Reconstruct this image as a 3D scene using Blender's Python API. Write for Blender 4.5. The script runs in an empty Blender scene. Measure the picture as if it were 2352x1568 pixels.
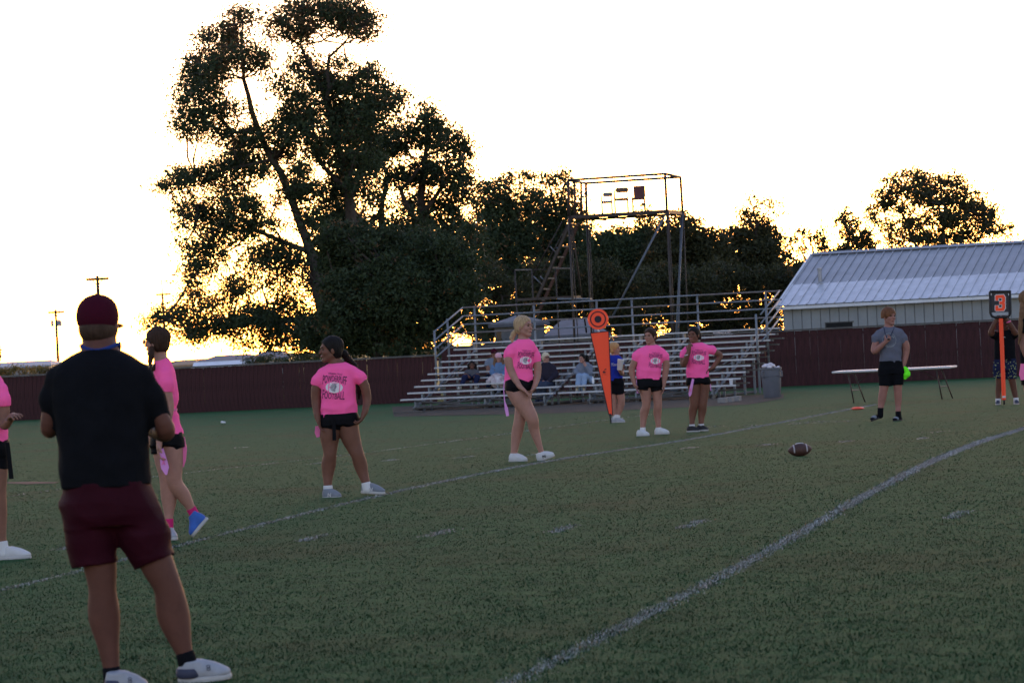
import bpy, bmesh, math, random
import numpy as np
from mathutils import Vector, Matrix
from mathutils.bvhtree import BVHTree

random.seed(7)
RNG = np.random.default_rng(11)
scene = bpy.context.scene
COL = scene.collection

# ------------------------------------------------------------------ camera, sky, sun, exposure
F_PX = 7146.0            # focal length in units of a 2352 px wide picture
IMG_W, IMG_CX, IMG_CY = 2352.0, 1176.0, 784.0
HORIZON, ROLL = 751.2, math.atan(0.051)
PITCH = math.atan((IMG_CY - HORIZON) * math.cos(ROLL) / F_PX)
CAM_H = 1.53
fwd = Vector((0, math.cos(PITCH), -math.sin(PITCH)))
_u0 = Vector((0, math.sin(PITCH), math.cos(PITCH)))
cam_r = Vector((1, 0, 0)) * math.cos(ROLL) - _u0 * math.sin(ROLL)
cam_u = Vector((1, 0, 0)) * math.sin(ROLL) + _u0 * math.cos(ROLL)
CAM = Vector((0, 0, CAM_H))
cd = bpy.data.cameras.new('camera')
cam = bpy.data.objects.new('camera', cd)
COL.objects.link(cam)
cam.matrix_world = Matrix(((cam_r.x, cam_u.x, -fwd.x, CAM.x), (cam_r.y, cam_u.y, -fwd.y, CAM.y),
                           (cam_r.z, cam_u.z, -fwd.z, CAM.z), (0, 0, 0, 1)))
cd.sensor_width = 36
cd.lens = F_PX / IMG_W * 36
cd.clip_start, cd.clip_end = 0.5, 9000
cd.dof.use_dof = True
cd.dof.focus_distance = 38
cd.dof.aperture_fstop = 8.0
scene.camera = cam

SUN_AZ = math.radians(4.6)       # to the right of the view direction
SUN_EL = math.radians(1.4)
world = bpy.data.worlds.new('World')
scene.world = world
world.use_nodes = True
wn = world.node_tree
sky = wn.nodes.new('ShaderNodeTexSky')
sky.sky_type = 'NISHITA'
sky.sun_disc = False
sky.sun_elevation = math.radians(4.0)
sky.sun_rotation = SUN_AZ
sky.air_density, sky.dust_density, sky.ozone_density = 0.95, 0.5, 1.7
bg = wn.nodes['Background']
bg.inputs['Strength'].default_value = 0.12
wb = wn.nodes.new('ShaderNodeMix')          # the camera's white balance, the same over the whole sky
wb.data_type = 'RGBA'; wb.blend_type = 'MULTIPLY'; wb.inputs[0].default_value = 1.0
wb.inputs[7].default_value = (1.26, 1.0, 1.10, 1)
wn.links.new(sky.outputs[0], wb.inputs[6]); wn.links.new(wb.outputs[2], bg.inputs[0])
sun_d = bpy.data.lights.new('sun', 'SUN')
sun_d.energy = 0.6
sun_d.angle = math.radians(0.5)
sun_d.color = (1.0, 0.62, 0.3)
sun = bpy.data.objects.new('sun', sun_d)
COL.objects.link(sun)
sdir = Vector((math.sin(SUN_AZ) * math.cos(SUN_EL), math.cos(SUN_AZ) * math.cos(SUN_EL), math.sin(SUN_EL)))
sun.rotation_euler = sdir.to_track_quat('Z', 'Y').to_euler()
sun.location = (20, 200, 40)
scene.view_settings.view_transform = 'Standard'
scene.view_settings.look = 'None'
scene.view_settings.gamma = 1
scene.view_settings.use_curve_mapping = False
scene.view_settings.exposure = 2.4

# ------------------------------------------------------------------ pixel <-> place
TH = math.radians(13.65)         # yard lines run this far to the right of the view direction
KY = np.array([-60, 12, 15, 18, 22, 27, 33, 40, 48, 58, 68, 87, 105, 280, 900, 2800, 8000.]) * 1.07
KD = np.array([1.427, 1.427, 1.443, 1.456, 1.42, 1.399, 1.459, 1.611, 1.718, 1.842, 2.0, 2.177, 2.353, 4.2, 7.6, 18, 50]) * 1.07
_yy = np.concatenate([np.arange(-60, 140, 0.5), np.arange(140, 8500, 20)])
_zz = CAM_H - np.interp(_yy, KY, KD)
_k = np.exp(-0.5 * (np.arange(-12, 13) / 4.0) ** 2); _k /= _k.sum()
_zs = np.convolve(np.pad(_zz, 12, mode='edge'), _k, mode='valid')
_zs[_yy > 132] = _zz[_yy > 132]
CT, ST = math.cos(TH), math.sin(TH)
def gz(X, Y):
    return float(np.interp(Y * CT + X * ST, _yy, _zs))
def gza(X, Y):
    return np.interp(Y * CT + X * ST, _yy, _zs)
def ray(x, y):
    d = fwd * F_PX + cam_r * (x - IMG_CX) - cam_u * (y - IMG_CY)
    return d / d.y
def P(x, y, Y):
    return CAM + ray(x, y) * Y
def G(x, y):
    d = ray(x, y); lo, hi = 5.0, 400.0
    Y = 9.0
    while Y < 400:
        p = CAM + d * Y
        if p.z <= gz(p.x, p.y): break
        Y *= 1.01
    lo, hi = Y / 1.01, Y
    for _ in range(30):
        m = (lo + hi) / 2; p = CAM + d * m
        if p.z <= gz(p.x, p.y): hi = m
        else: lo = m
    return CAM + d * hi
def mpp(Y):
    return Y / F_PX

# ------------------------------------------------------------------ materials
MATS = {}
def mat(name, col, rough=0.8, var=0.12, scale=8.0, bump=0.0, bscale=60.0, metal=0.0, spec=0.3, trans=0.0, col2=None, stretch=None, sheen=0.0):
    if name in MATS: return MATS[name]
    m = bpy.data.materials.new(name); m.use_nodes = True
    nt = m.node_tree; b = nt.nodes['Principled BSDF']; L = nt.links
    b.inputs['Roughness'].default_value = rough
    b.inputs['Metallic'].default_value = metal
    b.inputs['Specular IOR Level'].default_value = spec
    if sheen:
        b.inputs['Sheen Weight'].default_value = sheen
        b.inputs['Sheen Roughness'].default_value = 0.6
    tc = nt.nodes.new('ShaderNodeTexCoord')
    vec = tc.outputs['Object']
    if stretch:
        mp = nt.nodes.new('ShaderNodeMapping'); mp.inputs['Scale'].default_value = stretch
        L.new(vec, mp.inputs[0]); vec = mp.outputs[0]
    n = nt.nodes.new('ShaderNodeTexNoise'); n.inputs['Scale'].default_value = scale
    n.inputs['Detail'].default_value = 5; n.inputs['Roughness'].default_value = 0.6
    L.new(vec, n.inputs['Vector'])
    mx = nt.nodes.new('ShaderNodeMix'); mx.data_type = 'RGBA'
    c = col
    if col2 is None:
        a0 = tuple(v * (1 - var) for v in c) + (1,); a1 = tuple(min(1, v * (1 + var)) for v in c) + (1,)
    else:
        a0 = tuple(c) + (1,); a1 = tuple(col2) + (1,)
    mx.inputs[6].default_value = a0; mx.inputs[7].default_value = a1
    rp = nt.nodes.new('ShaderNodeMapRange'); rp.inputs[1].default_value = 0.3; rp.inputs[2].default_value = 0.7
    L.new(n.outputs['Fac'], rp.inputs[0]); L.new(rp.outputs[0], mx.inputs[0])
    L.new(mx.outputs[2], b.inputs['Base Color'])
    if bump:
        n2 = nt.nodes.new('ShaderNodeTexNoise'); n2.inputs['Scale'].default_value = bscale
        n2.inputs['Detail'].default_value = 4
        L.new(vec, n2.inputs['Vector'])
        bp = nt.nodes.new('ShaderNodeBump'); bp.inputs['Strength'].default_value = bump; bp.inputs['Distance'].default_value = 0.01
        L.new(n2.outputs['Fac'], bp.inputs['Height']); L.new(bp.outputs[0], b.inputs['Normal'])
    if trans:
        t = nt.nodes.new('ShaderNodeBsdfTranslucent'); L.new(mx.outputs[2], t.inputs['Color'])
        ms = nt.nodes.new('ShaderNodeMixShader'); ms.inputs[0].default_value = trans
        L.new(b.outputs[0], ms.inputs[1]); L.new(t.outputs[0], ms.inputs[2])
        L.new(ms.outputs[0], nt.nodes['Material Output'].inputs[0])
    MATS[name] = m
    return m

# ------------------------------------------------------------------ objects
def tag(o, label=None, cat=None, group=None, kind=None):
    if label: o['label'] = label
    if cat: o['category'] = cat
    if group: o['group'] = group
    if kind: o['kind'] = kind
    return o
def link(o, parent=None):
    COL.objects.link(o)
    if parent is not None:
        o.parent = parent
        o.matrix_parent_inverse = parent.matrix_basis.inverted()
    return o
def empty(name, loc):
    o = bpy.data.objects.new(name, None); o.empty_display_size = 0.2
    o.location = loc
    return link(o)
def raw_mesh(name, V, Fq, m, smooth=False):
    """V (n,3) array, Fq (k,4) or (k,3) array -> mesh"""
    me = bpy.data.meshes.new(name)
    V = np.asarray(V, np.float32); Fq = np.asarray(Fq, np.int32)
    n = Fq.shape[1]
    me.vertices.add(len(V)); me.vertices.foreach_set('co', V.ravel())
    me.loops.add(Fq.size); me.loops.foreach_set('vertex_index', Fq.ravel())
    me.polygons.add(len(Fq))
    me.polygons.foreach_set('loop_start', np.arange(0, Fq.size, n, dtype=np.int32))
    me.polygons.foreach_set('loop_total', np.full(len(Fq), n, np.int32))
    if smooth: me.polygons.foreach_set('use_smooth', np.ones(len(Fq), bool))
    me.update(calc_edges=True)
    if m: me.materials.append(m)
    return me
class MB:
    """collects solid shapes (world coordinates) into one mesh"""
    def __init__(s): s.v = []; s.f = []
    def add(s, vs, fs):
        k = len(s.v); s.v += [tuple(v) for v in vs]; s.f += [tuple(i + k for i in f) for f in fs]
    def box8(s, c):
        s.add(c, [(0, 3, 2, 1), (4, 5, 6, 7), (0, 1, 5, 4), (1, 2, 6, 5), (2, 3, 7, 6), (3, 0, 4, 7)])
    def box(s, o, ax, ay, az):
        o, ax, ay, az = map(Vector, (o, ax, ay, az))
        s.box8([o, o + ax, o + ax + ay, o + ay, o + az, o + ax + az, o + ax + ay + az, o + ay + az])
    def cbox(s, c, ax, ay, az):
        c, ax, ay, az = map(Vector, (c, ax, ay, az)); s.box(c - ax / 2 - ay / 2 - az / 2, ax, ay, az)
    def tube(s, pts, r, n=8, r2=None, caps=True):
        pts = [Vector(p) for p in pts]; m = len(pts)
        rs = r if isinstance(r, (list, tuple)) else [r + ((r2 if r2 is not None else r) - r) * i / max(1, m - 1) for i in range(m)]
        rings = []; prev = None
        for i, p in enumerate(pts):
            t = (pts[min(i + 1, m - 1)] - pts[max(i - 1, 0)])
            if t.length < 1e-9: t = Vector((0, 0, 1))
            t.normalize()
            a = prev - t * prev.dot(t) if prev is not None else t.cross(Vector((0.31, 0.2, 0.93)) if abs(t.z) < 0.9 else Vector((1, 0, 0)))
            a.normalize(); prev = a; b = t.cross(a)
            rings.append([p + (a * math.cos(2 * math.pi * k / n) + b * math.sin(2 * math.pi * k / n)) * rs[i] for k in range(n)])
        vs = [v for rg in rings for v in rg]; fs = []
        for i in range(m - 1):
            for k in range(n):
                fs.append((i * n + k, i * n + (k + 1) % n, (i + 1) * n + (k + 1) % n, (i + 1) * n + k))
        if caps:
            fs.append(tuple(range(n - 1, -1, -1))); fs.append(tuple(range((m - 1) * n, m * n)))
        s.add(vs, fs)
    def lathe(s, c, prof, ax=(0, 0, 1), n=20):
        """prof: list of (radius, height) along ax from c"""
        ax = Vector(ax).normalized(); a = ax.cross(Vector((0, 1, 0)) if abs(ax.y) < 0.9 else Vector((1, 0, 0))).normalized(); b = ax.cross(a)
        c = Vector(c); vs = []; fs = []
        for r, h in prof:
            for k in range(n):
                t = 2 * math.pi * k / n
                vs.append(c + ax * h + (a * math.cos(t) + b * math.sin(t)) * max(r, 1e-4))
        for i in range(len(prof) - 1):
            for k in range(n):
                fs.append((i * n + k, i * n + (k + 1) % n, (i + 1) * n + (k + 1) % n, (i + 1) * n + k))
        fs.append(tuple(range(n - 1, -1, -1))); fs.append(tuple(range((len(prof) - 1) * n, len(prof) * n)))
        s.add(vs, fs)
    def prism(s, poly, off):
        """poly: list of points, extruded by off"""
        n = len(poly); poly = [Vector(p) for p in poly]; off = Vector(off)
        s.add(poly + [p + off for p in poly], [tuple(range(n - 1, -1, -1)), tuple(range(n, 2 * n))] + [(i, (i + 1) % n, (i + 1) % n + n, i + n) for i in range(n)])
    def build(s, name, m, parent=None, smooth=False, bevel=0.0):
        me = bpy.data.meshes.new(name); me.from_pydata(s.v, [], s.f)
        if smooth is True:
            for p in me.polygons: p.use_smooth = True
        elif smooth:
            bm = bmesh.new(); bm.from_mesh(me)
            for f in bm.faces: f.smooth = True
            for e in bm.edges:
                if len(e.link_faces) == 2 and e.calc_face_angle(0) > smooth: e.smooth = False
            bm.to_mesh(me); bm.free()
        me.materials.append(m)
        o = bpy.data.objects.new(name, me)
        link(o, parent)
        if bevel:
            bv = o.modifiers.new('bevel', 'BEVEL'); bv.width = bevel; bv.segments = 2
        return o

# ------------------------------------------------------------------ ground
def ground_material(name, dirt=False):
    m = bpy.data.materials.new(name); m.use_nodes = True
    nt = m.node_tree; L = nt.links; b = nt.nodes['Principled BSDF']
    b.inputs['Roughness'].default_value = 0.95; b.inputs['Specular IOR Level'].default_value = 0.1
    tc = nt.nodes.new('ShaderNodeTexCoord')
    def noise(sc, det=4, ro=0.6):
        n = nt.nodes.new('ShaderNodeTexNoise'); n.inputs['Scale'].default_value = sc
        n.inputs['Detail'].default_value = det; n.inputs['Roughness'].default_value = ro
        L.new(tc.outputs['Object'], n.inputs['Vector']); return n
    def ramp(n, a, z):
        r = nt.nodes.new('ShaderNodeMapRange'); r.inputs[1].default_value = a; r.inputs[2].default_value = z
        L.new(n.outputs['Fac'], r.inputs[0]); return r
    def mix(fac, a, c):
        x = nt.nodes.new('ShaderNodeMix'); x.data_type = 'RGBA'
        L.new(fac.outputs[0], x.inputs[0])
        for s, v in ((6, a), (7, c)):
            if isinstance(v, tuple): x.inputs[s].default_value = v + (1,)
            else: L.new(v.outputs[2], x.inputs[s])
        return x
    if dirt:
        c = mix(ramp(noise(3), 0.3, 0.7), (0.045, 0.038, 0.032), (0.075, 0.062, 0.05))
    else:
        c1 = mix(ramp(noise(5.5, 6, 0.75), 0.32, 0.68), (0.013, 0.050, 0.017), (0.037, 0.110, 0.036))
        c2 = mix(ramp(noise(6, 6, 0.75), 0.32, 0.68), (0.021, 0.046, 0.016), (0.054, 0.083, 0.030))
        c = mix(ramp(noise(0.30, 5, 0.65), 0.50, 0.70), c1, c2)
    L.new(c.outputs[2], b.inputs['Base Color'])
    bp = nt.nodes.new('ShaderNodeBump'); bp.inputs['Strength'].default_value = 0.8; bp.inputs['Distance'].default_value = 0.035
    L.new(noise(14, 6, 0.75).outputs['Fac'], bp.inputs['Height']); L.new(bp.outputs[0], b.inputs['Normal'])
    return m
M_GRASS = ground_material('turf')
M_DIRT = ground_material('dirt', True)
ys = np.concatenate([np.arange(-40, 150, 1.0), np.geomspace(150, 7500, 50)])
xs = np.concatenate([-np.geomspace(3000, 40, 18), np.arange(-38, 39, 2.0), np.geomspace(40, 3000, 18)])
XX, YY = np.meshgrid(xs, ys)
ZZ = gza(XX, YY)
nx, ny = len(xs), len(ys)
ii = (np.arange(ny - 1)[:, None] * nx + np.arange(nx - 1)[None, :]).ravel()
FQ = np.stack([ii, ii + 1, ii + nx + 1, ii + nx], 1)
tag(link(bpy.data.objects.new('ground', raw_mesh('ground', np.stack([XX, YY, ZZ], -1).reshape(-1, 3), FQ, M_GRASS, True))), kind='structure')

def blades(name, X, Y, m, hmin, hmax, wid, jitter=1.0):
    n = len(X)
    Z = gza(X, Y) - 0.002
    a = RNG.uniform(0, 2 * np.pi, n); h = RNG.uniform(hmin, hmax, n)
    w = wid * RNG.uniform(0.6, 1.4, n)
    lean = RNG.uniform(0.1, 0.9, n) * h; la = RNG.uniform(0, 2 * np.pi, n)
    p0 = np.stack([X - np.cos(a) * w / 2, Y - np.sin(a) * w / 2, Z], 1)
    p1 = np.stack([X + np.cos(a) * w / 2, Y + np.sin(a) * w / 2, Z], 1)
    p2 = np.stack([X + np.cos(la) * lean, Y + np.sin(la) * lean, Z + h], 1)
    V = np.stack([p0, p1, p2], 1).reshape(-1, 3)
    return raw_mesh(name, V, np.arange(3 * n).reshape(-1, 3), m)
def soft_normals(me):
    n = len(me.vertices); N = RNG.normal(0, 0.28, (n // 3, 3)); N[:, 2] = 1.0; N[:, 1] -= 0.25; N /= np.linalg.norm(N, axis=1, keepdims=True)
    me.polygons.foreach_set('use_smooth', np.ones(len(me.polygons), bool))
    me.normals_split_custom_set_from_vertices(np.repeat(N, 3, axis=0))
M_BLADE = ground_material('grass_blade')
BX, BY, BWD, BHH = [], [], [], []
def wedge(y0, y1, dens):
    n = int(dens * 0.40 * (y1 * y1 - y0 * y0) / 2)
    Y = np.sqrt(RNG.uniform(y0 * y0, y1 * y1, n)); X = RNG.uniform(-0.2, 0.2, n) * Y
    # tufts: keep more where a coarse random field is high
    f = np.sin(X * 7.1 + 1.7 * np.sin(Y * 2.3)) * np.sin(Y * 5.3 + 1.3 * np.sin(X * 3.1)) + 0.8 * np.sin(X * 17 + Y * 3) * np.sin(Y * 13 - X * 4)
    k = RNG.uniform(-2.6, 0.6, n) < f
    return X[k], Y[k]
gb = []
for y0 in np.arange(11.5, 70, 1.0):      # density and blade size fall off smoothly with distance
    dens = 4200 * math.exp(-(y0 - 11.5) / 8.5) + 25; hh = 0.010 + 0.009 * math.exp(-(y0 - 11.5) / 14); w = 0.0045 * (y0 / 12) ** 0.8
    X, Y = wedge(y0, y0 + 1.0, dens)
    gb.append(blades('g', X, Y, M_BLADE, hh * 0.45, hh, w))
Vs = []
for me in gb:
    a = np.empty(len(me.vertices) * 3, np.float32); me.vertices.foreach_get('co', a); Vs.append(a.reshape(-1, 3)); bpy.data.meshes.remove(me)
Vs = np.concatenate(Vs)
gme = raw_mesh('grass', Vs, np.arange(len(Vs)).reshape(-1, 3), M_BLADE); soft_normals(gme)
o = link(bpy.data.objects.new('grass', gme))
tag(o, 'short mown green grass blades covering the playing field', 'grass', kind='stuff')

# painted marks: worn white paint on the blades
M_PAINT = mat('line_paint', (0.54, 0.54, 0.53), 0.9, 0.25, 30)
def uv2xy(u, v):
    return u * CT + v * ST, -u * ST + v * CT
YARD = 0.9144 * 1.07
UB = -3.028 * 1.07
V1 = 21.25 * 1.07
def painted(name, u0, u1, v0, v1, dens, worn=0.25):
    n = int(dens * (u1 - u0) * (v1 - v0))
    u = RNG.normal((u0 + u1) / 2, (u1 - u0) / 3.2, n); v = RNG.uniform(v0, v1, n)
    wf = np.sin(v * 2.9) * np.sin(v * 0.83 + 1) + 0.7 * np.sin(v * 7.7 + u * 9) + 0.5 * np.sin(v * 19)
    k = RNG.uniform(-2.2, 1.0, n) < wf + (0.6 - worn * 2)
    u, v = u[k], v[k]
    X, Y = uv2xy(u, v)
    w = np.clip(Y / 30, 0.5, 2.5)
    me = blades(name, X, Y, M_PAINT, 0.005, 0.015, 0.009 * w); soft_normals(me)
    return tag(link(bpy.data.objects.new(name, me)), kind='structure')
painted('yard_line', UB - 0.055, UB + 0.055, 9, 70, 8000, -0.1)
painted('yard_line', UB - 5 * YARD - 0.05, UB - 5 * YARD + 0.05, 9, 66, 4200, 0.05)
painted('yard_line', UB - 10 * YARD - 0.05, UB - 10 * YARD + 0.05, 20, 66, 500, 0.4)
for k in (-9, -8, -7, -6, -4, -3, -2, -1, 1, 2):
    painted('hash_mark', UB + k * YARD - 0.06, UB + k * YARD + 0.06, V1 - 0.35, V1 + 0.4, 4500, 0.1)
V2 = 36.05 * 1.07
for k in (-9, -8, -7, -6, -4, -3, -2, -1, 1, 2):
    painted('hash_mark', UB + k * YARD - 0.06, UB + k * YARD + 0.06, V2 - 0.35, V2 + 0.4, 2200, 0.1)
for px, py, wu, wv in ((1858, 970, 0.55, 0.9), (1730, 977, 0.4, 0.3), (1940, 967, 0.3, 0.4), (1636, 980, 0.3, 0.3), (2150, 992, 0.2, 0.5), (560, 1027, 0.4, 0.15), (1085, 1030, 0.3, 0.3)):
    g = G(px, py); u = g.x * CT - g.y * ST; v = g.x * ST + g.y * CT
    painted('number_mark', u - wu / 2, u + wu / 2, v - wv, v + wv, 260, 0.2)
# bare earth: under the bleachers and a worn strip
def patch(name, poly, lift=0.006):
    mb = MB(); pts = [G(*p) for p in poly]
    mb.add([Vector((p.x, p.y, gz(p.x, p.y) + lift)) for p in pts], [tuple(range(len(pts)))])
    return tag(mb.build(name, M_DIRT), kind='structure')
# ------------------------------------------------------------------ MORE
# ------------------------------------------------------------------ fences
M_MAROON = mat('maroon_board', (0.040, 0.0125, 0.015), 0.85, 0.4, 3.0, 0.3, 25, stretch=(6, 6, 0.6))
M_CAP = mat('fence_cap', (0.09, 0.085, 0.085), 0.7, 0.2, 4)
M_GALV = mat('galvanised', (0.16, 0.18, 0.21), 0.5, 0.18, 6, metal=0.3)
M_GALVD = mat('weathered_rail', (0.15, 0.13, 0.13), 0.65, 0.3, 5)
M_ALU = mat('aluminium_plank', (0.40, 0.41, 0.44), 0.5, 0.12, 3, metal=0.3)
M_WOOD = mat('weathered_wood', (0.075, 0.07, 0.068), 0.85, 0.3, 4)
def fence(label, name, a, b, za, H, bw, capm, part, gap):
    """boards from a to b (xy), each board its own part"""
    a = Vector((a[0], a[1], 0)); b = Vector((b[0], b[1], 0)); d = (b - a); Ln = d.length; d.normalize(); nrm = Vector((-d.y, d.x, 0))
    root = empty(name, (a.x, a.y, gz(a.x, a.y)))
    tag(root, label, 'fence')
    mb = MB(); mb.box((-(bw - gap) / 2, 0, 0), (bw - gap, 0, 0), (0, 0.024, 0), (0, 0, H))
    me = bpy.data.meshes.new(part); me.from_pydata(mb.v, [], mb.f); me.materials.append(M_MAROON)
    n = int(Ln / bw); ang = math.atan2(d.y, d.x)
    for i in range(n):
        c = a + d * (bw * (i + 0.5))
        o = bpy.data.objects.new(part, me)
        off = random.uniform(-0.006, 0.006)
        link(o, root)
        o.location = (c.x + nrm.x * off, c.y + nrm.y * off, gz(c.x, c.y) - 0.03 + random.uniform(-0.004, 0.004))
        o.rotation_euler = (random.uniform(-0.004, 0.004), random.uniform(-0.004, 0.004), ang)
    mb = MB(); k = 14
    for zf in (0.12, 0.5, 0.88):
        for i in range(k):
            p = a + d * (Ln * i / k); q = a + d * (Ln * (i + 1) / k - 0.01)
            p.z = gz(p.x, p.y) + H * zf; q.z = gz(q.x, q.y) + H * zf
            mb.box(p + nrm * 0.035, q - p, nrm * 0.04, (0, 0, 0.09))
    mb.build('back_rail', M_MAROON, root)
    for i in range(k):
        mb = MB()
        p = a + d * (Ln * i / k); q = a + d * (Ln * (i + 1) / k - 0.006)
        p.z = gz(p.x, p.y) + H - 0.024; q.z = gz(q.x, q.y) + H - 0.024
        mb.box(p - nrm * 0.045, q - p, nrm * 0.15, (0, 0, 0.055))
        mb.build('cap_rail', capm, root)
    return root
gl = G(-60, 967.5); gm = G(1035, 925)
dirv = Vector((gm.x - gl.x, gm.y - gl.y, 0)).normalized()
# one straight line of fence; low boards on the left, taller panels on the right
fl = P(-60, 960, 112); fr0 = P(1012, 900, 107.6)
fence('low maroon board fence running behind the left players', 'board_fence', (fl.x, fl.y), (fr0.x, fr0.y), 0, 1.60, 0.155, M_CAP, 'board', 0.005)
f2 = P(2420, 860, 99.5)
fence('taller maroon panel fence behind the bleachers and grey shirted boy', 'panel_fence', (fr0.x + 0.1, fr0.y), (f2.x, f2.y), 0, 1.84, 0.26, M_CAP, 'panel', 0.006)

# ------------------------------------------------------------------ bleachers
PHI = math.radians(18)
e1 = Vector((math.cos(PHI), -math.sin(PHI), 0)); b1 = Vector((math.sin(PHI), math.cos(PHI), 0)); UZ = Vector((0, 0, 1))
BY0 = 89.0
B0 = P(919, 917, BY0)                       # left end of the lowest seat
RUN, RISE, NR = 0.61, 0.166, 10
def lenat(i):                                # how far row i reaches to the right, from the photo's right ends
    xr = 1691.4 + 11.3 * i
    base = B0 + b1 * RUN * i + UZ * RISE * i
    lo, hi = 5.0, 15.0
    for _ in range(40):
        m = (lo + hi) / 2; p = base + e1 * m - CAM
        x = IMG_CX + F_PX * p.dot(cam_r) / p.dot(fwd)
        if x > xr: hi = m
        else: lo = m
    return lo
bl = empty('bleachers', (B0.x, B0.y, gz(B0.x, B0.y)))
tag(bl, 'ten row metal bleachers with silver seat planks and pipe railings', 'bleachers')
LENS = [lenat(i) for i in range(NR)]
JOINT = 4.66
def row_base(i): return B0 + b1 * RUN * i + UZ * RISE * i
for i in range(NR):
    p = row_base(i)
    for (s0, s1) in ((0, JOINT - 0.07), (JOINT + 0.07, LENS[i])):
        mb = MB(); mb.box(p + e1 * s0 - UZ * 0.045, e1 * (s1 - s0), b1 * 0.25, UZ * 0.045)
        mb.build('seat_plank', M_ALU, bl, bevel=0.006)
        mb = MB(); q = p + b1 * (-0.33) - UZ * 0.30
        mb.box(q + e1 * (s0 + 0.5 * (s0 == 0)) - UZ * 0.04, e1 * (s1 - s0 + 0.12 - 0.5 * (s0 == 0)), b1 * 0.24, UZ * 0.04)
        if i > 0: mb.build('foot_plank', M_WOOD, bl)
    mb = MB(); mb.box(p + e1 * (LENS[i] - 0.02) - UZ * 0.05, e1 * 0.05, b1 * 0.25, UZ * 0.055)
    mb.build('end_cap', M_WOOD, bl)
for s in (0.45, 2.55, JOINT - 0.35, JOINT + 1.0, 7.0, 9.2):
    # a support frame: vertical posts under every other row, a stringer and a sill
    for i in range(0, NR, 1):
        t = row_base(i) + e1 * s + b1 * 0.12 - UZ * 0.05
        z0 = gz(t.x, t.y)
        if i % 2 == 0 or i in (1, 9):
            mb = MB(); mb.box(Vector((t.x, t.y, z0)) - e1 * 0.03, e1 * 0.06, b1 * 0.06, UZ * (t.z - z0)); mb.build('post', M_GALV, bl)
        mb = MB(); u = t - b1 * 0.12
        mb.box(u - e1 * 0.025 - UZ * 0.32, e1 * 0.05, b1 * 0.05, UZ * 0.315); mb.build('riser', M_GALV, bl)
    a = row_base(0) + e1 * (s + 0.07) - UZ * 0.22; c = row_base(9) + e1 * (s + 0.07) - UZ * 0.22
    mb = MB(); mb.tube([a, c], 0.035, 4); mb.build('stringer', M_GALV, bl)
    g0 = row_base(0) + e1 * (s - 0.06); g9 = row_base(9) + e1 * (s - 0.06)
    mb = MB(); mb.tube([(g0.x, g0.y, gz(g0.x, g0.y) + 0.05), (g9.x, g9.y, gz(g9.x, g9.y) + 0.05)], 0.04, 4); mb.build('sill', M_WOOD, bl)
    mb = MB(); mb.tube([(g0.x, g0.y, gz(g0.x, g0.y) + 0.1), (g9.x, g9.y, row_base(7).z - 0.2)], 0.022, 6); mb.build('cross_brace', M_GALV, bl)
for s0, s1, fl_ in ((0.45, 2.55, 0), (2.55, 4.3, 1), (5.66, 7.0, 0), (7.0, 9.2, 1)):
    a = row_base(0) + e1 * s0 - b1 * 0.02; c = row_base(0) + e1 * s1 - b1 * 0.02
    za, zc = gz(a.x, a.y), gz(c.x, c.y)
    for k in range(2):
        z0, z1 = (0.06, 0.30) if (fl_ + k) % 2 == 0 else (0.30, 0.06)
        mb = MB(); mb.tube([(a.x, a.y - 0.05 * k, za + z0), (c.x, c.y - 0.05 * k, zc + z1)], 0.024, 6); mb.build('cross_brace', M_WOOD, bl)
    mb = MB(); mb.tube([(a.x, a.y - 0.1, za + 0.10), (c.x, c.y - 0.1, zc + 0.10)], 0.03, 4); mb.build('ground_rail', M_WOOD, bl)
    for r in (3, 6, 9):
        a = row_base(r) + e1 * s0 + b1 * 0.2; c = row_base(r) + e1 * s1 + b1 * 0.2
        mb = MB(); mb.tube([(a.x, a.y, gz(a.x, a.y) + 0.15), (c.x, c.y, c.z - 0.3)], 0.024, 6); mb.build('cross_brace', M_GALV, bl)
# railings
def rail(pts, m=M_GALV, r=0.024): mb = MB(); mb.tube(pts, r, 8); mb.build('rail', m, bl, smooth=True)
bk = b1 * (RUN * 9 + 0.36)
zt = row_base(9).z + 1.07
LB = LENS[9]
for k in range(4):
    z = zt - 0.255 * k
    def at_s(s): q = B0 + e1 * s + bk; return Vector((q.x, q.y, z))
    nseg = 4
    for j in range(nseg):
        rail([at_s(LB * j / nseg + (0.06 if j == 0 else 0)), at_s(LB * (j + 1) / nseg)], M_GALV if (j + k) % 3 else M_GALVD)
    for s in (0.05, LB - 0.05):
        top = row_base(9) + e1 * s + b1 * 0.3; lo = row_base(5) + e1 * (s if s < 1 else LENS[5] + 0.02) + b1 * 0.1
        rail([Vector((top.x, top.y, z)), lo + UZ * (1.07 - 0.255 * k)])
for i in (5, 7):
    for s in (0.03, LENS[i] - 0.12):
        q = row_base(i) + e1 * s + b1 * 0.1
        mb = MB(); mb.tube([q - UZ * 0.45, q + UZ * 1.09], 0.03, 8); mb.build('rail_post', M_GALV, bl, smooth=True)
for px in (1124, 1256, 1393.7, 1470, 1611, 1756):
    s = (px - 1096) / (1790 - 1096) * LB
    q = B0 + e1 * s + bk; q.z = zt + 0.03
    mb = MB(); mb.tube([Vector((q.x, q.y + 0.04, q.z)), Vector((q.x, q.y + 0.04, gz(q.x, q.y)))], 0.028, 8); mb.build('rail_post', M_GALV, bl, smooth=True)
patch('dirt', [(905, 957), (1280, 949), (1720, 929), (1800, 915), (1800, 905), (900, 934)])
mb = MB(); a = G(905, 951); mb.box(a + UZ * 0.02, e1 * 0.85, b1 * 0.2, UZ * 0.04)
tag(mb.build('loose_plank', M_WOOD), 'weathered grey plank lying on the grass left of the bleachers', 'plank')
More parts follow.
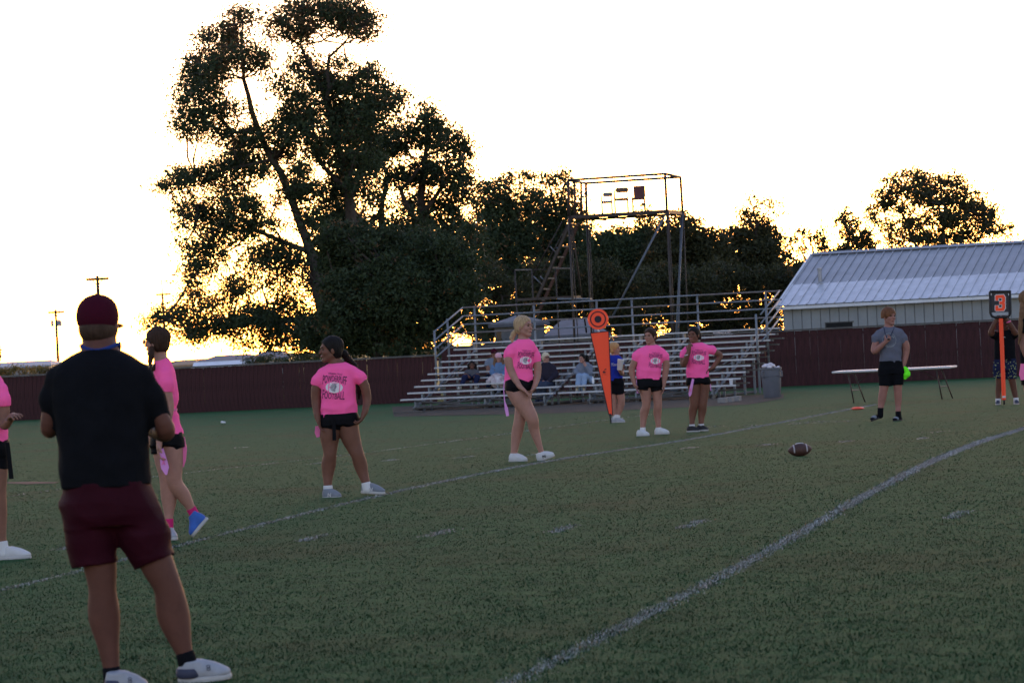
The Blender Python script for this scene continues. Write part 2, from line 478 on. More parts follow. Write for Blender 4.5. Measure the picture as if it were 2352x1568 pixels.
for k, px in enumerate((1648, 1664, 1681)):
    a = G(px, 926 - k * 2); mb = MB(); mb.box(a, e1 * 0.19, b1 * 0.3, UZ * 0.13)
    tag(mb.build('concrete_block', mat('concrete', (0.20, 0.19, 0.19), 0.9, 0.15, 12), bevel=0.01), ['leftmost', 'middle', 'rightmost'][k] + ' of three pale concrete blocks under the right end of the bleachers', 'block', 'blocks under the bleachers')

# ------------------------------------------------------------------ camera tower behind the bleachers
M_STEEL = mat('dark_steel', (0.045, 0.036, 0.034), 0.55, 0.35, 5, metal=0.3)
M_STEELB = mat('blue_grey_steel', (0.10, 0.12, 0.16), 0.5, 0.2, 5, metal=0.3)
M_TREAD = mat('tread_wood', (0.15, 0.13, 0.12), 0.8, 0.2, 6)
def Z6(X, Y): return 1151.5 + X * 0.2539, 367.5 + Y * 0.2539      # survey sheet of the tower
TN, TF = 99.0, 101.8
def tp(X, Y, dep): x, y = Z6(X, Y); return P(x, y, dep)
A_, B_, C_, D_ = tp(605, 190, TN), tp(1480, 118, TN - 1.0), tp(1620, 150, TF - 1.0), tp(765, 216, TF)
zt_ = (A_.z + B_.z + C_.z + D_.z) / 4
Ap, Bp, Cp, Dp = tp(612, 528, TN), tp(1498, 458, TN - 1.0), tp(1640, 478, TF - 1.0), tp(772, 510, TF)
zp_ = (Ap.z + Bp.z + Cp.z + Dp.z) / 4
for v in (A_, B_, C_, D_): v.z = zt_
for v in (Ap, Bp, Cp, Dp): v.z = zp_
tw = empty('press_tower', (Ap.x, Ap.y, gz(Ap.x, Ap.y)))
tag(tw, 'tall rusty pipe filming tower with railed platform behind the bleachers', 'tower')
def tpipe(name, pts, r=0.03, m=M_STEEL, n=8): mb = MB(); mb.tube(pts, r, n); return mb.build(name, m, tw, smooth=True)
tops = [A_, B_, C_, D_]; bots = [Ap, Bp, Cp, Dp]
for i in range(4):
    tpipe('top_rail', [tops[i], tops[(i + 1) % 4]], 0.045)
    tpipe('rail_post', [tops[i] + UZ * 0.02, bots[i]], 0.045)
for t in (0.06, ):
    tpipe('rail_post', [A_.lerp(D_, 0.35), Ap.lerp(Dp, 0.35)], 0.04); tpipe('rail_post', [A_.lerp(D_, 0.72), Ap.lerp(Dp, 0.72)], 0.04)
for t in (0.48, 0.66): tpipe('cable', [(A_ if t < .5 else D_).lerp(B_ if t < .5 else C_, t), (Ap if t < .5 else Dp).lerp(Bp if t < .5 else Cp, t)], 0.006)
dk = MB()
for k in range(8):
    t0, t1 = k / 8, (k + 1) / 8 - 0.012
    p0, p1, q0, q1 = Ap.lerp(Dp, t0), Ap.lerp(Dp, t1), Bp.lerp(Cp, t0), Bp.lerp(Cp, t1)
    mb = MB(); mb.prism([p0, q0, q1, p1], (0, 0, 0.03)); mb.build('deck_board', M_STEEL, tw)
for i in range(4):
    a, c = bots[i], bots[(i + 1) % 4]
    dd = (c - a).normalized(); mb = MB(); mb.box(a - UZ * 0.075, c - a, UZ.cross(dd) * 0.05, UZ * 0.07); mb.build('deck_beam', M_STEEL, tw)
for k in range(1, 5):
    a, c = Ap.lerp(Bp, k / 5), Dp.lerp(Cp, k / 5); mb = MB(); mb.tube([a - UZ * 0.08, c - UZ * 0.08], 0.04, 4); mb.build('joist', M_STEEL, tw)
def leg(top, X, Y, dep, m=M_STEEL, r=0.036):
    q = tp(X, Y, dep); d = q - top; t = (gz(q.x, q.y) - top.z) / d.z
    return tpipe('leg', [top, top + d * t], r, m)
leg(Ap, 660, 1560, TN); leg(Ap + e1 * 0.06, 690, 1560, TN + 0.1, r=0.015); leg(Dp, 815, 1530, TF); leg(Dp + e1 * 0.08, 835, 1530, TF, r=0.016)
leg(Bp, 1545, 1500, TN - 1); leg(Bp + e1 * 0.05, 1568, 1500, TN - 0.9, r=0.015)
leg(Cp, 1588, 1500, TF - 1, M_STEELB); leg(Cp - e1 * 0.06, 1606, 1500, TF - 1.1, M_STEELB, 0.02); leg(Cp + e1 * 0.02, 1690, 1560, TF - 0.7, r=0.02)
tpipe('brace', [tp(1490, 480, TN - 0.9), tp(1000, 1430, TN - 0.5)], 0.034, M_STEELB)
tpipe('brace', [tp(640, 600, TN + 0.1), tp(770, 1560, TF - 0.3)], 0.03)
# stair
s_l0, s_l1 = tp(622, 575, TN + 0.4), tp(330, 1240, TN + 0.9); s_r0, s_r1 = tp(700, 575, TF - 1.0), tp(400, 1240, TF - 0.6)
def ext(a, b, t): return a + (b - a) * t
mb = MB(); mb.tube([s_l0, ext(s_l0, s_l1, 1.25)], 0.06, 4); mb.build('stair_stringer', M_STEEL, tw)
mb = MB(); mb.tube([s_r0, ext(s_r0, s_r1, 1.25)], 0.06, 4); mb.build('stair_stringer', mat('rust_red_steel', (0.06, 0.028, 0.022), 0.7, 0.3, 6), tw)
for k in range(9):
    t = 0.02 + 0.145 * k
    a, c = ext(s_l0, s_l1, t), ext(s_r0, s_r1, t); d = (c - a)
    mb = MB(); mb.box(a - UZ * 0.02 + d * 0.05, d * 0.9, b1 * 0.22, UZ * 0.045); mb.build('stair_tread', M_TREAD, tw)
tpipe('hand_rail', [tp(548, 560, TN + 0.5), tp(285, 1040, TN + 1)], 0.018); tpipe('hand_rail', [tp(612, 560, TF - 1), tp(350, 1050, TF - 0.6)], 0.018)
for q in ((440, 780, 500, 845), (290, 1050, 372, 1132), (500, 790, 540, 835), (352, 1050, 392, 1095)): tpipe('hand_rail_post', [tp(q[0], q[1], TN + 0.8), tp(q[2], q[3], TN + 0.8)], 0.018, M_STEELB)
for (x0, x1, yt, yb) in ((122, 275, 995, 1500), (490, 627, 982, 1500)):
    tpipe('landing_rail', [tp(x0, yt, TN + 0.8), tp(x1, yt - 2, TN + 0.8)], 0.022, M_TREAD)
    for x in (x0, x1):
        a = tp(x, yt, TN + 0.8); tpipe('landing_post', [a, Vector((a.x, a.y, gz(a.x, a.y)))], 0.022)
tpipe('landing_rail', [tp(275, 993, TN + 0.8), tp(440, 990, TN + 0.8)], 0.012)
mb = MB(); a, c = tp(140, 1275, TN + 0.6), tp(640, 1250, TN + 0.6); mb.box(a, c - a, b1 * 1.0, UZ * 0.08); mb.build('landing', M_STEEL, tw)
mb = MB(); a, c = tp(505, 1262, TN + 0.4), tp(800, 1262, TN + 0.4); mb.box(a, c - a, b1 * 0.3, UZ * 0.05); mb.build('landing_tread', M_STEELB, tw)
# chairs on the platform
M_CHROME = mat('chair_tube', (0.07, 0.065, 0.06), 0.5, 0.15, 6)
def chair_pts(X0, X1, Yseat, dep):
    a, c = tp(X0, Yseat, dep), tp(X1, Yseat, dep); return a, c, zp_ + 0.045
# small pad chair
def chair(label, X0, X1, Ys, dep, backX, backY, mb_, rounded, wide):
    a, c, zf = chair_pts(X0, X1, Ys, dep); zs = a.z * 0.5 + c.z * 0.5; a.z = c.z = zs
    ex = (c - a).normalized(); dy = Vector((-ex.y, ex.x, 0)); w = (c - a).length
    r = empty('chair', ((a.x + c.x) / 2, (a.y + c.y) / 2, zf)); tag(r, label, 'chair', 'chairs on the tower platform')
    k = MB(); k.box(a - UZ * 0.05, ex * w, dy * 0.40, UZ * 0.08); k.build('seat', mb_, r, bevel=0.015)
    b0, b2 = tp(backX[0], backY[1], dep), tp(backX[1], backY[0], dep); bw, bh = abs(b2.x - b0.x), abs(b2.z - b0.z)
    o_ = Vector((b0.x, b0.y, b0.z)) + dy * 0.42
    poly = []
    cr = min(rounded, bw / 2 - 0.001, bh / 2 - 0.001) if rounded else 0.02
    for cx_, cz_, t0 in ((bw - cr, bh - cr, 0), (cr, bh - cr, 90), (cr, cr, 180), (bw - cr, cr, 270)):
        for t in range(0, 91, 22): an = math.radians(t0 + t); poly.append(o_ + ex * (cx_ + cr * math.cos(an)) + UZ * (cz_ + cr * math.sin(an)))
    k = MB(); k.prism(poly, dy * 0.03); k.build('backrest', mb_, r)
    for sx in (0.05, 0.95):
        p = a + ex * w * sx
        k = MB(); k.tube([Vector((p.x, p.y, zf)) - dy * 0.03, p + dy * 0.05], 0.026, 6); k.build('leg', M_CHROME, r)
        k = MB(); q = p + dy * 0.36; k.tube([Vector((q.x, q.y, zf)) + dy * 0.06, q, Vector((q.x, q.y, b0.z + bh * 0.5)) + dy * 0.06], 0.026, 6); k.build('leg', M_CHROME, r)
    return r
chair('small grey pad chair leftmost on the tower platform', 905, 1005, 376, TN + 0.8, (920, 1012), (285, 330), mat('grey_vinyl', (0.16, 0.15, 0.16), 0.6), 0.07, 0)
chair('brown folding chair with curved back in the middle of the tower platform', 1020, 1150, 352, TN + 0.7, (1035, 1155), (240, 294), mat('brown_metal', (0.10, 0.055, 0.04), 0.5), 0.09, 0)
chair('maroon shell chair rightmost on the tower platform', 1182, 1302, 345, TN + 0.6, (1203, 1305), (225, 335), mat('maroon_plastic', (0.085, 0.02, 0.03), 0.45), 0.02, 0)

# ------------------------------------------------------------------ metal building on the right
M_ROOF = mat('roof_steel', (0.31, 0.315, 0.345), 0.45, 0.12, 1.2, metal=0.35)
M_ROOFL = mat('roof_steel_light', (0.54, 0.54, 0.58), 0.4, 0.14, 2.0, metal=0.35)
M_SIDING = mat('siding_steel', (0.25, 0.26, 0.275), 0.6, 0.1, 1.0)
M_TRIM = mat('white_trim', (0.62, 0.62, 0.66), 0.5, 0.1, 2)
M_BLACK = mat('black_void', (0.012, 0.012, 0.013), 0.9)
def Z8(X, Y): return 1653.7 + X * 0.2969, 343 + Y * 0.2969
YB = 146.0
ev0 = P(1786, 704, YB)
pb = math.radians(21); ew = Vector((math.cos(pb), -math.sin(pb), 0)); bw_ = Vector((math.sin(pb), math.cos(pb), 0))
BLEN = 13.5
mbd = empty('metal_building', (ev0.x, ev0.y, gz(ev0.x, ev0.y)))
tag(mbd, 'long grey metal building with ribbed silver roof behind the right fence', 'building')
rise_t = 2.45; half_d = 6.6
nP = 30; pw = BLEN / nP
zg = gz(ev0.x, ev0.y) - 0.2
for i in range(nP):
    a = ev0 + ew * (i * pw + 0.18) + bw_ * 0.35
    k = MB(); k.box(Vector((a.x, a.y, zg)), ew * (pw - 0.045), bw_ * 0.03, UZ * (ev0.z - 0.12 - zg)); k.build('wall_panel', M_SIDING, mbd)
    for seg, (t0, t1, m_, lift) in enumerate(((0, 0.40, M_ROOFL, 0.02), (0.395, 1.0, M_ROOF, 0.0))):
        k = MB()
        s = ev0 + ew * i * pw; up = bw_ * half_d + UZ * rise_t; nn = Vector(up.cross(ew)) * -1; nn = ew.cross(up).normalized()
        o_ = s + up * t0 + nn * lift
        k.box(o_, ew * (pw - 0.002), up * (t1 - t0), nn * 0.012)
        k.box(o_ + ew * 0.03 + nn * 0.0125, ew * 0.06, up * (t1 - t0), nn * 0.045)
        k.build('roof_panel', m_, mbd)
k = MB(); a = ev0 + ew * 0.16 + bw_ * 0.385; k.box(Vector((a.x, a.y, zg)), ew * (BLEN - 0.2), bw_ * 0.03, UZ * (ev0.z - 0.13 - zg)); k.build('wall_backing', mat('siding_shadow_gap', (0.17, 0.175, 0.19), 0.8), mbd)
k = MB(); k.box(ev0 - ew * 0.05 - UZ * 0.16 - bw_ * 0.05, ew * (BLEN + 0.1), bw_ * 0.05, UZ * 0.14); k.build('eave_trim', M_TRIM, mbd)
up = bw_ * half_d + UZ * rise_t; nn = ew.cross(up).normalized()
k = MB(); k.box(ev0 - ew * 0.12 - nn * 0.1, ew * 0.11, up, nn * 0.17); k.build('rake_trim', M_TRIM, mbd)
k = MB(); rd = ev0 + up; k.prism([rd - bw_ * 0.25 + UZ * 0.0, rd + UZ * 0.12, rd + bw_ * 0.25], ew * BLEN); k.build('ridge_cap', M_ROOF, mbd)
k = MB(); k.box(ev0 + up + ew * 0.0, ew * BLEN, bw_ * half_d - UZ * rise_t, UZ * -0.02); k.build('rear_roof', M_ROOF, mbd)
k = MB(); g0 = ev0 + ew * 0.15 + bw_ * 0.33; k.prism([Vector((g0.x, g0.y, zg)), Vector((g0.x, g0.y, ev0.z - 0.14)), g0 + bw_ * half_d + UZ * (rise_t - 0.14), Vector((g0.x, g0.y, ev0.z - 0.14)) + bw_ * half_d * 2, Vector((g0.x, g0.y, zg)) + bw_ * half_d * 2], ew * 0.03); k.build('gable_wall', M_SIDING, mbd)
w0 = P(1891, 744, YB - 1.0); t_ = (w0 - ev0).dot(ew); wb = ev0 + ew * t_ + bw_ * 0.30; 
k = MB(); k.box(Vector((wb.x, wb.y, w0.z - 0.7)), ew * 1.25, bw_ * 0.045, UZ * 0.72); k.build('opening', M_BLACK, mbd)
k = MB(); k.box(Vector((wb.x, wb.y, w0.z + 0.02)) - ew * 0.06, ew * 1.37, bw_ * 0.06, UZ * 0.05); k.box(Vector((wb.x, wb.y, w0.z - 0.7)) - ew * 0.06, ew * 0.055, bw_ * 0.06, UZ * 0.72); k.build('opening_frame', M_WOOD, mbd)
pv = ev0 + ew * 1.4 + up * 0.40
k = MB(); k.lathe(pv - UZ * 0.1, [(0.19, 0), (0.19, 0.12), (0.10, 0.2), (0.10, 0.75), (0.12, 0.76), (0.12, 0.84), (0.09, 0.85)], n=14); k.build('vent_pipe', M_ROOF, mbd, smooth=0.6)
dc = P(1846, 648, YB + 6)
dn = Vector((0.45, -0.8, 0.35)).normalized()
k = MB(); k.lathe(dc, [(0.02, 0.0), (0.16, 0.02), (0.30, 0.075), (0.34, 0.11), (0.33, 0.115), (0.29, 0.085), (0.15, 0.03), (0.01, 0.012)], dn, 20); k.build('satellite_dish', mat('dish_grey', (0.4, 0.4, 0.43), 0.5), mbd, smooth=0.9)
k = MB(); k.tube([dc, dc - UZ * 0.35 + bw_ * 0.1, dc - UZ * 0.75 + bw_ * 0.1 + ew * 0.25], 0.025, 6); k.build('dish_mast', M_STEEL, mbd)

# ------------------------------------------------------------------ smaller houses beyond
M_SHED = mat('pale_siding', (0.20, 0.205, 0.23), 0.7, 0.08, 1.5)
M_SHEDR = mat('shingle_grey', (0.12, 0.125, 0.15), 0.8, 0.2, 3)
M_WINDOW = mat('dark_glass', (0.03, 0.035, 0.045), 0.15, 0.1, 2, spec=0.6)
def house(name, label, xl, xr, yeave, ridge, Y, depth, wallm, roofm, hip=0.3, porch=False, dz=1.0, windows=()):
    a = P(xl, yeave, Y); b = P(xr, yeave, Y); z = (a.z + b.z) / 2
    rz = P((xl + xr) / 2, ridge, Y + depth / 2).z
    w = b.x - a.x; zb = gz(a.x, Y) - 0.3
    root = empty(name, ((a.x + b.x) / 2, Y, zb + 0.3)); tag(root, label, 'house')
    n = max(4, int(w / 1.2))
    for i in range(n):
        k = MB(); k.box((a.x + 0.25 + (w - 0.5) * i / n, Y + 0.3, zb), ((w - 0.5) / n - 0.02, 0, 0), (0, 0.1, 0), (0, 0, z - zb)); k.build('wall_panel', wallm, root)
    k = MB(); k.box((a.x + 0.25, Y + 0.42, zb), (w - 0.5, 0, 0), (0, depth - 0.7, 0), (0, 0, z - zb - 0.01)); k.build('wall', wallm, root)
    hx = w * hip
    k = MB(); k.add([(a.x, Y, z), (b.x, Y, z), (b.x, Y + depth, z), (a.x, Y + depth, z), (a.x + hx, Y + depth / 2, rz), (b.x - hx, Y + depth / 2, rz)],
                    [(0, 1, 5, 4), (1, 2, 5), (2, 3, 4, 5), (3, 0, 4), (3, 2, 1, 0)]); k.build('roof', roofm, root)
    k = MB(); k.box((a.x - 0.02, Y - 0.04, z - 0.14), (w + 0.04, 0, 0), (0, 0.06, 0), (0, 0, 0.15)); k.build('fascia', roofm, root)
    for (wx0, wx1, wz0, wz1) in windows:
        o_ = Vector((a.x + w * wx0, Y + 0.27, z - wz1))
        k = MB(); k.box(o_, (w * (wx1 - wx0), 0, 0), (0, 0.04, 0), (0, 0, wz1 - wz0)); wo = k.build('window', M_WINDOW, root)
        k = MB(); k.box(o_ + Vector((-0.06, -0.02, -0.06)), (w * (wx1 - wx0) + 0.12, 0, 0), (0, 0.05, 0), (0, 0, 0.055)); k.build('window_sill', M_TRIM, wo)
    if porch:
        for i in range(5):
            k = MB(); k.box((a.x + w * (0.05 + 0.2 * i), Y - 1.2, zb), (0.12, 0, 0), (0, 0.12, 0), (0, 0, z - zb - 0.35)); k.build('porch_post', M_TRIM, root)
        k = MB(); k.add([(a.x, Y - 1.5, z - 0.35), (a.x + w * 0.9, Y - 1.5, z - 0.35), (a.x + w * 0.9, Y - 0.05, z + 0.02), (a.x, Y - 0.05, z + 0.02), (a.x, Y - 1.5, z - 0.47), (a.x + w * 0.9, Y - 1.5, z - 0.47), (a.x + w * 0.9, Y - 0.05, z - 0.1), (a.x, Y - 0.05, z - 0.1)], [(0, 1, 2, 3), (7, 6, 5, 4), (0, 4, 5, 1), (1, 5, 6, 2), (2, 6, 7, 3), (3, 7, 4, 0)]); k.build('porch_roof', M_TRIM, root)
    return root
house('house', 'grey house with pale siding seen through the bleacher railings', 1122, 1262, 742, 722, 137, 8, M_SHED, M_SHEDR, 0.5, windows=((0.12, 0.2, 0.3, 0.9),))
house('house', 'wider grey house with hipped roof behind the round orange marker', 1250, 1402, 768, 731, 132, 9, M_SHED, M_SHEDR, 0.32, windows=((0.3, 0.36, 0.15, 0.6), (0.78, 0.98, 0.1, 0.5)))
house('shed', 'small dim grey shed under the big tree left of the bleachers', 992, 1048, 800, 781, 138, 4, mat('dim_siding', (0.16, 0.165, 0.18), 0.8, 0.1, 2), M_SHEDR, 0.5)
house('house', 'low blue grey roofed house at far left beyond the fence', -60, 118, 842, 831, 235, 9, M_SHED, mat('blue_roof', (0.22, 0.25, 0.31), 0.6, 0.1, 1), 0.12, windows=((0.3, 0.36, 0.3, 1.1), (0.7, 0.78, 0.3, 1.1)))
house('house', 'long low ranch house with white porch beyond the left fence', 445, 600, 829, 815, 225, 9, mat('brick_brown', (0.20, 0.12, 0.085), 0.85, 0.15, 4), M_SHEDR, 0.25, porch=True, windows=((0.3, 0.4, 0.5, 1.3),))
house('house', 'pale gabled house half hidden by the big tree', 560, 668, 822, 806, 245, 9, mat('pale_wall', (0.30, 0.29, 0.30), 0.7), M_SHEDR, 0.35)
house('house', 'tan low house right of the girl with glasses', 385, 452, 838, 828, 260, 8, mat('tan_wall', (0.30, 0.20, 0.12), 0.85, 0.15, 4), mat('tan_roof', (0.3, 0.19, 0.12), 0.85, 0.15, 4), 0.2)
# white trailer seen above the seats
a = P(1612, 783, 128)
tr = empty('camper_trailer', (a.x, a.y, gz(a.x, a.y))); tag(tr, 'white trailer parked behind the upper seats of the bleachers', 'trailer')
M_WHITE = mat('white_metal', (0.62, 0.62, 0.66), 0.4, 0.08, 2)
b = P(1684, 763, 128)
k = MB(); k.box((a.x + (b.x - a.x) * 0.42, 128, a.z - 0.7), ((b.x - a.x) * 0.58, 0, 0), (0, 2.0, 0), (0, 0, b.z - a.z + 0.7)); k.build('body', M_WHITE, tr, bevel=0.06)
k = MB(); k.box((a.x, 128.1, a.z - 0.7), ((b.x - a.x) * 0.4, 0, 0), (0, 1.8, 0), (0, 0, b.z - a.z + 0.6)); k.build('cab', M_WHITE, tr, bevel=0.1)
k = MB(); k.box((a.x + (b.x - a.x) * 0.34, 127.97, a.z + 0.05), ((b.x - a.x) * 0.07, 0, 0), (0, 0.1, 0), (0, 0, 0.22)); k.build('window', M_WINDOW, tr)
for fx in (0.18, 0.8):
    k = MB(); c_ = Vector((a.x + (b.x - a.x) * fx, 127.95, gz(a.x, 128) + 0.32)); k.lathe(c_, [(0.1, -0.02), (0.3, 0), (0.32, 0.04), (0.32, 0.18), (0.3, 0.2)], (0, 1, 0), 16); k.build('wheel', M_BLACK, tr)
# utility poles at far left
M_POLE = mat('pole_wood', (0.05, 0.038, 0.032), 0.9, 0.3, 3)
M_TRAFO = mat('transformer_grey', (0.22, 0.24, 0.28), 0.5, 0.1, 3)
def Z7(X, Y): return X / 2.138 / 1.6327, (950 + Y / 2.138) / 1.6327
def pole(label, top, Y, arms, trafos=(), mast=None, r=0.21):
    t = P(*Z7(*top), Y); zb = gz(t.x, t.y) - 0.5
    root = empty('utility_pole', (t.x, t.y, zb + 0.5)); tag(root, label, 'utility pole', 'utility poles beyond the left fence')
    k = MB(); k.tube([(t.x, t.y, zb), t], r * 1.15, 8, r * 0.8); k.build('shaft', M_POLE, root, smooth=True)
    for (x0, y0, x1, y1) in arms:
        a, b = P(*Z7(x0, y0), Y - 0.15), P(*Z7(x1, y1), Y - 0.15); z = (a.z + b.z) / 2; a.z = b.z = z
        k = MB(); k.tube([a, b], 0.15, 4); k.build('crossarm', M_POLE, root)
        for f in (0.04, 0.3, 0.7, 0.96):
            q = a.lerp(b, f); k = MB(); k.tube([q, q + UZ * 0.22], 0.045, 6); k.build('insulator', M_TRAFO, root)
        for f in (0.25, 0.75):
            k = MB(); k.tube([a.lerp(b, f), Vector((t.x, Y - 0.12, z - 0.8))], 0.05, 5); k.build('arm_brace', M_TRAFO, root)
    for (x, y, h) in trafos:
        q = P(*Z7(x, y), Y - 0.35); k = MB(); k.lathe(q, [(0.18, 0), (0.22, 0.03), (0.22, h), (0.18, h + 0.08), (0.05, h + 0.1), (0.05, h + 0.32)], n=12); k.build('transformer', M_TRAFO, root, smooth=0.6)
    if mast:
        q = P(*Z7(*mast), Y); k = MB(); k.tube([t, q], 0.10, 6); k.build('mast', M_TRAFO, root)
    return root
pole('wooden utility pole with transformers left of the capped man', (445, 450), 470, ((387, 478, 515, 465),), ((420, 585, 0.8), (470, 582, 0.8), (484, 582, 0.7)))
pole('tallest utility pole rising right above the maroon cap', (780, 180), 330, ((690, 206, 872, 206),))
pole('thin utility pole with mast beside the low left branch', (1302, 318), 480, ((1250, 331, 1370, 325),), (), (1296, 208), 0.2)
# ------------------------------------------------------------------ trees
def leaf_material(name, g1, g2, brown, amt):
    m = bpy.data.materials.new(name); m.use_nodes = True
    nt = m.node_tree; L = nt.links; b = nt.nodes['Principled BSDF']
    b.inputs['Roughness'].default_value = 0.6; b.inputs['Specular IOR Level'].default_value = 0.25
    at = nt.nodes.new('ShaderNodeAttribute'); at.attribute_name = 'leaf'
    sp = nt.nodes.new('ShaderNodeSeparateColor'); L.new(at.outputs['Color'], sp.inputs[0])
    mx = nt.nodes.new('ShaderNodeMix'); mx.data_type = 'RGBA'; mx.inputs[6].default_value = g1 + (1,); mx.inputs[7].default_value = g2 + (1,)
    L.new(sp.outputs[0], mx.inputs[0])
    m2 = nt.nodes.new('ShaderNodeMix'); m2.data_type = 'RGBA'; L.new(sp.outputs[1], m2.inputs[0]); L.new(mx.outputs[2], m2.inputs[6]); m2.inputs[7].default_value = brown + (1,)
    L.new(m2.outputs[2], b.inputs['Base Color'])
    t = nt.nodes.new('ShaderNodeBsdfTranslucent'); L.new(m2.outputs[2], t.inputs['Color'])
    ms = nt.nodes.new('ShaderNodeMixShader'); ms.inputs[0].default_value = amt
    L.new(b.outputs[0], ms.inputs[1]); L.new(t.outputs[0], ms.inputs[2]); L.new(ms.outputs[0], nt.nodes['Material Output'].inputs[0])
    return m
M_LEAF = leaf_material('leaf_green', (0.022, 0.036, 0.017), (0.045, 0.066, 0.028), (0.15, 0.07, 0.03), 0.22)
M_LEAFW = leaf_material('leaf_warm', (0.026, 0.032, 0.015), (0.055, 0.056, 0.022), (0.16, 0.085, 0.03), 0.28)
M_BARK = mat('bark', (0.055, 0.045, 0.04), 0.9, 0.3, 5, 0.5, 20)
def leaves_mesh(name, blobs, m, size, dens, clump=0.34, brown=0.0):
    """blobs: (centre Vector, (rx, ry, rz), density factor, brownness)"""
    CEN, COLR, = [], []
    for c, (rx, ry, rz), df, br in blobs:
        vol = rx * rz
        nc = max(4, int(vol * 150.0 * dens * df))
        d = RNG.normal(size=(nc, 3)); d /= np.linalg.norm(d, axis=1, keepdims=True)
        r = RNG.uniform(0.25, 1.08, nc) ** 0.6
        cc = d * r[:, None] * np.array([rx, ry, rz]) + np.array(c)
        nl = RNG.integers(10, 26, nc)
        idx = np.repeat(np.arange(nc), nl)
        s = clump * RNG.uniform(0.55, 1.2, nc)
        off = RNG.normal(size=(len(idx), 3)) * s[idx][:, None] * np.array([0.62, 0.62, 0.42])
        CEN.append(cc[idx] + off)
        tone = np.clip(RNG.uniform(0, 1, nc)[idx] * 0.7 + RNG.uniform(0, 0.3, len(idx)), 0, 1)
        brn = np.clip((RNG.uniform(0, 1, nc)[idx] < br) * RNG.uniform(0.4, 1, len(idx)), 0, 1)
        COLR.append(np.stack([tone, brn, np.zeros_like(tone), np.ones_like(tone)], 1))
    C = np.concatenate(CEN); K = np.concatenate(COLR); n = len(C)
    a = RNG.normal(size=(n, 3)); a[:, 2] -= 0.5; a /= np.linalg.norm(a, axis=1, keepdims=True)
    b = np.cross(a, RNG.normal(size=(n, 3))); b /= np.linalg.norm(b, axis=1, keepdims=True)
    L = (size * RNG.uniform(0.6, 1.35, n))[:, None]; W = L * RNG.uniform(0.32, 0.5, n)[:, None]
    V = np.stack([C - a * L * 0.5, C + b * W * 0.5 + a * L * 0.05, C + a * L * 0.5, C - b * W * 0.5 + a * L * 0.05], 1).reshape(-1, 3)
    me = raw_mesh(name, V, np.arange(4 * n).reshape(-1, 4), m)
    at = me.color_attributes.new('leaf', 'FLOAT_COLOR', 'POINT')
    at.data.foreach_set('color', np.repeat(K, 4, axis=0).astype(np.float32).ravel())
    return me, n
NLEAF = 0
def tree(label, name, Y, blobs, limbs, m=M_LEAF, size=0.15, dens=1.0, clump=0.34, group=None, depth=None, twigs=True, conv=lambda x, y: (x, y), sc=1.0, grow=1.1):
    """blobs (x,y,rx,ry[,density[,brown]]) and limbs [(x,y,r)...] surveyed at distance Y"""
    global NLEAF
    rl = random.Random(label)
    k = mpp(Y)
    BB = []
    xs_ = [b[0] for b in blobs]; x0, x1 = min(xs_), max(xs_)
    dp = depth if depth is not None else (x1 - x0) * sc * k * 0.32
    for b in blobs:
        x, y = conv(b[0], b[1]); rx, ry = b[2] * sc * k * grow, b[3] * sc * k * grow
        df = b[4] if len(b) > 4 else 1.0; br = b[5] if len(b) > 5 else 0.03
        off = rl.uniform(-dp, dp)
        p = P(x, y, Y + off)
        BB.append((p, (rx, max(rx, ry) * 1.0, ry), df, br))
    lim = []
    for lb in limbs:
        pts = []
        dy0 = rl.uniform(-dp, dp) * 0.5
        for j, (x, y, r) in enumerate(lb):
            xx, yy = conv(x, y); pts.append((P(xx, yy, Y + dy0 * j / max(1, len(lb) - 1)), r * sc * k))
        lim.append(pts)
    p0 = lim[0][0][0]
    root = empty(name, (p0.x, p0.y, gz(p0.x, p0.y)))
    tag(root, label, 'tree', group)
    mb = MB()
    for i, pts in enumerate(lim):
        q = [p for p, r in pts]; rr = [max(r, 0.02) for p, r in pts]
        if i == 0: q = [Vector((p0.x, p0.y, gz(p0.x, p0.y) - 0.3))] + q; rr = [rr[0] * 1.25] + rr
        # subdivide with a little wander
        Q, R = [], []
        for j in range(len(q) - 1):
            for t in (0, 0.34, 0.67):
                w = 0 if (t == 0) else 0.05
                Q.append(q[j].lerp(q[j + 1], t) + Vector((rl.uniform(-w, w), rl.uniform(-w, w), 0)) * max(0.5, (q[j + 1] - q[j]).length)); R.append(rr[j] + (rr[j + 1] - rr[j]) * t)
        Q.append(q[-1]); R.append(rr[-1])
        mb.tube(Q, R, 7)
    allp = [(p, r) for pts in lim for p, r in pts]
    if twigs:
        for p, rad, df, br in BB:
            if rad[0] < 0.46 and rl.random() < 0.5: continue
            best = min(allp, key=lambda t: (t[0] - p).length + (0.8 if t[0].z > p.z else 0))
            d = p - best[0]
            mid = best[0] + d * 0.5 + Vector((rl.uniform(-.1, .1), rl.uniform(-.1, .1), -0.08)) * d.length
            mb.tube([best[0], mid, p], [min(best[1] * 0.6, 0.07), 0.045, 0.018], 5)
            for _ in range(4):
                e = p + Vector((rl.uniform(-1, 1) * rad[0], rl.uniform(-1, 1) * rad[1], rl.uniform(-.7, 1) * rad[2]))
                mb.tube([p, (p + e) / 2 + Vector((0, 0, 0.05)), e], [0.022, 0.015, 0.008], 4)
    mb.build('trunk', M_BARK, root, smooth=True)
    me, n = leaves_mesh('crown', BB, m, size, dens, clump)
    NLEAF += n
    link(bpy.data.objects.new('crown', me), root)
    return root
def T1(X, Y): return 318.5 + X * 0.5469, Y * 0.5469
BR = 0.4
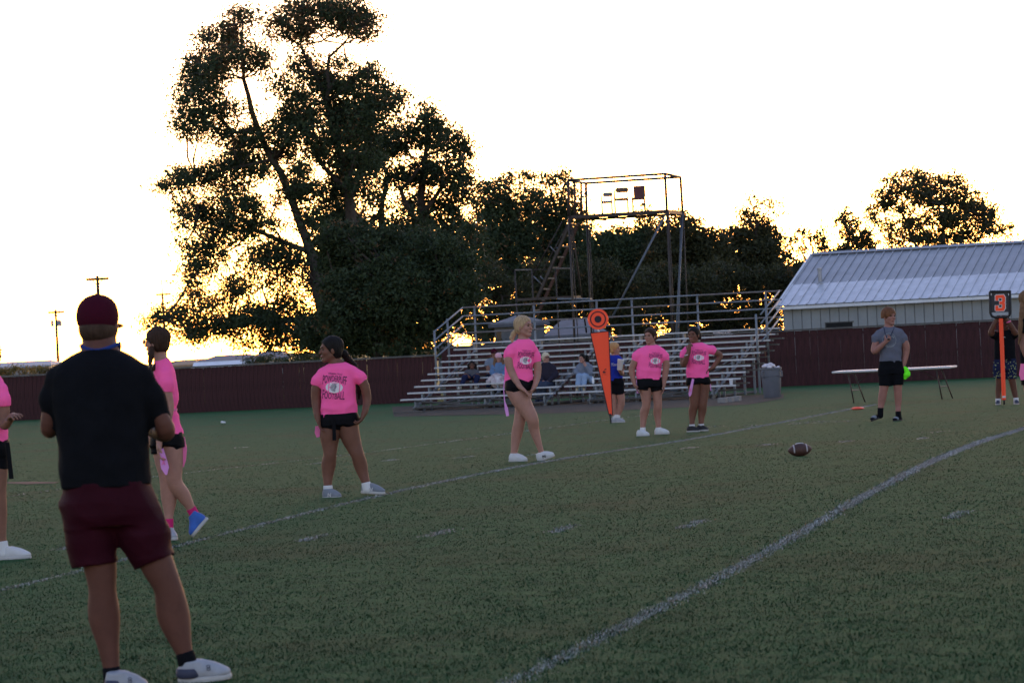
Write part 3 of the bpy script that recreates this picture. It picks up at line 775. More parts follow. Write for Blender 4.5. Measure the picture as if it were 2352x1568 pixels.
big = [(440, 75, 60, 40, .7, BR), (340, 160, 75, 55, .9, BR), (440, 245, 85, 65, .9, BR), (290, 300, 105, 85, 1, .12), (250, 420, 95, 80), (205, 530, 60, 50), (340, 490, 70, 70, .7), (420, 600, 90, 60), (520, 275, 45, 55, .6, .1),
       (700, 55, 120, 55, 1, BR), (600, 120, 85, 55, .9, BR), (850, 35, 110, 50, 1, .2), (965, 105, 60, 60, .7, BR), (740, 125, 100, 40, .6, BR), (900, 85, 70, 40, .7, .2),
       (705, 265, 55, 55, .8, .1), (620, 370, 70, 60, .8), (765, 330, 55, 55, .8), (820, 390, 75, 70), (950, 360, 95, 75), (1060, 415, 60, 50), (690, 470, 80, 60, .9), (870, 500, 100, 75), (990, 480, 80, 60), (590, 550, 80, 55, .9), (580, 640, 60, 40, .8),
       (125, 775, 48, 32, .8), (225, 745, 85, 36), (330, 715, 85, 50), (440, 690, 90, 55), (380, 815, 100, 55), (230, 860, 50, 50, .7), (330, 920, 75, 55), (200, 940, 32, 26, .6), (450, 890, 80, 65, .9), (410, 970, 100, 45), (250, 1060, 70, 50, .8), (235, 1150, 60, 42, .8), (330, 1030, 60, 45, .8), (530, 1060, 75, 45, .8), (620, 1080, 70, 50), (430, 1210, 50, 45, .7), (490, 1130, 80, 40, .8), (600, 1200, 80, 50, .8),
       (95, 1340, 55, 32, .9), (170, 1335, 45, 28, .7), (245, 1310, 50, 45, .7), (320, 1275, 50, 50, .8), (365, 1360, 95, 50), (480, 1335, 80, 45), (560, 1400, 70, 50, .8), (640, 1330, 90, 80), (430, 1425, 50, 26, .6), (690, 1440, 80, 45),
       (760, 620, 80, 50), (680, 700, 50, 32, .6), (845, 780, 70, 42, .8), (640, 790, 40, 40, .4), (700, 900, 40, 60, .6), (920, 680, 90, 65)]
HULL = [(395, 45), (490, 60), (520, 110), (590, 100), (640, 5), (940, 5), (1020, 180), (960, 180), (880, 195), (830, 270), (960, 285), (1030, 360), (1105, 390), (1105, 480), (1050, 570), (1000, 700), (900, 830), (780, 860), (745, 1000), (770, 1470), (620, 1485), (430, 1440), (280, 1420), (50, 1370), (70, 1315), (220, 1295), (190, 1150), (190, 1010), (285, 965), (185, 950), (180, 840), (90, 805), (90, 765), (215, 715), (345, 670), (300, 605), (220, 595), (160, 510), (205, 480), (170, 370), (215, 235), (280, 150)]
HOLES = [(705, 860, 48, 42), (640, 925, 45, 45), (570, 440, 50, 45), (760, 175, 90, 40), (620, 195, 70, 45), (495, 410, 28, 75), (585, 890, 60, 45), (560, 975, 70, 26), (235, 1000, 60, 22), (310, 1195, 70, 38), (560, 1285, 45, 28), (500, 170, 28, 60), (880, 240, 70, 45), (360, 640, 40, 24), (150, 830, 30, 24), (480, 1260, 60, 30), (350, 1330, 20, 16), (300, 1420, 60, 25), (930, 780, 40, 40)]
def inside(x, y, poly):
    c = False; n = len(poly)
    for i in range(n):
        (x0, y0), (x1, y1) = poly[i], poly[i - 1]
        if (y0 > y) != (y1 > y) and x < (x1 - x0) * (y - y0) / (y1 - y0) + x0: c = not c
    return c
rf = random.Random(21)
for _ in range(34):
    big.append((rf.uniform(620, 1000), rf.uniform(470, 830), rf.uniform(30, 50), rf.uniform(24, 40), rf.uniform(.5, 1.0), .04))
for _ in range(90):      # feathery sprays along the outline
    i = rf.randrange(len(HULL)); (x0, y0), (x1, y1) = HULL[i], HULL[i - 1]; t = rf.random()
    if not (x0 > 740 and y0 > 840): big.append((x0 + (x1 - x0) * t + rf.uniform(-14, 14), y0 + (y1 - y0) * t + rf.uniform(-12, 12), rf.uniform(10, 22), rf.uniform(8, 18), rf.uniform(.3, .8), .3 if y0 < 260 else .05))
while len(big) < 330:
    x, y = rf.uniform(60, 1110), rf.uniform(0, 1480)
    if inside(x, y, HULL) and not any(((x - a) / (c * .8)) ** 2 + ((y - b) / (d * .8)) ** 2 < 1 for a, b, c, d in HOLES): big.append((x, y, rf.uniform(24, 46), rf.uniform(20, 36), rf.uniform(.45, 1.0), .35 if y < 260 else .04))
tree('tall spreading pecan tree with forked trunk towering over the left field', 'pecan_tree', 124, big,
     [[(800, 1480, 34), (750, 1200, 28), (705, 1010, 20), (640, 830, 17), (560, 670, 15), (500, 540, 13), (440, 330, 9), (432, 200, 6), (440, 90, 3)],
      [(800, 1480, 30), (905, 1180, 28), (905, 980, 24), (880, 800, 21), (830, 600, 17), (790, 430, 14), (740, 310, 9), (680, 190, 5), (690, 110, 3)],
      [(790, 430, 10), (800, 240, 7), (860, 185, 5), (910, 120, 3)], [(700, 1050, 13), (600, 1015, 11), (480, 960, 9), (390, 900, 6), (250, 860, 3)],
      [(880, 800, 12), (760, 680, 9), (700, 560, 6), (630, 420, 3)], [(760, 1340, 12), (560, 1350, 10), (370, 1362, 7), (240, 1390, 5), (110, 1345, 3)],
      [(500, 540, 8), (400, 560, 6), (280, 430, 3)], [(560, 670, 7), (430, 700, 5), (240, 745, 3), (130, 775, 2)], [(830, 600, 9), (930, 460, 6), (1050, 410, 3)], [(440, 330, 5), (330, 300, 4), (300, 200, 2)]],
     conv=T1, sc=0.5469, size=0.15, dens=1.25, depth=2.2, grow=1.15, clump=0.46)
right = [(1000, 620, 90, 70), (1100, 590, 80, 65), (1210, 545, 75, 70), (1212, 460, 32, 38, .8), (1300, 610, 80, 65), (1375, 640, 38, 48, .8), (1180, 730, 95, 65), (1310, 730, 75, 65), (1060, 750, 70, 50, .9), (1000, 850, 50, 40, .8), (1160, 850, 80, 45, .8), (1290, 845, 75, 45, .8), (1370, 800, 50, 60, .8),
         (820, 900, 85, 75), (905, 1000, 110, 120), (770, 970, 50, 55, .8), (810, 1150, 110, 110), (960, 1200, 160, 150), (1100, 1030, 150, 130), (1250, 990, 140, 120), (1350, 1080, 110, 130)]
tree('dense dark elm standing right of the pecan tree', 'elm_tree', 131, right,
     [[(1120, 1480, 30), (1150, 1150, 26), (1190, 900, 18), (1205, 650, 10), (1212, 480, 4)], [(1050, 1200, 18), (1020, 900, 13), (1050, 740, 9), (1000, 620, 4)], [(1180, 950, 12), (1100, 800, 9), (1180, 700, 5)], [(1190, 900, 10), (1290, 760, 7), (1360, 650, 3)]],
     conv=T1, sc=0.5469, size=0.16, dens=1.6, depth=2.0, clump=0.44)
low = [(980, 1120, 130, 120), (1080, 1230, 150, 130), (1250, 1190, 150, 140), (1180, 1330, 150, 90), (900, 1330, 130, 90), (1020, 1390, 150, 70), (760, 1390, 90, 70), (860, 1230, 90, 90), (1350, 1230, 90, 110), (1300, 1360, 90, 50, .8), (1180, 1080, 120, 110), (820, 1080, 70, 80), (1120, 1440, 170, 60), (890, 1440, 140, 60)]
for _ in range(26): low.append((rf.uniform(740, 1400), rf.uniform(940, 1150), rf.uniform(22, 50), rf.uniform(18, 40), rf.uniform(.5, 1.1)))
tree('broad dark cedar filling the ground below the pecan tree', 'cedar_tree', 118, low, [[(1000, 1490, 22), (1020, 1330, 16), (1050, 1150, 8)], [(1020, 1330, 10), (1230, 1230, 5)], [(1010, 1390, 9), (860, 1300, 4)]], conv=T1, sc=0.5469, size=0.16, dens=2.0, depth=1.2)
GRP = 'trees along the back of the field'
# trees behind the tower: thin tops against the sky over a dense belt
tree('thin topped tree just left of the filming tower', 'oak_tree', 165, [(1160, 415, 26, 20, .5), (1135, 440, 24, 30, .8), (1105, 430, 16, 16, .5), (1120, 475, 34, 34), (1165, 455, 30, 30, .7), (1150, 510, 45, 35), (1190, 490, 35, 35), (1205, 410, 20, 20, .5), (1220, 450, 26, 26, .6), (1130, 560, 50, 45, 1.4), (1185, 560, 50, 45, 1.4), (1150, 620, 50, 40, 1.3), (1200, 640, 45, 35, 1.1), (1160, 690, 35, 26, .4)],
     [[(1165, 800, 8), (1165, 640, 7), (1160, 520, 5), (1160, 420, 2)], [(1163, 580, 4), (1205, 430, 2)], [(1163, 580, 4), (1120, 450, 2)]], size=0.2, dens=1.0, clump=0.45, group=GRP)
tree('open crowned tree directly behind the tower platform', 'oak_tree', 168, [(1255, 415, 26, 20, .5), (1240, 460, 30, 26, .6), (1290, 410, 26, 22, .5), (1300, 450, 30, 26, .6), (1270, 490, 45, 30, .9), (1320, 490, 30, 26, .7), (1340, 520, 26, 18, .6), (1250, 540, 50, 45, 1.3), (1310, 555, 50, 40, 1.4), (1270, 610, 50, 45, 1.4), (1330, 615, 50, 45, 1.4), (1240, 660, 40, 26, .6), (1290, 675, 45, 30, .8), (1350, 670, 40, 35, .9)],
     [[(1285, 800, 8), (1285, 640, 7), (1280, 520, 5), (1260, 415, 2)], [(1283, 560, 4), (1300, 410, 2)]], size=0.2, dens=1.0, clump=0.45, group=GRP)
tree('round dark tree between the tower legs', 'oak_tree', 162, [(1420, 545, 40, 22, .9), (1390, 575, 45, 35, 1.3), (1440, 580, 50, 40, 1.4), (1480, 560, 40, 35, 1.2), (1400, 630, 50, 40, 1.4), (1455, 640, 55, 40, 1.4), (1400, 680, 40, 30, .7), (1450, 690, 45, 26, .6), (1490, 620, 40, 40, 1.3), (1480, 488, 15, 14, .5), (1485, 520, 26, 18, .7)],
     [[(1430, 800, 8), (1432, 650, 7), (1430, 560, 3)]], size=0.2, dens=1.15, clump=0.45, group=GRP)
tree('dark tree seen through the right legs of the tower', 'oak_tree', 160, [(1560, 500, 26, 18, .6), (1540, 540, 40, 30, 1.1), (1590, 530, 35, 24, .9), (1520, 590, 45, 40, 1.4), (1575, 590, 50, 40, 1.4), (1625, 560, 40, 32, 1.1), (1545, 650, 50, 35, 1.3), (1610, 640, 50, 40, 1.3), (1550, 695, 45, 22, .5), (1620, 690, 40, 26, .7), (1640, 600, 40, 40, 1.3)],
     [[(1580, 800, 8), (1578, 650, 6), (1570, 540, 3)]], m=M_LEAFW, size=0.2, dens=1.15, clump=0.45, group=GRP)
def T8(X, Y): return Z8(X, Y)
tree('dark tree with a thin feathery top between tower and metal building', 'oak_tree', 163, [(220, 395, 45, 45, .45), (195, 490, 60, 40, .55), (330, 425, 55, 38, .45), (410, 420, 42, 42, .5), (280, 520, 80, 45, .6), (330, 590, 85, 45, .8), (450, 510, 50, 26, .4), (230, 565, 70, 40, .6), (100, 680, 110, 80, 1.3), (250, 690, 120, 90, 1.4), (380, 680, 100, 80, 1.2), (130, 820, 120, 100, 1.4), (300, 830, 130, 100, 1.4), (420, 800, 90, 80, 1.2), (200, 950, 130, 90, 1.3), (360, 950, 120, 80, 1.2), (470, 900, 60, 70, 1), (300, 1050, 120, 60, .8)],
     [[(270, 1350, 26), (275, 900, 22), (280, 620, 12), (260, 450, 4)], [(278, 620, 8), (400, 430, 3)]], m=M_LEAFW, conv=T8, sc=0.2969, size=0.2, dens=1.0, clump=0.42, group=GRP)
tree('gappy tree with the low sun behind it left of the metal roof', 'oak_tree', 166, [(700, 680, 60, 45, .6), (790, 700, 42, 65, .7), (620, 650, 50, 35, .5), (560, 690, 45, 40, .5), (640, 770, 45, 30, .5), (805, 810, 45, 95, .9), (590, 770, 40, 50, .5), (700, 920, 90, 50, 1), (570, 940, 60, 60, .9), (620, 1020, 100, 70, 1.1), (740, 980, 60, 60, 1), (510, 1040, 60, 60, .9), (520, 820, 35, 60, .6), (800, 620, 30, 26, .3)],
     [[(690, 1350, 22), (690, 1000, 18), (720, 800, 10), (700, 690, 4)], [(700, 900, 10), (600, 740, 4)], [(700, 900, 10), (800, 720, 4)]], m=M_LEAFW, conv=T8, sc=0.2969, size=0.19, dens=1.0, clump=0.34, group=GRP)
tree('small slim tree beside the left end of the metal roof ridge', 'oak_tree', 175, [(960, 490, 45, 40, .6), (945, 560, 55, 50, .8), (1050, 570, 65, 45, .8), (985, 650, 60, 50, .8), (1085, 680, 75, 55, .9), (1150, 740, 70, 40, 1), (950, 790, 70, 45, 1), (1120, 630, 40, 40, .6), (1020, 740, 60, 50, .8), (900, 850, 60, 50, .9), (1050, 830, 90, 40, 1)],
     [[(1010, 1300, 16), (1010, 800, 13), (980, 600, 6), (965, 490, 2)], [(1010, 760, 7), (1100, 640, 3)]], m=M_LEAFW, conv=T8, sc=0.2969, size=0.2, dens=1.0, clump=0.36, group=GRP)
rt = [(1480, 205, 90, 42, .9), (1320, 235, 70, 45, .7), (1250, 330, 60, 50, .7), (1600, 255, 100, 60), (1785, 235, 100, 46), (1880, 295, 60, 50, .9), (1400, 320, 90, 60), (1550, 380, 90, 60, .8), (1700, 370, 90, 70, .9), (1850, 410, 90, 65), (1960, 450, 95, 60), (2065, 500, 70, 55), (1280, 430, 80, 60), (1190, 490, 55, 50, .8), (1400, 480, 60, 50, .7), (1660, 510, 80, 60, .9), (1800, 550, 90, 60), (1950, 590, 80, 45, .8), (2080, 630, 80, 40, .9), (2210, 600, 60, 35, .6), (1570, 680, 90, 50), (1760, 690, 110, 50), (1900, 690, 100, 40), (1290, 590, 70, 55, .6), (1330, 700, 80, 45, .7), (2230, 690, 60, 26, .5), (1430, 640, 50, 40, .5)]
while len(rt) < 75:
    x, y = rf.uniform(1180, 2180), rf.uniform(230, 760)
    if ((x - 1640) / 520) ** 2 + ((y - 620) / 430) ** 2 < 1: rt.append((x, y, rf.uniform(30, 60), rf.uniform(22, 42), rf.uniform(.4, .85)))
tree('big round tree standing behind the metal building roof', 'oak_tree', 178, rt, [[(1725, 1300, 26), (1728, 760, 20), (1735, 560, 14), (1735, 420, 9), (1700, 290, 4)], [(1600, 900, 14), (1490, 700, 11), (1440, 560, 9), (1390, 460, 6), (1330, 300, 3)], [(1735, 560, 8), (1880, 470, 5), (2050, 500, 3)], [(1735, 420, 6), (1800, 290, 3)], [(1440, 560, 5), (1560, 400, 3)]],
     m=M_LEAFW, conv=T8, sc=0.2969, size=0.21, dens=0.85, clump=0.5, depth=2.0, group=GRP)
UND = 'low trees under the belt behind the bleachers'
def under(label, Y, blobs, tx, dens=1.0):
    tree(label, 'hackberry_tree', Y, blobs, [[(tx, 800, 5), (tx, 740, 4), (tx + 3, 680, 2)]], m=M_LEAFW, size=0.17, dens=dens, clump=0.30, group=UND, depth=1.0)
under('low leafy tree filling the gap left of the tower stair', 150, [(1120, 640, 40, 40), (1105, 700, 30, 40, .8), (1140, 690, 30, 30, .9), (1180, 670, 40, 26, 1.0), (1165, 715, 40, 22, 1.0), (1210, 700, 35, 30, 1.0), (1120, 745, 40, 22, .9), (1195, 740, 40, 16, 1.0)], 1150)
under('low leafy tree below the tower platform', 152, [(1240, 640, 40, 40, 1), (1230, 690, 35, 35, 1.0), (1275, 660, 40, 40, .9), (1280, 710, 40, 26, 1.0), (1320, 650, 45, 45, 1.2), (1320, 705, 40, 30, 1.0), (1250, 735, 40, 16, .9), (1310, 745, 40, 18, 1.0), (1350, 690, 35, 35, .8)], 1290)
under('low leafy tree directly above the round orange marker', 151, [(1380, 640, 45, 45, 1.2), (1390, 700, 40, 35, 1.0), (1430, 670, 45, 40, 1), (1430, 720, 40, 22, .9), (1470, 660, 40, 40, 1), (1470, 710, 40, 26, .9), (1390, 745, 40, 18, .9), (1450, 755, 45, 12, .9)], 1425)
under('low leafy tree above the two right pink players', 153, [(1510, 650, 40, 45, 1.2), (1520, 705, 40, 26, .9), (1560, 660, 45, 45, 1.2), (1560, 712, 40, 24, .9), (1600, 665, 45, 45, 1.1), (1610, 715, 40, 26, .9), (1540, 752, 50, 12, .9), (1610, 755, 50, 12, .9)], 1565)
under('low leafy tree above the upper right bleacher rail', 154, [(1650, 640, 40, 45, 1.2), (1650, 700, 40, 35, .8), (1700, 660, 45, 45, 1.1), (1700, 715, 40, 28, 1.0), (1750, 660, 40, 45, 1), (1750, 720, 35, 26, 1.0), (1790, 640, 35, 35, .8), (1670, 755, 50, 14, .9), (1730, 765, 40, 12, .9)], 1705)
under('low leafy tree against the left end of the metal building', 156, [(1800, 660, 35, 40, .9), (1830, 630, 35, 35, .8), (1790, 700, 26, 26, .9), (1870, 620, 35, 30, .9), (1850, 660, 35, 30, .9), (1900, 600, 30, 26, .8)], 1830)
for j, (x, Yd) in enumerate(((1130, 158), (1215, 160), (1300, 157), (1400, 161), (1480, 158), (1560, 160), (1640, 159), (1715, 157), (1775, 160))):
    rj = random.Random(j)
    tree(['leftmost', 'second', 'third', 'fourth', 'middle', 'sixth', 'seventh', 'eighth', 'rightmost'][j] + ' of the nine dim shrubs low behind the bleacher railings', 'tall_shrub', Yd, [(x + rj.uniform(-45, 45), rj.uniform(715, 785), rj.uniform(16, 30), rj.uniform(10, 20), rj.uniform(.6, 1.1)) for _ in range(11)], [[(x, 815, 3), (x + 4, 760, 2), (x + 2, 725, 1)]], m=M_LEAFW, size=0.16, dens=0.8, clump=0.26, group='shrubs low behind the bleachers', depth=0.8)
# scrub along the fence at far left and dark shrubs by the houses
def bush(label, Y, blobs, m, size=0.12, dens=1.6, group=None):
    k = mpp(Y); BB = [(P(x, y, Y + random.uniform(-.3, .3)), (rx * k, rx * k, ry * k), 1.0, 0.1) for x, y, rx, ry in blobs]
    c = BB[0][0]; root = empty('shrub', (c.x, c.y, gz(c.x, c.y))); tag(root, label, 'shrub', group)
    mb = MB()
    for p, r, _, _ in BB:
        for _ in range(3): mb.tube([(p.x + random.uniform(-.1, .1), p.y, gz(p.x, p.y)), p + Vector((random.uniform(-.5, .5) * r[0], 0, 0))], 0.02, 4)
    mb.build('stem', M_BARK, root)
    me, n = leaves_mesh('foliage', BB, m, size, dens, 0.2); link(bpy.data.objects.new('foliage', me), root)
M_YELL = leaf_material('leaf_yellow', (0.10, 0.085, 0.03), (0.17, 0.13, 0.045), (0.2, 0.12, 0.04), 0.35)
bush('yellow green shrub at the far left edge beyond the fence', 150, [(20, 852, 26, 12), (50, 850, 14, 10), (-20, 852, 26, 12)], M_YELL)
bush('yellow green shrub just left of the man in black', 148, [(85, 851, 22, 10), (112, 852, 16, 9), (135, 852, 18, 9)], M_YELL)
bush('dark shrub in front of the pale gabled house', 200, [(592, 826, 24, 12), (612, 824, 14, 10), (570, 828, 12, 8)], M_LEAF)
bush('dark shrub under the right edge of the pecan tree', 180, [(650, 832, 26, 12), (690, 825, 30, 16), (720, 828, 24, 14)], M_LEAF)
bush('small dark bush in front of the grey house seen through the railings', 137, [(1112, 775, 10, 20), (1140, 792, 16, 10)], M_LEAF)
# low wooded hills on the horizon
mb = MB(); n = 60; top = []
for i in range(n + 1):
    X = -700 + 1400 * i / n; Yh = 2400
    top.append((X, Yh, gz(X, Yh) + 3.5 + 2.0 * math.sin(i * 0.9) + 1.5 * math.sin(i * 2.3 + 1) + 1.0 * math.sin(i * 5.1)))
vs = []
for (X, Y_, z) in top: vs += [(X, Y_ - 60, gz(X, Y_) - 12), (X, Y_, z), (X, Y_ + 80, z - 16)]
fs = []
for i in range(n): fs += [(3 * i, 3 * i + 3, 3 * i + 4, 3 * i + 1), (3 * i + 1, 3 * i + 4, 3 * i + 5, 3 * i + 2)]
mb.add(vs, fs); tag(mb.build('hills', mat('hill_wood', (0.06, 0.06, 0.04), 0.95, 0.3, 0.02), smooth=True), kind='structure')

# ------------------------------------------------------------------ smooth solid modelling for people
class Solid:
    """union of rounded shapes on a grid, turned into one continuous surface"""
    def __init__(s, h=0.007): s.h = h; s.prims = []; s.cuts = []
    def cone(s, a, b, ra, rb, k=0.02, sq=None, sqf=1.0, flat=False):
        a, b = np.array(a, np.float32), np.array(b, np.float32); r = max(ra, rb) * max(1.0, 1.0)
        lo, hi = np.minimum(a, b) - r - 0.03 - k, np.maximum(a, b) + r + 0.03 + k
        n = None if sq is None else np.array(sq, np.float32)
        def f(p):
            ba = b - a; L = max(float(ba @ ba), 1e-9); pa = p - a
            t = np.clip(pa @ ba / L, 0, 1)
            d = pa - t[..., None] * ba
            if n is not None:
                m = d @ n; d = d + (m * (sqf - 1))[..., None] * n
            v = np.sqrt((d * d).sum(-1)) - (ra + (rb - ra) * t)
            return np.maximum(v, pa @ ba / math.sqrt(L) - math.sqrt(L)) if flat else v
        s.prims.append((lo, hi, f, k)); return s
    def chain(s, pts, k=0.02, sq=None, sqf=1.0, flat=False):
        for i, ((a, ra), (b, rb)) in enumerate(zip(pts[:-1], pts[1:])): s.cone(a, b, ra, rb, k, sq, sqf, flat and i == len(pts) - 2)
        return s
    def ell(s, c, A, r, k=0.02):
        c = np.array(c, np.float32); A = np.array(A, np.float32); r = np.array(r, np.float32)
        R = float(r.max()); lo, hi = c - R - 0.03 - k, c + R + 0.03 + k; mn = float(r.min())
        def f(p):
            q = (p - c) @ A.T / r; l = np.sqrt((q * q).sum(-1)) + 1e-6
            g = np.sqrt(((q / r) ** 2).sum(-1)) + 1e-6
            return l * (l - 1) / g
        s.prims.append((lo, hi, f, k)); return s
    def loft(s, rings, lat, k=0.02, ex=2.3):
        """rings: (z, centre xy, half width, half depth), by falling or rising z; lat: unit vector across"""
        R = sorted(rings, key=lambda q: q[0]); z = np.array([q[0] for q in R]); cx = np.array([q[1][0] for q in R]); cy = np.array([q[1][1] for q in R])
        w = np.array([q[2] for q in R]); d = np.array([q[3] for q in R]); lat = np.array(lat, np.float32)[:2]; dep = np.array([-lat[1], lat[0]])
        zf = np.linspace(z[0], z[-1], 60)
        def sm(v):
            y = np.interp(zf, z, v); kk = np.exp(-0.5 * (np.arange(-4, 5) / 2.0) ** 2); kk /= kk.sum()
            yp = np.concatenate([2 * y[0] - y[4:0:-1], y, 2 * y[-1] - y[-2:-6:-1]]); return np.convolve(yp, kk, 'valid')
        CX, CY, W, D = sm(cx), sm(cy), sm(w), sm(d)
        m = max(w.max(), d.max()) + 0.04 + k
        lo = np.array([cx.min() - m, cy.min() - m, z[0] - 0.04 - k]); hi = np.array([cx.max() + m, cy.max() + m, z[-1] + 0.04 + k])
        def f(p):
            zz = p[..., 2]; ix = np.interp(zz, zf, CX); iy = np.interp(zz, zf, CY); iw = np.interp(zz, zf, W); idp = np.interp(zz, zf, D)
            dx, dy = p[..., 0] - ix, p[..., 1] - iy
            l = np.abs(dx * lat[0] + dy * lat[1]) / iw; e = np.abs(dx * dep[0] + dy * dep[1]) / idp
            v = ((l ** ex + e ** ex) ** (1 / ex) - 1) * np.minimum(iw, idp) * 1.1
            return np.maximum(v, np.maximum(zz - z[-1], z[0] - zz))
        s.prims.append((lo, hi, f, k)); return s
    def cut(s, pt, n):
        s.cuts.append((np.array(pt, np.float32), np.array(n, np.float32) / np.linalg.norm(np.array(n)))); return s
    def mesh(s, name, m, disp=None, smooth_it=1):
        h = s.h
        lo = np.min([q[0] for q in s.prims], 0) - 2 * h; hi = np.max([q[1] for q in s.prims], 0) + 2 * h
        n = np.ceil((hi - lo) / h).astype(int) + 1
        Fd = np.full(n, 0.12, np.float32)
        for a, b, f, k in s.prims:
            i0 = np.maximum(0, np.floor((a - lo) / h).astype(int)); i1 = np.minimum(n, np.ceil((b - lo) / h).astype(int) + 1)
            ax = [lo[j] + h * np.arange(i0[j], i1[j]) for j in range(3)]
            p = np.stack(np.meshgrid(*ax, indexing='ij'), -1).astype(np.float32)
            v = f(p).astype(np.float32)
            sl = tuple(slice(i0[j], i1[j]) for j in range(3)); o = Fd[sl]
            if k > 0:
                q = np.clip(0.5 + 0.5 * (o - v) / k, 0, 1); r = o * (1 - q) + v * q - k * q * (1 - q)
                Fd[sl] = np.where(np.abs(o - v) < k, r, np.minimum(o, v))
            else: Fd[sl] = np.minimum(o, v)
        for pt, nn in s.cuts:
            ax = [lo[j] + h * np.arange(n[j]) - pt[j] for j in range(3)]
            pl = ax[0][:, None, None] * nn[0] + ax[1][None, :, None] * nn[1] + ax[2][None, None, :] * nn[2]
            Fd = np.maximum(Fd, pl.astype(np.float32))
        Fd[0] = Fd[-1] = 0.1; Fd[:, 0] = Fd[:, -1] = 0.1; Fd[:, :, 0] = Fd[:, :, -1] = 0.1
        V, Q = surface_nets(Fd)
        V = V * h + lo
        if len(V) == 0: V = np.zeros((4, 3)); Q = np.array([[0, 1, 2, 3]])
        if disp is not None:
            N = vnormals(V, Q); V = V + N * disp(V, N)[:, None]
        return raw_mesh(name, V, Q, m, True)
def vnormals(V, Q):
    a, b, c, d = V[Q[:, 0]], V[Q[:, 1]], V[Q[:, 2]], V[Q[:, 3]]
    fn = np.cross(c - a, d - b); N = np.zeros_like(V)
    for j in range(4): np.add.at(N, Q[:, j], fn)
    return N / (np.linalg.norm(N, axis=1, keepdims=True) + 1e-9)
def surface_nets(Fd):
    S = Fd < 0
    nx_, ny_, nz_ = Fd.shape
    cnt = np.zeros((nx_ - 1, ny_ - 1, nz_ - 1), np.int8)
    corners = [(i, j, k) for i in (0, 1) for j in (0, 1) for k in (0, 1)]
    for i, j, k in corners: cnt += S[i:nx_ - 1 + i, j:ny_ - 1 + j, k:nz_ - 1 + k]
    act = np.argwhere((cnt > 0) & (cnt < 8))
    idx = np.full(cnt.shape, -1, np.int32); idx[act[:, 0], act[:, 1], act[:, 2]] = np.arange(len(act))
    acc = np.zeros((len(act), 3), np.float64); num = np.zeros(len(act))
    for c0 in corners:
        for axn in range(3):
            if c0[axn]: continue
            c1 = list(c0); c1[axn] = 1
            v0 = Fd[act[:, 0] + c0[0], act[:, 1] + c0[1], act[:, 2] + c0[2]]; v1 = Fd[act[:, 0] + c1[0], act[:, 1] + c1[1], act[:, 2] + c1[2]]
            x = (v0 < 0) != (v1 < 0); t = v0[x] / (v0[x] - v1[x])
            p = np.tile(np.array(c0, float), (x.sum(), 1)); p[:, axn] += t
            acc[x] += p; num[x] += 1
    V = act + acc / np.maximum(num, 1)[:, None]
    quads = []
    for axn in range(3):
        sl0 = [slice(1, -1)] * 3; sl1 = [slice(1, -1)] * 3
        sl0[axn] = slice(0, -1); sl1[axn] = slice(1, None)
        a = S[tuple(sl0)]; b = S[tuple(sl1)]
        e = np.argwhere(a != b)
        if not len(e): continue
        base = e.copy(); 
        for j in range(3):
            if j != axn: base[:, j] += 1
        u, w = [(1, 2), (2, 0), (0, 1)][axn]
        def cell(du, dw):
            q = base.copy(); q[:, u] -= du; q[:, w] -= dw
            return idx[q[:, 0], q[:, 1], q[:, 2]]
        q = np.stack([cell(1, 1), cell(0, 1), cell(0, 0), cell(1, 0)], 1)
        inside = a[e[:, 0], e[:, 1], e[:, 2]]
        q[~inside] = q[~inside][:, ::-1]
        quads.append(q)
    Q = np.concatenate(quads) if quads else np.zeros((0, 4), int)
    return V, Q
def folds(amp, seed, zlo=None, zhi=None, k=28.0, horiz=0.6):
    r = np.random.default_rng(seed); ws = []
    for _ in range(7):
        d = r.normal(size=3); d[2] *= (1 + horiz); d /= np.linalg.norm(d); ws.append((d * k * r.uniform(0.5, 1.5), r.uniform(0, 6.28), r.uniform(0.4, 1)))
    def f(V, N):
        P_ = V - V.mean(0); wv = np.zeros(len(V)); wp = 0.9 * np.sin(P_ @ (r.normal(size=3) * 6)) 
        for q, ph, a in ws: wv += a * (1.0 - 1.7 * np.abs(np.sin(0.5 * (P_ @ q + ph + 1.6 * wp))) ** 0.8)
        g = np.ones(len(V))
        if zlo is not None:
            t = (V[:, 2] - V[:, 2].min()) / (np.ptp(V[:, 2]) + 1e-6); g = zlo + (zhi - zlo) * t
        return amp * wv * g / 3.0
    return f
def hairy(amp, seed, k=70.0, ax=2):
    r = np.random.default_rng(seed)
    def f(V, N):
        P_ = V - V.mean(0); a = P_[:, (ax + 1) % 3]; b = P_[:, (ax + 2) % 3]; c = P_[:, ax]
        return amp * (np.sin(a * k + 4 * np.sin(c * 9)) + np.sin(b * k * 1.3 + 3 * np.sin(c * 11 + 1)) + 0.6 * np.sin((a + b) * k * 2.1 + c * 14)) / 2
    return f

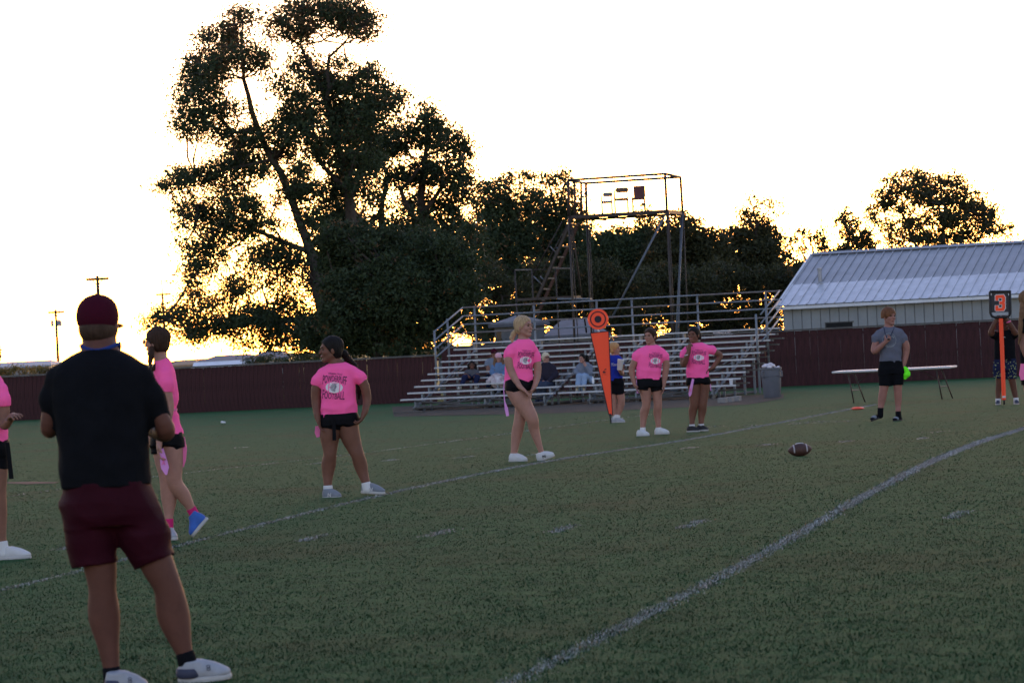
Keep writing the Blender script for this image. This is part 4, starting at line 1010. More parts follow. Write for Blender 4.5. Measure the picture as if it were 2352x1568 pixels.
# materials for people
def skin(name, c): return mat(name, c, 0.6, 0.12, 14, spec=0.2)
SK_TAN = skin('skin_tan', (0.150, 0.066, 0.046)); SK_FAIR = skin('skin_fair', (0.33, 0.17, 0.135)); SK_MED = skin('skin_medium', (0.105, 0.042, 0.031)); SK_DEEP = skin('skin_deep', (0.105, 0.046, 0.032)); SK_BLUSH = skin('skin_blush', (0.28, 0.13, 0.108)); SK_PALM = skin('skin_palm', (0.20, 0.095, 0.068)); SK_ROSE = skin('skin_rose', (0.30, 0.145, 0.112))
def cloth(name, c, var=0.06, rough=0.9, bump=0.25): return mat(name, c, rough, var, 9, bump, 220, spec=0.06)
C_PINK = cloth('neon_pink_cotton', (1.0, 0.125, 0.37), 0.03)
C_BLACK = cloth('black_cotton', (0.006, 0.0065, 0.009), 0.15)
C_BLACKS = cloth('black_nylon', (0.005, 0.005, 0.007), 0.15, 0.6)
C_MAROON = cloth('maroon_jersey', (0.030, 0.0035, 0.009), 0.1, 0.65)
C_CAPM = cloth('maroon_cap', (0.045, 0.005, 0.014), 0.08)
C_GREY = cloth('slate_cotton', (0.11, 0.115, 0.155), 0.08)
C_BLUE = cloth('royal_cotton', (0.018, 0.035, 0.32), 0.06)
C_WHITE = cloth('white_cotton', (0.58, 0.58, 0.61), 0.06)
C_SOCKP = cloth('pink_sock', (0.50, 0.025, 0.14), 0.15)
C_LAV = mat('lavender_vinyl', (0.62, 0.24, 0.60), 0.4, 0.05, 5, spec=0.4)
C_HOTP = mat('hot_pink_vinyl', (0.75, 0.13, 0.36), 0.4, 0.05, 5, spec=0.4)
C_NAVY = cloth('navy_cotton', (0.014, 0.018, 0.05), 0.15)
C_DENIM = cloth('light_denim', (0.22, 0.30, 0.44), 0.12)
C_DENIMJ = cloth('denim_jacket', (0.10, 0.165, 0.29), 0.15)
C_HEATH = cloth('heather_sweater', (0.15, 0.17, 0.22), 0.12)
C_DKSW = cloth('dark_sweater', (0.025, 0.022, 0.035), 0.15)
C_DKJ = cloth('charcoal_jacket', (0.075, 0.075, 0.09), 0.15)
SH_WHITE = mat('shoe_white', (0.50, 0.50, 0.53), 0.6, 0.06, 20); SH_GREY = mat('shoe_grey', (0.17, 0.19, 0.23), 0.7, 0.1, 25); SH_BLACK = mat('shoe_black', (0.015, 0.015, 0.018), 0.6, 0.1, 25)
SH_BLUE = mat('shoe_blue', (0.03, 0.10, 0.38), 0.7, 0.12, 25); SH_SOLE = mat('sole_white', (0.38, 0.37, 0.37), 0.6, 0.06, 20); SH_NAVY = mat('shoe_navy', (0.035, 0.04, 0.075), 0.6, 0.1, 25); SH_PALE = mat('shoe_pale_grey', (0.30, 0.31, 0.35), 0.65, 0.08, 25)
def hairm(n, c): return mat(n, c, 0.65, 0.35, 60, 0.5, 160, spec=0.12, stretch=(1, 1, 0.15))
H_BLACK = hairm('hair_black', (0.010, 0.008, 0.008)); H_BROWN = hairm('hair_brown', (0.035, 0.018, 0.012)); H_BLOND = hairm('hair_blond', (0.36, 0.25, 0.15)); H_RED = hairm('hair_auburn', (0.13, 0.055, 0.028)); H_SAND = hairm('hair_sandy', (0.42, 0.25, 0.11)); H_PLAT = hairm('hair_platinum', (0.52, 0.45, 0.33)); H_LBR = hairm('hair_light_brown', (0.14, 0.075, 0.04))
M_EYE = mat('eye_dark', (0.02, 0.014, 0.012), 0.25, 0.1, 5, spec=0.6); M_BROW = mat('brow', (0.03, 0.018, 0.013), 0.8); M_BROWL = mat('brow_light', (0.16, 0.09, 0.05), 0.8); M_LIP = mat('lip', (0.30, 0.11, 0.10), 0.45, 0.05, 8); M_PRINT = mat('print_ink', (0.035, 0.018, 0.05), 0.8, 0.2, 60); M_PRINTW = mat('print_white', (0.72, 0.66, 0.72), 0.8, 0.08, 60); M_PRINTG = mat('print_grey', (0.24, 0.22, 0.26), 0.8, 0.3, 60)

def smooth_pts(L, n=5):
    if len(L) < 3: return L
    Pn = np.array([list(p) + [r] for p, r in L]); Pe = np.vstack([2 * Pn[0] - Pn[1], Pn, 2 * Pn[-1] - Pn[-2]]); out = []
    for i in range(1, len(Pe) - 2):
        a, b, c, d = Pe[i - 1], Pe[i], Pe[i + 1], Pe[i + 2]
        for j in range(n):
            t = j / n; out.append(0.5 * (2 * b + (c - a) * t + (2 * a - 5 * b + 4 * c - d) * t * t + (3 * b - a - 3 * c + d) * t ** 3))
    out.append(Pn[-1])
    return [(Vector(q[:3]), float(max(q[3], 0.004))) for q in out]
class Person:
    def __init__(s, label, foot, skin_m, h=0.007, Y=None, name='person', group=None):
        s.Y = Y if Y is not None else G(*foot).y; s.k = mpp(s.Y); s.h = h; s.skin = skin_m; s.label = label
        s.B = Solid(h); s.later = []; s.seed = sum(map(ord, label)); s.name = name; s.group = group
    def J(s, x, y, dy=0.0): return P(x, y, s.Y + dy)
    def m(s, px): return px * s.k
    def pts(s, L):
        """(x, y, dy, r_px) -> [(point, radius)]"""
        return [(s.J(x, y, d), r * s.k) for x, y, d, r in L]
    def limb(s, L, k=0.03):
        s.B.chain(smooth_pts(s.pts(L)), 0.006)
    def rings(s, L, dmin=0.6):
        """(y, xl, xr, half depth m, dy)"""
        out = []
        for q in L:
            y, xl, xr, d = q[:4]; dy = q[4] if len(q) > 4 else 0
            c = s.J((xl + xr) / 2, y, dy); out.append((c.z, (c.x, c.y), (xr - xl) / 2 * s.k, d))
        return out
    def lat(s, yaw=0): a = math.radians(yaw); return (math.cos(a), math.sin(a), 0)
    # ---- head
    def frame(s, c, hp, yaw, pitch=0, tilt=0):
        a, t = math.radians(yaw), math.radians(pitch)
        f = Vector((math.sin(a) * math.cos(t), -math.cos(a) * math.cos(t), math.sin(t))); l = Vector((math.cos(a), math.sin(a), 0)); u = l.cross(f) * 1.0
        if u.z < 0: u = -u
        if tilt:
            R_ = Matrix.Rotation(math.radians(tilt), 3, f); l = R_ @ l; u = R_ @ u
        s.hc = s.J(*c); s.hs = hp * s.k / 0.225; s.hf, s.hl, s.hu = f, l, u
    def H(s, f, l, u): return s.hc + (s.hf * f + s.hl * l + s.hu * u) * s.hs
    def hA(s): return [tuple(s.hf), tuple(s.hl), tuple(s.hu)]
    def he(s, S, c, r, k=0.012): S.ell(s.H(*c), s.hA(), [v * s.hs for v in r], k); return S
    def head(s, c, hp, yaw, neck_to, pitch=0, tilt=0, neck_r=0.052, jaw=1.0, face=True, brow=None, ears=True, round_=1.0):
        s.frame(c, hp, yaw, pitch, tilt); B = s.B; sc = s.hs
        s.he(B, (-0.012, 0, 0.030), (0.096, 0.076, 0.086)); s.he(B, (0.026, 0, -0.028), (0.062 * round_, 0.060 * jaw, 0.080))
        for g in (-1, 1):
            B.cone(s.H(0.0, 0.046 * g * jaw, -0.050), s.H(0.062, 0.014 * g, -0.094), 0.022 * sc, 0.018 * sc, 0.02)
            if ears: s.he(B, (-0.006, 0.076 * g, -0.010), (0.020, 0.010, 0.032), 0.006)
            s.he(B, (0.052, 0.034 * g, -0.022), (0.028, 0.028, 0.026), 0.015)
        s.he(B, (0.070, 0, -0.096), (0.020, 0.022, 0.018), 0.015)
        B.cone(s.H(0.084, 0, 0.010), s.H(0.104, 0, -0.028), 0.007 * sc, 0.012 * sc, 0.010)
        s.he(B, (0.082, 0, 0.026), (0.014, 0.046, 0.012), 0.012)
        s.he(B, (0.084, 0, -0.058), (0.013, 0.024, 0.012), 0.008)
        n = s.J(*neck_to)
        B.cone(s.H(-0.018, 0, -0.055), n, neck_r * sc, neck_r * 1.15 * sc, 0.03)
        if face:
            s.later.append(('face', brow or M_BROW, yaw))
    def add_face(s, body, brow, yaw):
        f, l, u, c, hs = s.hf, s.hl, s.hu, s.hc, s.hs
        def el(name, cc, r, m, n=8):
            V, Fc = [], []
            for i in range(n + 1):
                t = math.pi * i / n
                for j in range(n): a = 2 * math.pi * j / n; V.append(s.H(cc[0] + r[0] * math.cos(a) * math.sin(t), cc[1] + r[1] * math.sin(a) * math.sin(t), cc[2] + r[2] * math.cos(t)))
            for i in range(n):
                for j in range(n): Fc.append((i * n + j, i * n + (j + 1) % n, (i + 1) * n + (j + 1) % n, (i + 1) * n + j))
            me = bpy.data.meshes.new(name); me.from_pydata([tuple(v) for v in V], [], Fc); me.materials.append(m)
            for p in me.polygons: p.use_smooth = True
            return link(bpy.data.objects.new(name, me), body)
        for g in (-1, 1):
            el('eye', (0.080, 0.032 * g, 0.006), (0.008, 0.0145, 0.0075), M_EYE); el('eyebrow', (0.087, 0.034 * g, 0.028), (0.008, 0.020, 0.0045), brow)
        el('lips', (0.091, 0, -0.057), (0.009, 0.022, 0.0085), M_LIP)
    # ---- hands
    def hand(s, w, d, n, curl=0.5, side=1, size=1.0, S=None):
        B = S or s.B; w = Vector(w); d = Vector(d).normalized(); n = Vector(n); n = (n - d * n.dot(d)).normalized(); t = d.cross(n) * side
        A = [tuple(d), tuple(t), tuple(n)]; z = size
        B.ell(w + d * 0.050 * z, A, (0.056 * z, 0.040 * z, 0.017 * z), 0.012)
        B.cone(w - d * 0.02, w + d * 0.03 * z, 0.026 * z, 0.026 * z, 0.02, tuple(n), 1.25)
        for i, Lf in ((-1.5, 0.82), (-0.5, 1.0), (0.5, 1.05), (1.5, 0.95)):
            p = w + d * (0.092 * z - 0.004 * abs(i)) + t * i * 0.0205 * z; dr = (d + t * i * 0.05).normalized(); r = 0.0090 * z
            for seg, ln in enumerate((0.040, 0.027, 0.022)):
                ca = curl * (0.5 if seg == 0 else 0.8); ax_ = dr.cross(n)
                nd = (dr * math.cos(ca) + n * math.sin(ca)).normalized(); n2 = (n * math.cos(ca) - dr * math.sin(ca)).normalized()
                q = p + nd * ln * Lf * z; B.cone(p, q, r, r * 0.9, 0.003); p, dr, r = q, nd, r * 0.92
                if seg == 0: nn0 = n2
                n = n2
            n = (n - d * n.dot(d)).normalized() if abs(n.dot(d)) < 0.99 else nn0
            n = Vector(A[2])
        p = w + d * 0.028 * z + t * 0.030 * z; q = p + (d * 0.55 + t * 0.75 + n * 0.3).normalized() * 0.042 * z; r_ = q + (d * 0.85 + t * 0.25 + n * 0.45).normalized() * 0.032 * z
        B.cone(p, q, 0.014 * z, 0.0105 * z, 0.008); B.cone(q, r_, 0.0105 * z, 0.0085 * z, 0.004)
    # ---- clothes
    def part(s, name, S, m, disp=None, parent=None): s.later.append(('mesh', name, S, m, disp, parent)); return len(s.later) - 1
    def shoe(s, heel, toe, m, sole_m=SH_SOLE, up=None, width=0.043, collar=0.092, slide=False, ank=None):
        hh, tt = s.J(*heel), s.J(*toe); s.later.append(('shoe', hh, tt, m, sole_m, up, width, collar, slide, ank))
        return len(s.later) - 1
    def make_shoe(s, body, hh, tt, m, sole_m, up, wd, collar, slide, ank):
        d = tt - hh; L = 0.0
        # lay the foot out at real length along its direction, mostly across the view
        L = max(d.length, 0.19); d.normalize(); u = Vector(up) if up else UZ; u = (u - d * u.dot(d)).normalized(); t = d.cross(u); A = [tuple(d), tuple(t), tuple(u)]
        S = Solid(s.h * 0.85)
        if slide:
            S.ell(hh + d * L * 0.30 + u * 0.045, A, (L * 0.33, 0.036, 0.030), 0.02); S.ell(hh + d * L * 0.70 + u * 0.040, A, (L * 0.30, 0.043, 0.026), 0.02)
        else:
            S.ell(hh + d * L * 0.22 + u * 0.05, A, (L * 0.23, wd * 0.80, 0.055), 0.02); S.ell(hh + d * L * 0.52 + u * 0.048, A, (L * 0.33, wd * 0.88, 0.042), 0.03); S.ell(hh + d * L * 0.74 + u * 0.035, A, (L * 0.25, wd * 0.95, 0.030), 0.02)
            a = ank if ank is not None else hh + d * L * 0.24 + u * collar
            S.cone(hh + d * L * 0.24 + u * 0.05, hh + d * L * 0.25 + u * collar, wd * 0.85, wd * 0.82, 0.02); S.cone(hh + d * L * 0.32 + u * collar * 0.95, hh + d * L * 0.62 + u * 0.055, 0.030, 0.026, 0.02)
            S.cut(hh + u * (collar + 0.01) - d * 0.0, u)
        S.cut(hh + u * 0.020, -u)
        o = link(bpy.data.objects.new('shoe', S.mesh('shoe', m)), body)
        S = Solid(s.h * 0.85); S.ell(hh + d * L * 0.25 + u * 0.012, A, (L * 0.25 + 0.006, wd * 0.88, 0.05), 0.02); S.ell(hh + d * L * 0.66 + u * 0.012, A, (L * 0.345, wd * 1.06, 0.05), 0.05)
        S.cut(hh + u * 0.028, u); S.cut(hh + u * 0.001, -u)
        link(bpy.data.objects.new('sole', S.mesh('sole', sole_m)), o)
        if slide:
            S = Solid(s.h * 0.85); S.ell(hh + d * L * 0.68 + u * 0.045, A, (0.052, wd * 1.08, 0.036), 0.01); S.cut(hh + u * 0.02, -u); link(bpy.data.objects.new('strap', S.mesh('strap', SH_GREY)), o)
        else:
            k = MB()
            for i in range(4):
                c = hh + d * L * (0.42 + 0.075 * i) + u * (0.098 - 0.011 * i); k.tube([c - t * 0.022 - u * 0.006, c + u * 0.004, c + t * 0.022 - u * 0.006], 0.004, 5)
            k.build('lace', SH_SOLE if m not in (SH_WHITE,) else SH_PALE, o)
        return o, (hh, d, u, t, L)
    def done(s):
        me = s.B.mesh(s.name, s.skin)
        # the thing's origin sits at the base of the figure
        n = len(me.vertices); co = np.empty(n * 3, np.float32); me.vertices.foreach_get('co', co); co = co.reshape(-1, 3)
        base = np.array([co[:, 0].mean(), co[:, 1].mean(), co[:, 2].min()], np.float32)
        me.vertices.foreach_set('co', (co - base).ravel()); me.update()
        body = bpy.data.objects.new(s.name, me); body.location = tuple(float(v) for v in base); link(body)
        tag(body, s.label, 'person', s.group)
        s.body = body; s.made = []
        for q in s.later:
            if q[0] == 'mesh':
                _, name, S, m, disp, par = q
                o = link(bpy.data.objects.new(name, S.mesh(name, m, disp)), body if par is None else s.made[par]); s.made.append(o)
            elif q[0] == 'shoe':
                o, info = s.make_shoe(body, *q[1:]); s.made.append(o); o_info = info
                s.shoes = getattr(s, 'shoes', []) + [(o, info)]
            elif q[0] == 'face':
                s.add_face(body, q[1], q[2]); s.made.append(None)
        return s
# ---- flat print laid onto a garment
def bvh_of(o):
    me = o.data; M_ = o.matrix_basis if o.parent is None else Matrix.Identity(4)
    return BVHTree.FromPolygons([tuple(v.co) for v in me.vertices], [tuple(p.vertices) for p in me.polygons])
def wrap(bv, poly_px, lift=0.004):
    out = []
    last = None
    for x, y in poly_px:
        d = ray(x, y).normalized(); hit = bv.ray_cast(CAM, d)
        if hit[0] is None: out.append(None); continue
        out.append(hit[0] - d * lift); 
    good = [q for q in out if q is not None]
    if not good: return None
    for i, q in enumerate(out):
        if q is None:
            x, y = poly_px[i]; d = ray(x, y); near = good[0]; out[i] = CAM + d * near.y
    return out
def text_tris(body, bold=0.02):
    cu = bpy.data.curves.new('t', 'FONT'); cu.body = body; cu.align_x = 'CENTER'; cu.size = 1.0; cu.offset = bold; cu.resolution_u = 3
    ob = bpy.data.objects.new('t', cu); COL.objects.link(ob)
    bpy.context.view_layer.update()
    dg = bpy.context.evaluated_depsgraph_get(); me = bpy.data.meshes.new_from_object(ob.evaluated_get(dg))
    bm = bmesh.new(); bm.from_mesh(me); bmesh.ops.triangulate(bm, faces=bm.faces)
    es = [e for e in bm.edges if e.calc_length() > 0.25]
    if es: bmesh.ops.subdivide_edges(bm, edges=es, cuts=1); bmesh.ops.triangulate(bm, faces=bm.faces)
    V = np.array([v.co[:2] for v in bm.verts]); Fc = [tuple(v.index for v in f.verts) for f in bm.faces]
    bm.free(); bpy.data.objects.remove(ob); bpy.data.curves.remove(cu); bpy.data.meshes.remove(me)
    x0, x1, y0, y1 = V[:, 0].min(), V[:, 0].max(), V[:, 1].min(), V[:, 1].max()
    V = (V - [(x0 + x1) / 2, y0]) / [(x1 - x0) / 2, (y1 - y0)]       # x in -1..1, y in 0..1
    return V, Fc
_TT = {}
def put_text(bv, body, o, ex, ey, m, parent, name='print', warpf=None, lift=0.004, bold=0.0):
    if (body, bold) not in _TT: _TT[(body, bold)] = text_tris(body, bold)
    V, Fc = _TT[(body, bold)]
    W = V.copy() if warpf is None else np.array([warpf(a, b) for a, b in V])
    px = [(o[0] + ex[0] * a + ey[0] * b, o[1] + ex[1] * a + ey[1] * b) for a, b in W]
    w = wrap(bv, px, lift)
    if w is None: return None
    me = bpy.data.meshes.new(name); me.from_pydata([tuple(p) for p in w], [], Fc); me.materials.append(m)
    return link(bpy.data.objects.new(name, me), parent)
def put_poly(bv, polys, o, ex, ey, m, parent, name='print', lift=0.005):
    mb = MB()
    for poly in polys:
        px = [(o[0] + ex[0] * a + ey[0] * b, o[1] + ex[1] * a + ey[1] * b) for a, b in poly]; w = wrap(bv, px, lift)
        if w is None: continue
        if len(poly) > 6:
            c = wrap(bv, [(sum(q[0] for q in px) / len(px), sum(q[1] for q in px) / len(px))], lift); n = len(w)
            c = c[0] if c else sum(w, Vector()) / n
            mb.add(w + [c], [(i, (i + 1) % n, n) for i in range(n)])
        else: mb.add(w, [tuple(range(len(w)))])
    if not mb.v: return None
    return mb.build(name, m, parent)
def football_print(p, shirt, o, ex, ey):
    """o: centre of the football print; ex, ey: half width / half height vectors in survey units"""
    bv = bvh_of(shirt)
    X = lambda a, b: (o[0] + ex[0] * a + ey[0] * b, o[1] + ex[1] * a + ey[1] * b)
    n = 20
    ball = [(0.98 * math.cos(t) * (1 - 0.06 * abs(math.cos(t)) ** 8), 0.98 * math.sin(t) * (1 - 0.10 * abs(math.cos(t)))) for t in [2 * math.pi * i / n for i in range(n)]]
    put_poly(bv, [ball], o, (ex[0] * .82, ex[1] * .82), ey, M_PRINTW, shirt, 'football_print', 0.004)
    put_poly(bv, [[(sx * 0.52, -0.80), (sx * 0.62, -0.76), (sx * 0.64, 0), (sx * 0.62, 0.76), (sx * 0.52, 0.80), (sx * 0.56, 0)] for sx in (-1, 1)], o, (ex[0] * .82, ex[1] * .82), ey, C_PINK, shirt, 'stripe_print', 0.006)
    put_poly(bv, [[(-0.28 + .12 * i, 0.70), (-0.22 + .12 * i, 0.70), (-0.22 + .12 * i, 0.86), (-0.28 + .12 * i, 0.86)] for i in range(5)], o, ex, ey, C_PINK, shirt, 'lace_print', 0.006)
    head = [(-0.30 + .1 * math.cos(t), 0.1 + .5 * math.sin(t)) for t in [math.pi * (0.2 + 1.0 * i / 5) for i in range(6)]]
    fan = [[(0.10, 0.05), (0.06 + 0.40 * math.cos(a), 0.0 + 0.74 * math.sin(a)), (0.06 + 0.40 * math.cos(a + 0.30), 0.0 + 0.74 * math.sin(a + 0.30))] for a in [math.radians(70 + 24 * i) for i in range(9)]]
    put_poly(bv, fan, o, ex, ey, M_PRINTG, shirt, 'crest_print', 0.006)
    put_poly(bv, [[(0.04, 0.50), (0.15, 0.45), (0.22, 0.20), (0.15, -0.20), (0.06, -0.25), (0.02, 0.1)]], o, ex, ey, M_PRINTG, shirt, 'crest_print', 0.007)
    f1 = lambda a, b: (a, 1.02 + 0.0 + (1.22 * b + (1 - b) * (-0.38 * abs(a) ** 1.6)) + 0.12 * b * 0)
    put_text(bv, 'POWDERPUFF', o, ex, ey, M_PRINT, shirt, 'lettering', lambda a, b: (1.05 * a, 1.02 - 0.62 * a * a + b * (1.05 + 0.62 * a * a)), 0.005)
    put_text(bv, 'FOOTBALL', o, ex, ey, M_PRINT, shirt, 'lettering', lambda a, b: (0.98 * a, -2.05 + b * (1.02 + 0.62 * a * a)), 0.005)
    put_text(bv, 'WEBBERS FALLS', o, ex, ey, M_PRINT, shirt, 'lettering', lambda a, b: (0.62 * a, 2.25 + 0.30 * b), 0.005, bold=0.0)
def ribbon(name, pts, w, m, parent, th=0.004, normal=None):
    """flat strip through world points with widths"""
    k = MB(); n = len(pts)
    ws = w if isinstance(w, (list, tuple)) else [w] * n
    F_, B_ = [], []
    for i, p in enumerate(pts):
        t = (Vector(pts[min(i + 1, n - 1)]) - Vector(pts[max(i - 1, 0)])).normalized(); nv = Vector(normal) if normal else Vector((0, -1, 0)); sd = t.cross(nv).normalized()
        F_ += [Vector(p) - sd * ws[i] / 2, Vector(p) + sd * ws[i] / 2]; B_ += [Vector(p) - sd * ws[i] / 2 - nv * th, Vector(p) + sd * ws[i] / 2 - nv * th]
    for i in range(n - 1):
        k.box8([F_[2 * i], F_[2 * i + 1], B_[2 * i + 1], B_[2 * i], F_[2 * i + 2], F_[2 * i + 3], B_[2 * i + 3], B_[2 * i + 2]])
    return k.build(name, m, parent)
# ------------------------------------------------------------------ the people
def garment(p, name, rings, sleeves, m, amp=0.006, seed=1, k=0.022, zlo=1.2, zhi=0.5, fk=42.0, body=True, parent=None, ex=2.3):
    S = Solid(p.h)
    rr_ = []
    for i_, q in enumerate(rings):
        f_ = (1.0, 0.93, 0.92, 0.97)[i_] if i_ < 4 else 1.0; c_ = (q[1] + q[2]) / 2; w_ = (q[2] - q[1]) / 2 * f_; rr_.append((q[0], c_ - w_, c_ + w_) + tuple(q[3:]))
    rings = rr_
    S.loft(p.rings(rings), (1, 0, 0), k, ex)
    for sl in sleeves:
        sl = [(sl[0][0], sl[0][1] + sl[0][3] * 0.20, sl[0][2], sl[0][3] * 0.80)] + [(a_, b_, c_, d_ * 0.93) for a_, b_, c_, d_ in sl[1:]]
        cxm = (rings[0][1] + rings[0][2]) / 2; sd = 1 if sl[0][0] > cxm else -1
        nk = (cxm + sd * (rings[0][2] - rings[0][1]) * 0.36, rings[0][0] + sl[0][3] * 0.62, sl[0][2] * 0.3, sl[0][3] * 0.55)
        S.chain(p.pts([nk] + sl), k * 1.4, flat=True)
    if body:
        p.B.loft([(z, c, w * 0.86, d * 0.84) for z, c, w, d in p.rings(rings)], (1, 0, 0), 0.04)
    return p.part(name, S, m, folds(amp, seed, zlo, zhi, fk), parent)
def shorts(p, rings, legs, m, seed=2, amp=0.005, name='shorts'):
    S = Solid(p.h); S.loft(p.rings(rings), (1, 0, 0), 0.03)
    for l in legs: S.chain(p.pts(l), 0.03, flat=True)
    p.B.loft([(z, c, w * 0.85, d * 0.85) for z, c, w, d in p.rings(rings)], (1, 0, 0), 0.03)
    return p.part(name, S, m, folds(amp, seed, 1.0, 1.0, 38))
def sock(p, a, b, m):
    S = Solid(p.h * 0.8); S.chain(p.pts([a, b]), 0.01); c, d = p.pts([a, b])[0][0], p.pts([a, b])[1][0]; S.cut(c, c - d)
    return p.part('sock', S, m)
def hair(p, m, ext=(), cuts=None, grow=1.06, seed=3, name='hair', cutback=-0.085, face=(0.052, 0.028), amp=0.0025, disp=True):
    S = Solid(p.h * 0.9)
    p.he(S, (-0.018, 0, 0.036), (0.099 * grow, 0.083 * grow, 0.089 * grow)); p.he(S, (-0.035, 0, -0.010), (0.070 * grow, 0.080 * grow, 0.085 * grow), 0.02)
    n = p.hf * 0.80 - p.hu * 0.60
    S.cut(p.H(face[0], 0, face[1]), n); S.cut(p.H(0, 0, cutback), -p.hu)
    i = p.part(name, S, m, hairy(amp, seed) if disp else None)
    for nm, L, kk in ext:
        S2 = Solid(p.h * 0.9); S2.chain(p.pts(L), kk); p.part(nm, S2, m, hairy(amp, seed + 1), i)
    return i
def cap(p, m, brim_yaw=0, low=-0.012, seed=4, brimm=None, back=False):
    S = Solid(p.h * 0.85)
    p.he(S, (-0.012, 0, 0.038), (0.106, 0.089, 0.092), 0.02); p.he(S, (-0.005, 0, 0.075), (0.080, 0.070, 0.050), 0.03); S.cut(p.H(0, 0, low), -p.hu)
    i = p.part('cap', S, m)
    S = Solid(p.h * 0.7); A = p.hA(); S.ell(p.H(0.110, 0, low + 0.018), A, [0.075 * p.hs, 0.072 * p.hs, 0.016 * p.hs], 0.01); S.cut(p.H(0, 0, low + 0.008), -p.hu)
    p.part('brim', S, brimm or m, None, i)
    S = Solid(p.h * 0.7); p.he(S, (-0.012, 0, 0.131), (0.010, 0.010, 0.008), 0.01); p.part('button', S, m, None, i)
    return i
FWD = Vector((0, -1, 0))
GROUPP = 'players in pink shirts'

# 1 -- man in black seen from behind
p = Person('broad man in black shirt, maroon shorts and maroon cap seen from behind', (420, 1566), SK_MED, 0.0075)
p.head((227, 748, 0.03), 122, 169, (231, 822, 0.0), neck_r=0.068, face=False)
garment(p, 'shirt', [(800, 193, 268, .075), (810, 165, 296, .10), (826, 132, 322, .125), (856, 112, 344, .145), (900, 116, 342, .155), (960, 126, 340, .16), (1030, 133, 342, .165), (1080, 137, 345, .165), (1116, 141, 347, .16)],
        [[(135, 862, .0, 32), (120, 915, .02, 31), (116, 980, .05, 25)], [(320, 858, .0, 32), (350, 915, .02, 32), (372, 974, .05, 30)]], C_BLACK, 0.011, 5, fk=34)
p.limb([(150, 862, 0, 20), (120, 930, .02, 19), (113, 985, .06, 19), (130, 975, .25, 15), (170, 960, .36, 11)]); p.limb([(305, 860, 0, 20), (352, 930, .02, 19), (380, 990, .06, 22), (345, 985, .26, 16), (290, 965, .38, 11)])
p.hand(p.J(170, 960, .36), (1, .2, .2), (0, 0, 1), 0.9); p.hand(p.J(290, 965, .38), (-1, .2, .2), (0, 0, 1), 0.9, -1)
shorts(p, [(1104, 143, 345, .155), (1140, 143, 352, .165), (1180, 145, 362, .165), (1205, 150, 370, .14)], [[(200, 1165, 0, 58), (209, 1235, 0, 58), (219, 1296, 0, 54)], [(302, 1165, 0, 62), (333, 1235, 0, 56), (355, 1290, 0, 49)]], C_MAROON, 7, 0.012)
p.limb([(215, 1230, 0, 42), (230, 1300, 0, 37), (235, 1352, 0, 31), (239, 1412, .02, 36), (247, 1470, .01, 26), (257, 1540, 0, 17)], 0.02); p.limb([(335, 1230, 0, 42), (360, 1292, 0, 38), (385, 1347, 0, 32), (398, 1410, .02, 37), (410, 1455, .01, 28), (424, 1500, 0, 18), (432, 1530, 0, 17)], 0.02)
sock(p, (255, 1530, 0, 20.5), (262, 1580, 0, 22), C_BLACK); sock(p, (424, 1496, 0, 21), (436, 1540, 0, 23), C_BLACK)
p.shoe((246, 1594, -0.05), (330, 1588, -0.04), SH_PALE, up=(0.0, -0.1, 1), width=0.052); p.shoe((412, 1569, 0), (533, 1556, 0.02), SH_PALE, up=(-0.05, -0.1, 1), width=0.054)
cap(p, C_CAPM, low=-0.022)
S = Solid(p.h); p.he(S, (-0.024, 0, -0.012), (0.090, 0.0785, 0.075), 0.01); S.cut(p.H(0, 0, -0.062), -p.hu); S.cut(p.H(0.03, 0, 0), p.hf); p.part('hair', S, hairm('hair_cropped', (0.045, 0.026, 0.019)))
p.done(); MAN = p
k = MB(); c = p.J(230, 797, 0)
ring = [c + Vector((math.cos(t) * 0.088, math.sin(t) * 0.085 + 0.01, 0.012 * math.cos(t * 2) - 0.05 * (math.sin(t) > 0) * math.sin(t))) for t in [2 * math.pi * i / 24 for i in range(25)]]
k.tube(ring, 0.009, 6); k.build('lanyard', cloth('blue_lanyard', (0.02, 0.045, 0.20)), p.body)
for o_, (hh, d, u, t, L) in p.shoes:
    S = Solid(0.006); A = [tuple(d), tuple(t), tuple(u)]; S.ell(hh + d * L * 0.22 + u * 0.048, A, (L * 0.27, 0.060, 0.046), 0.02); S.cut(hh + u * 0.026, -u); S.cut(hh + d * L * 0.42 + u * 0.03, d + u * 0.6); S.cut(hh + u * 0.072, u)
    link(bpy.data.objects.new('heel_panel', S.mesh('heel_panel', SH_NAVY)), o_)
    k = MB(); c = hh + d * L * 0.60 + u * 0.058 - t * 0.0
    side = Vector((0, -1, 0)); 
    for q in (0, 1):
        cc = c + side * 0.052 + u * 0.013 * q; k.tube([cc + d * 0.008 * math.cos(a) + u * 0.006 * math.sin(a) for a in [i * 0.8 for i in range(9)]], 0.0018, 5)
    k.build('emblem', SH_NAVY, o_)

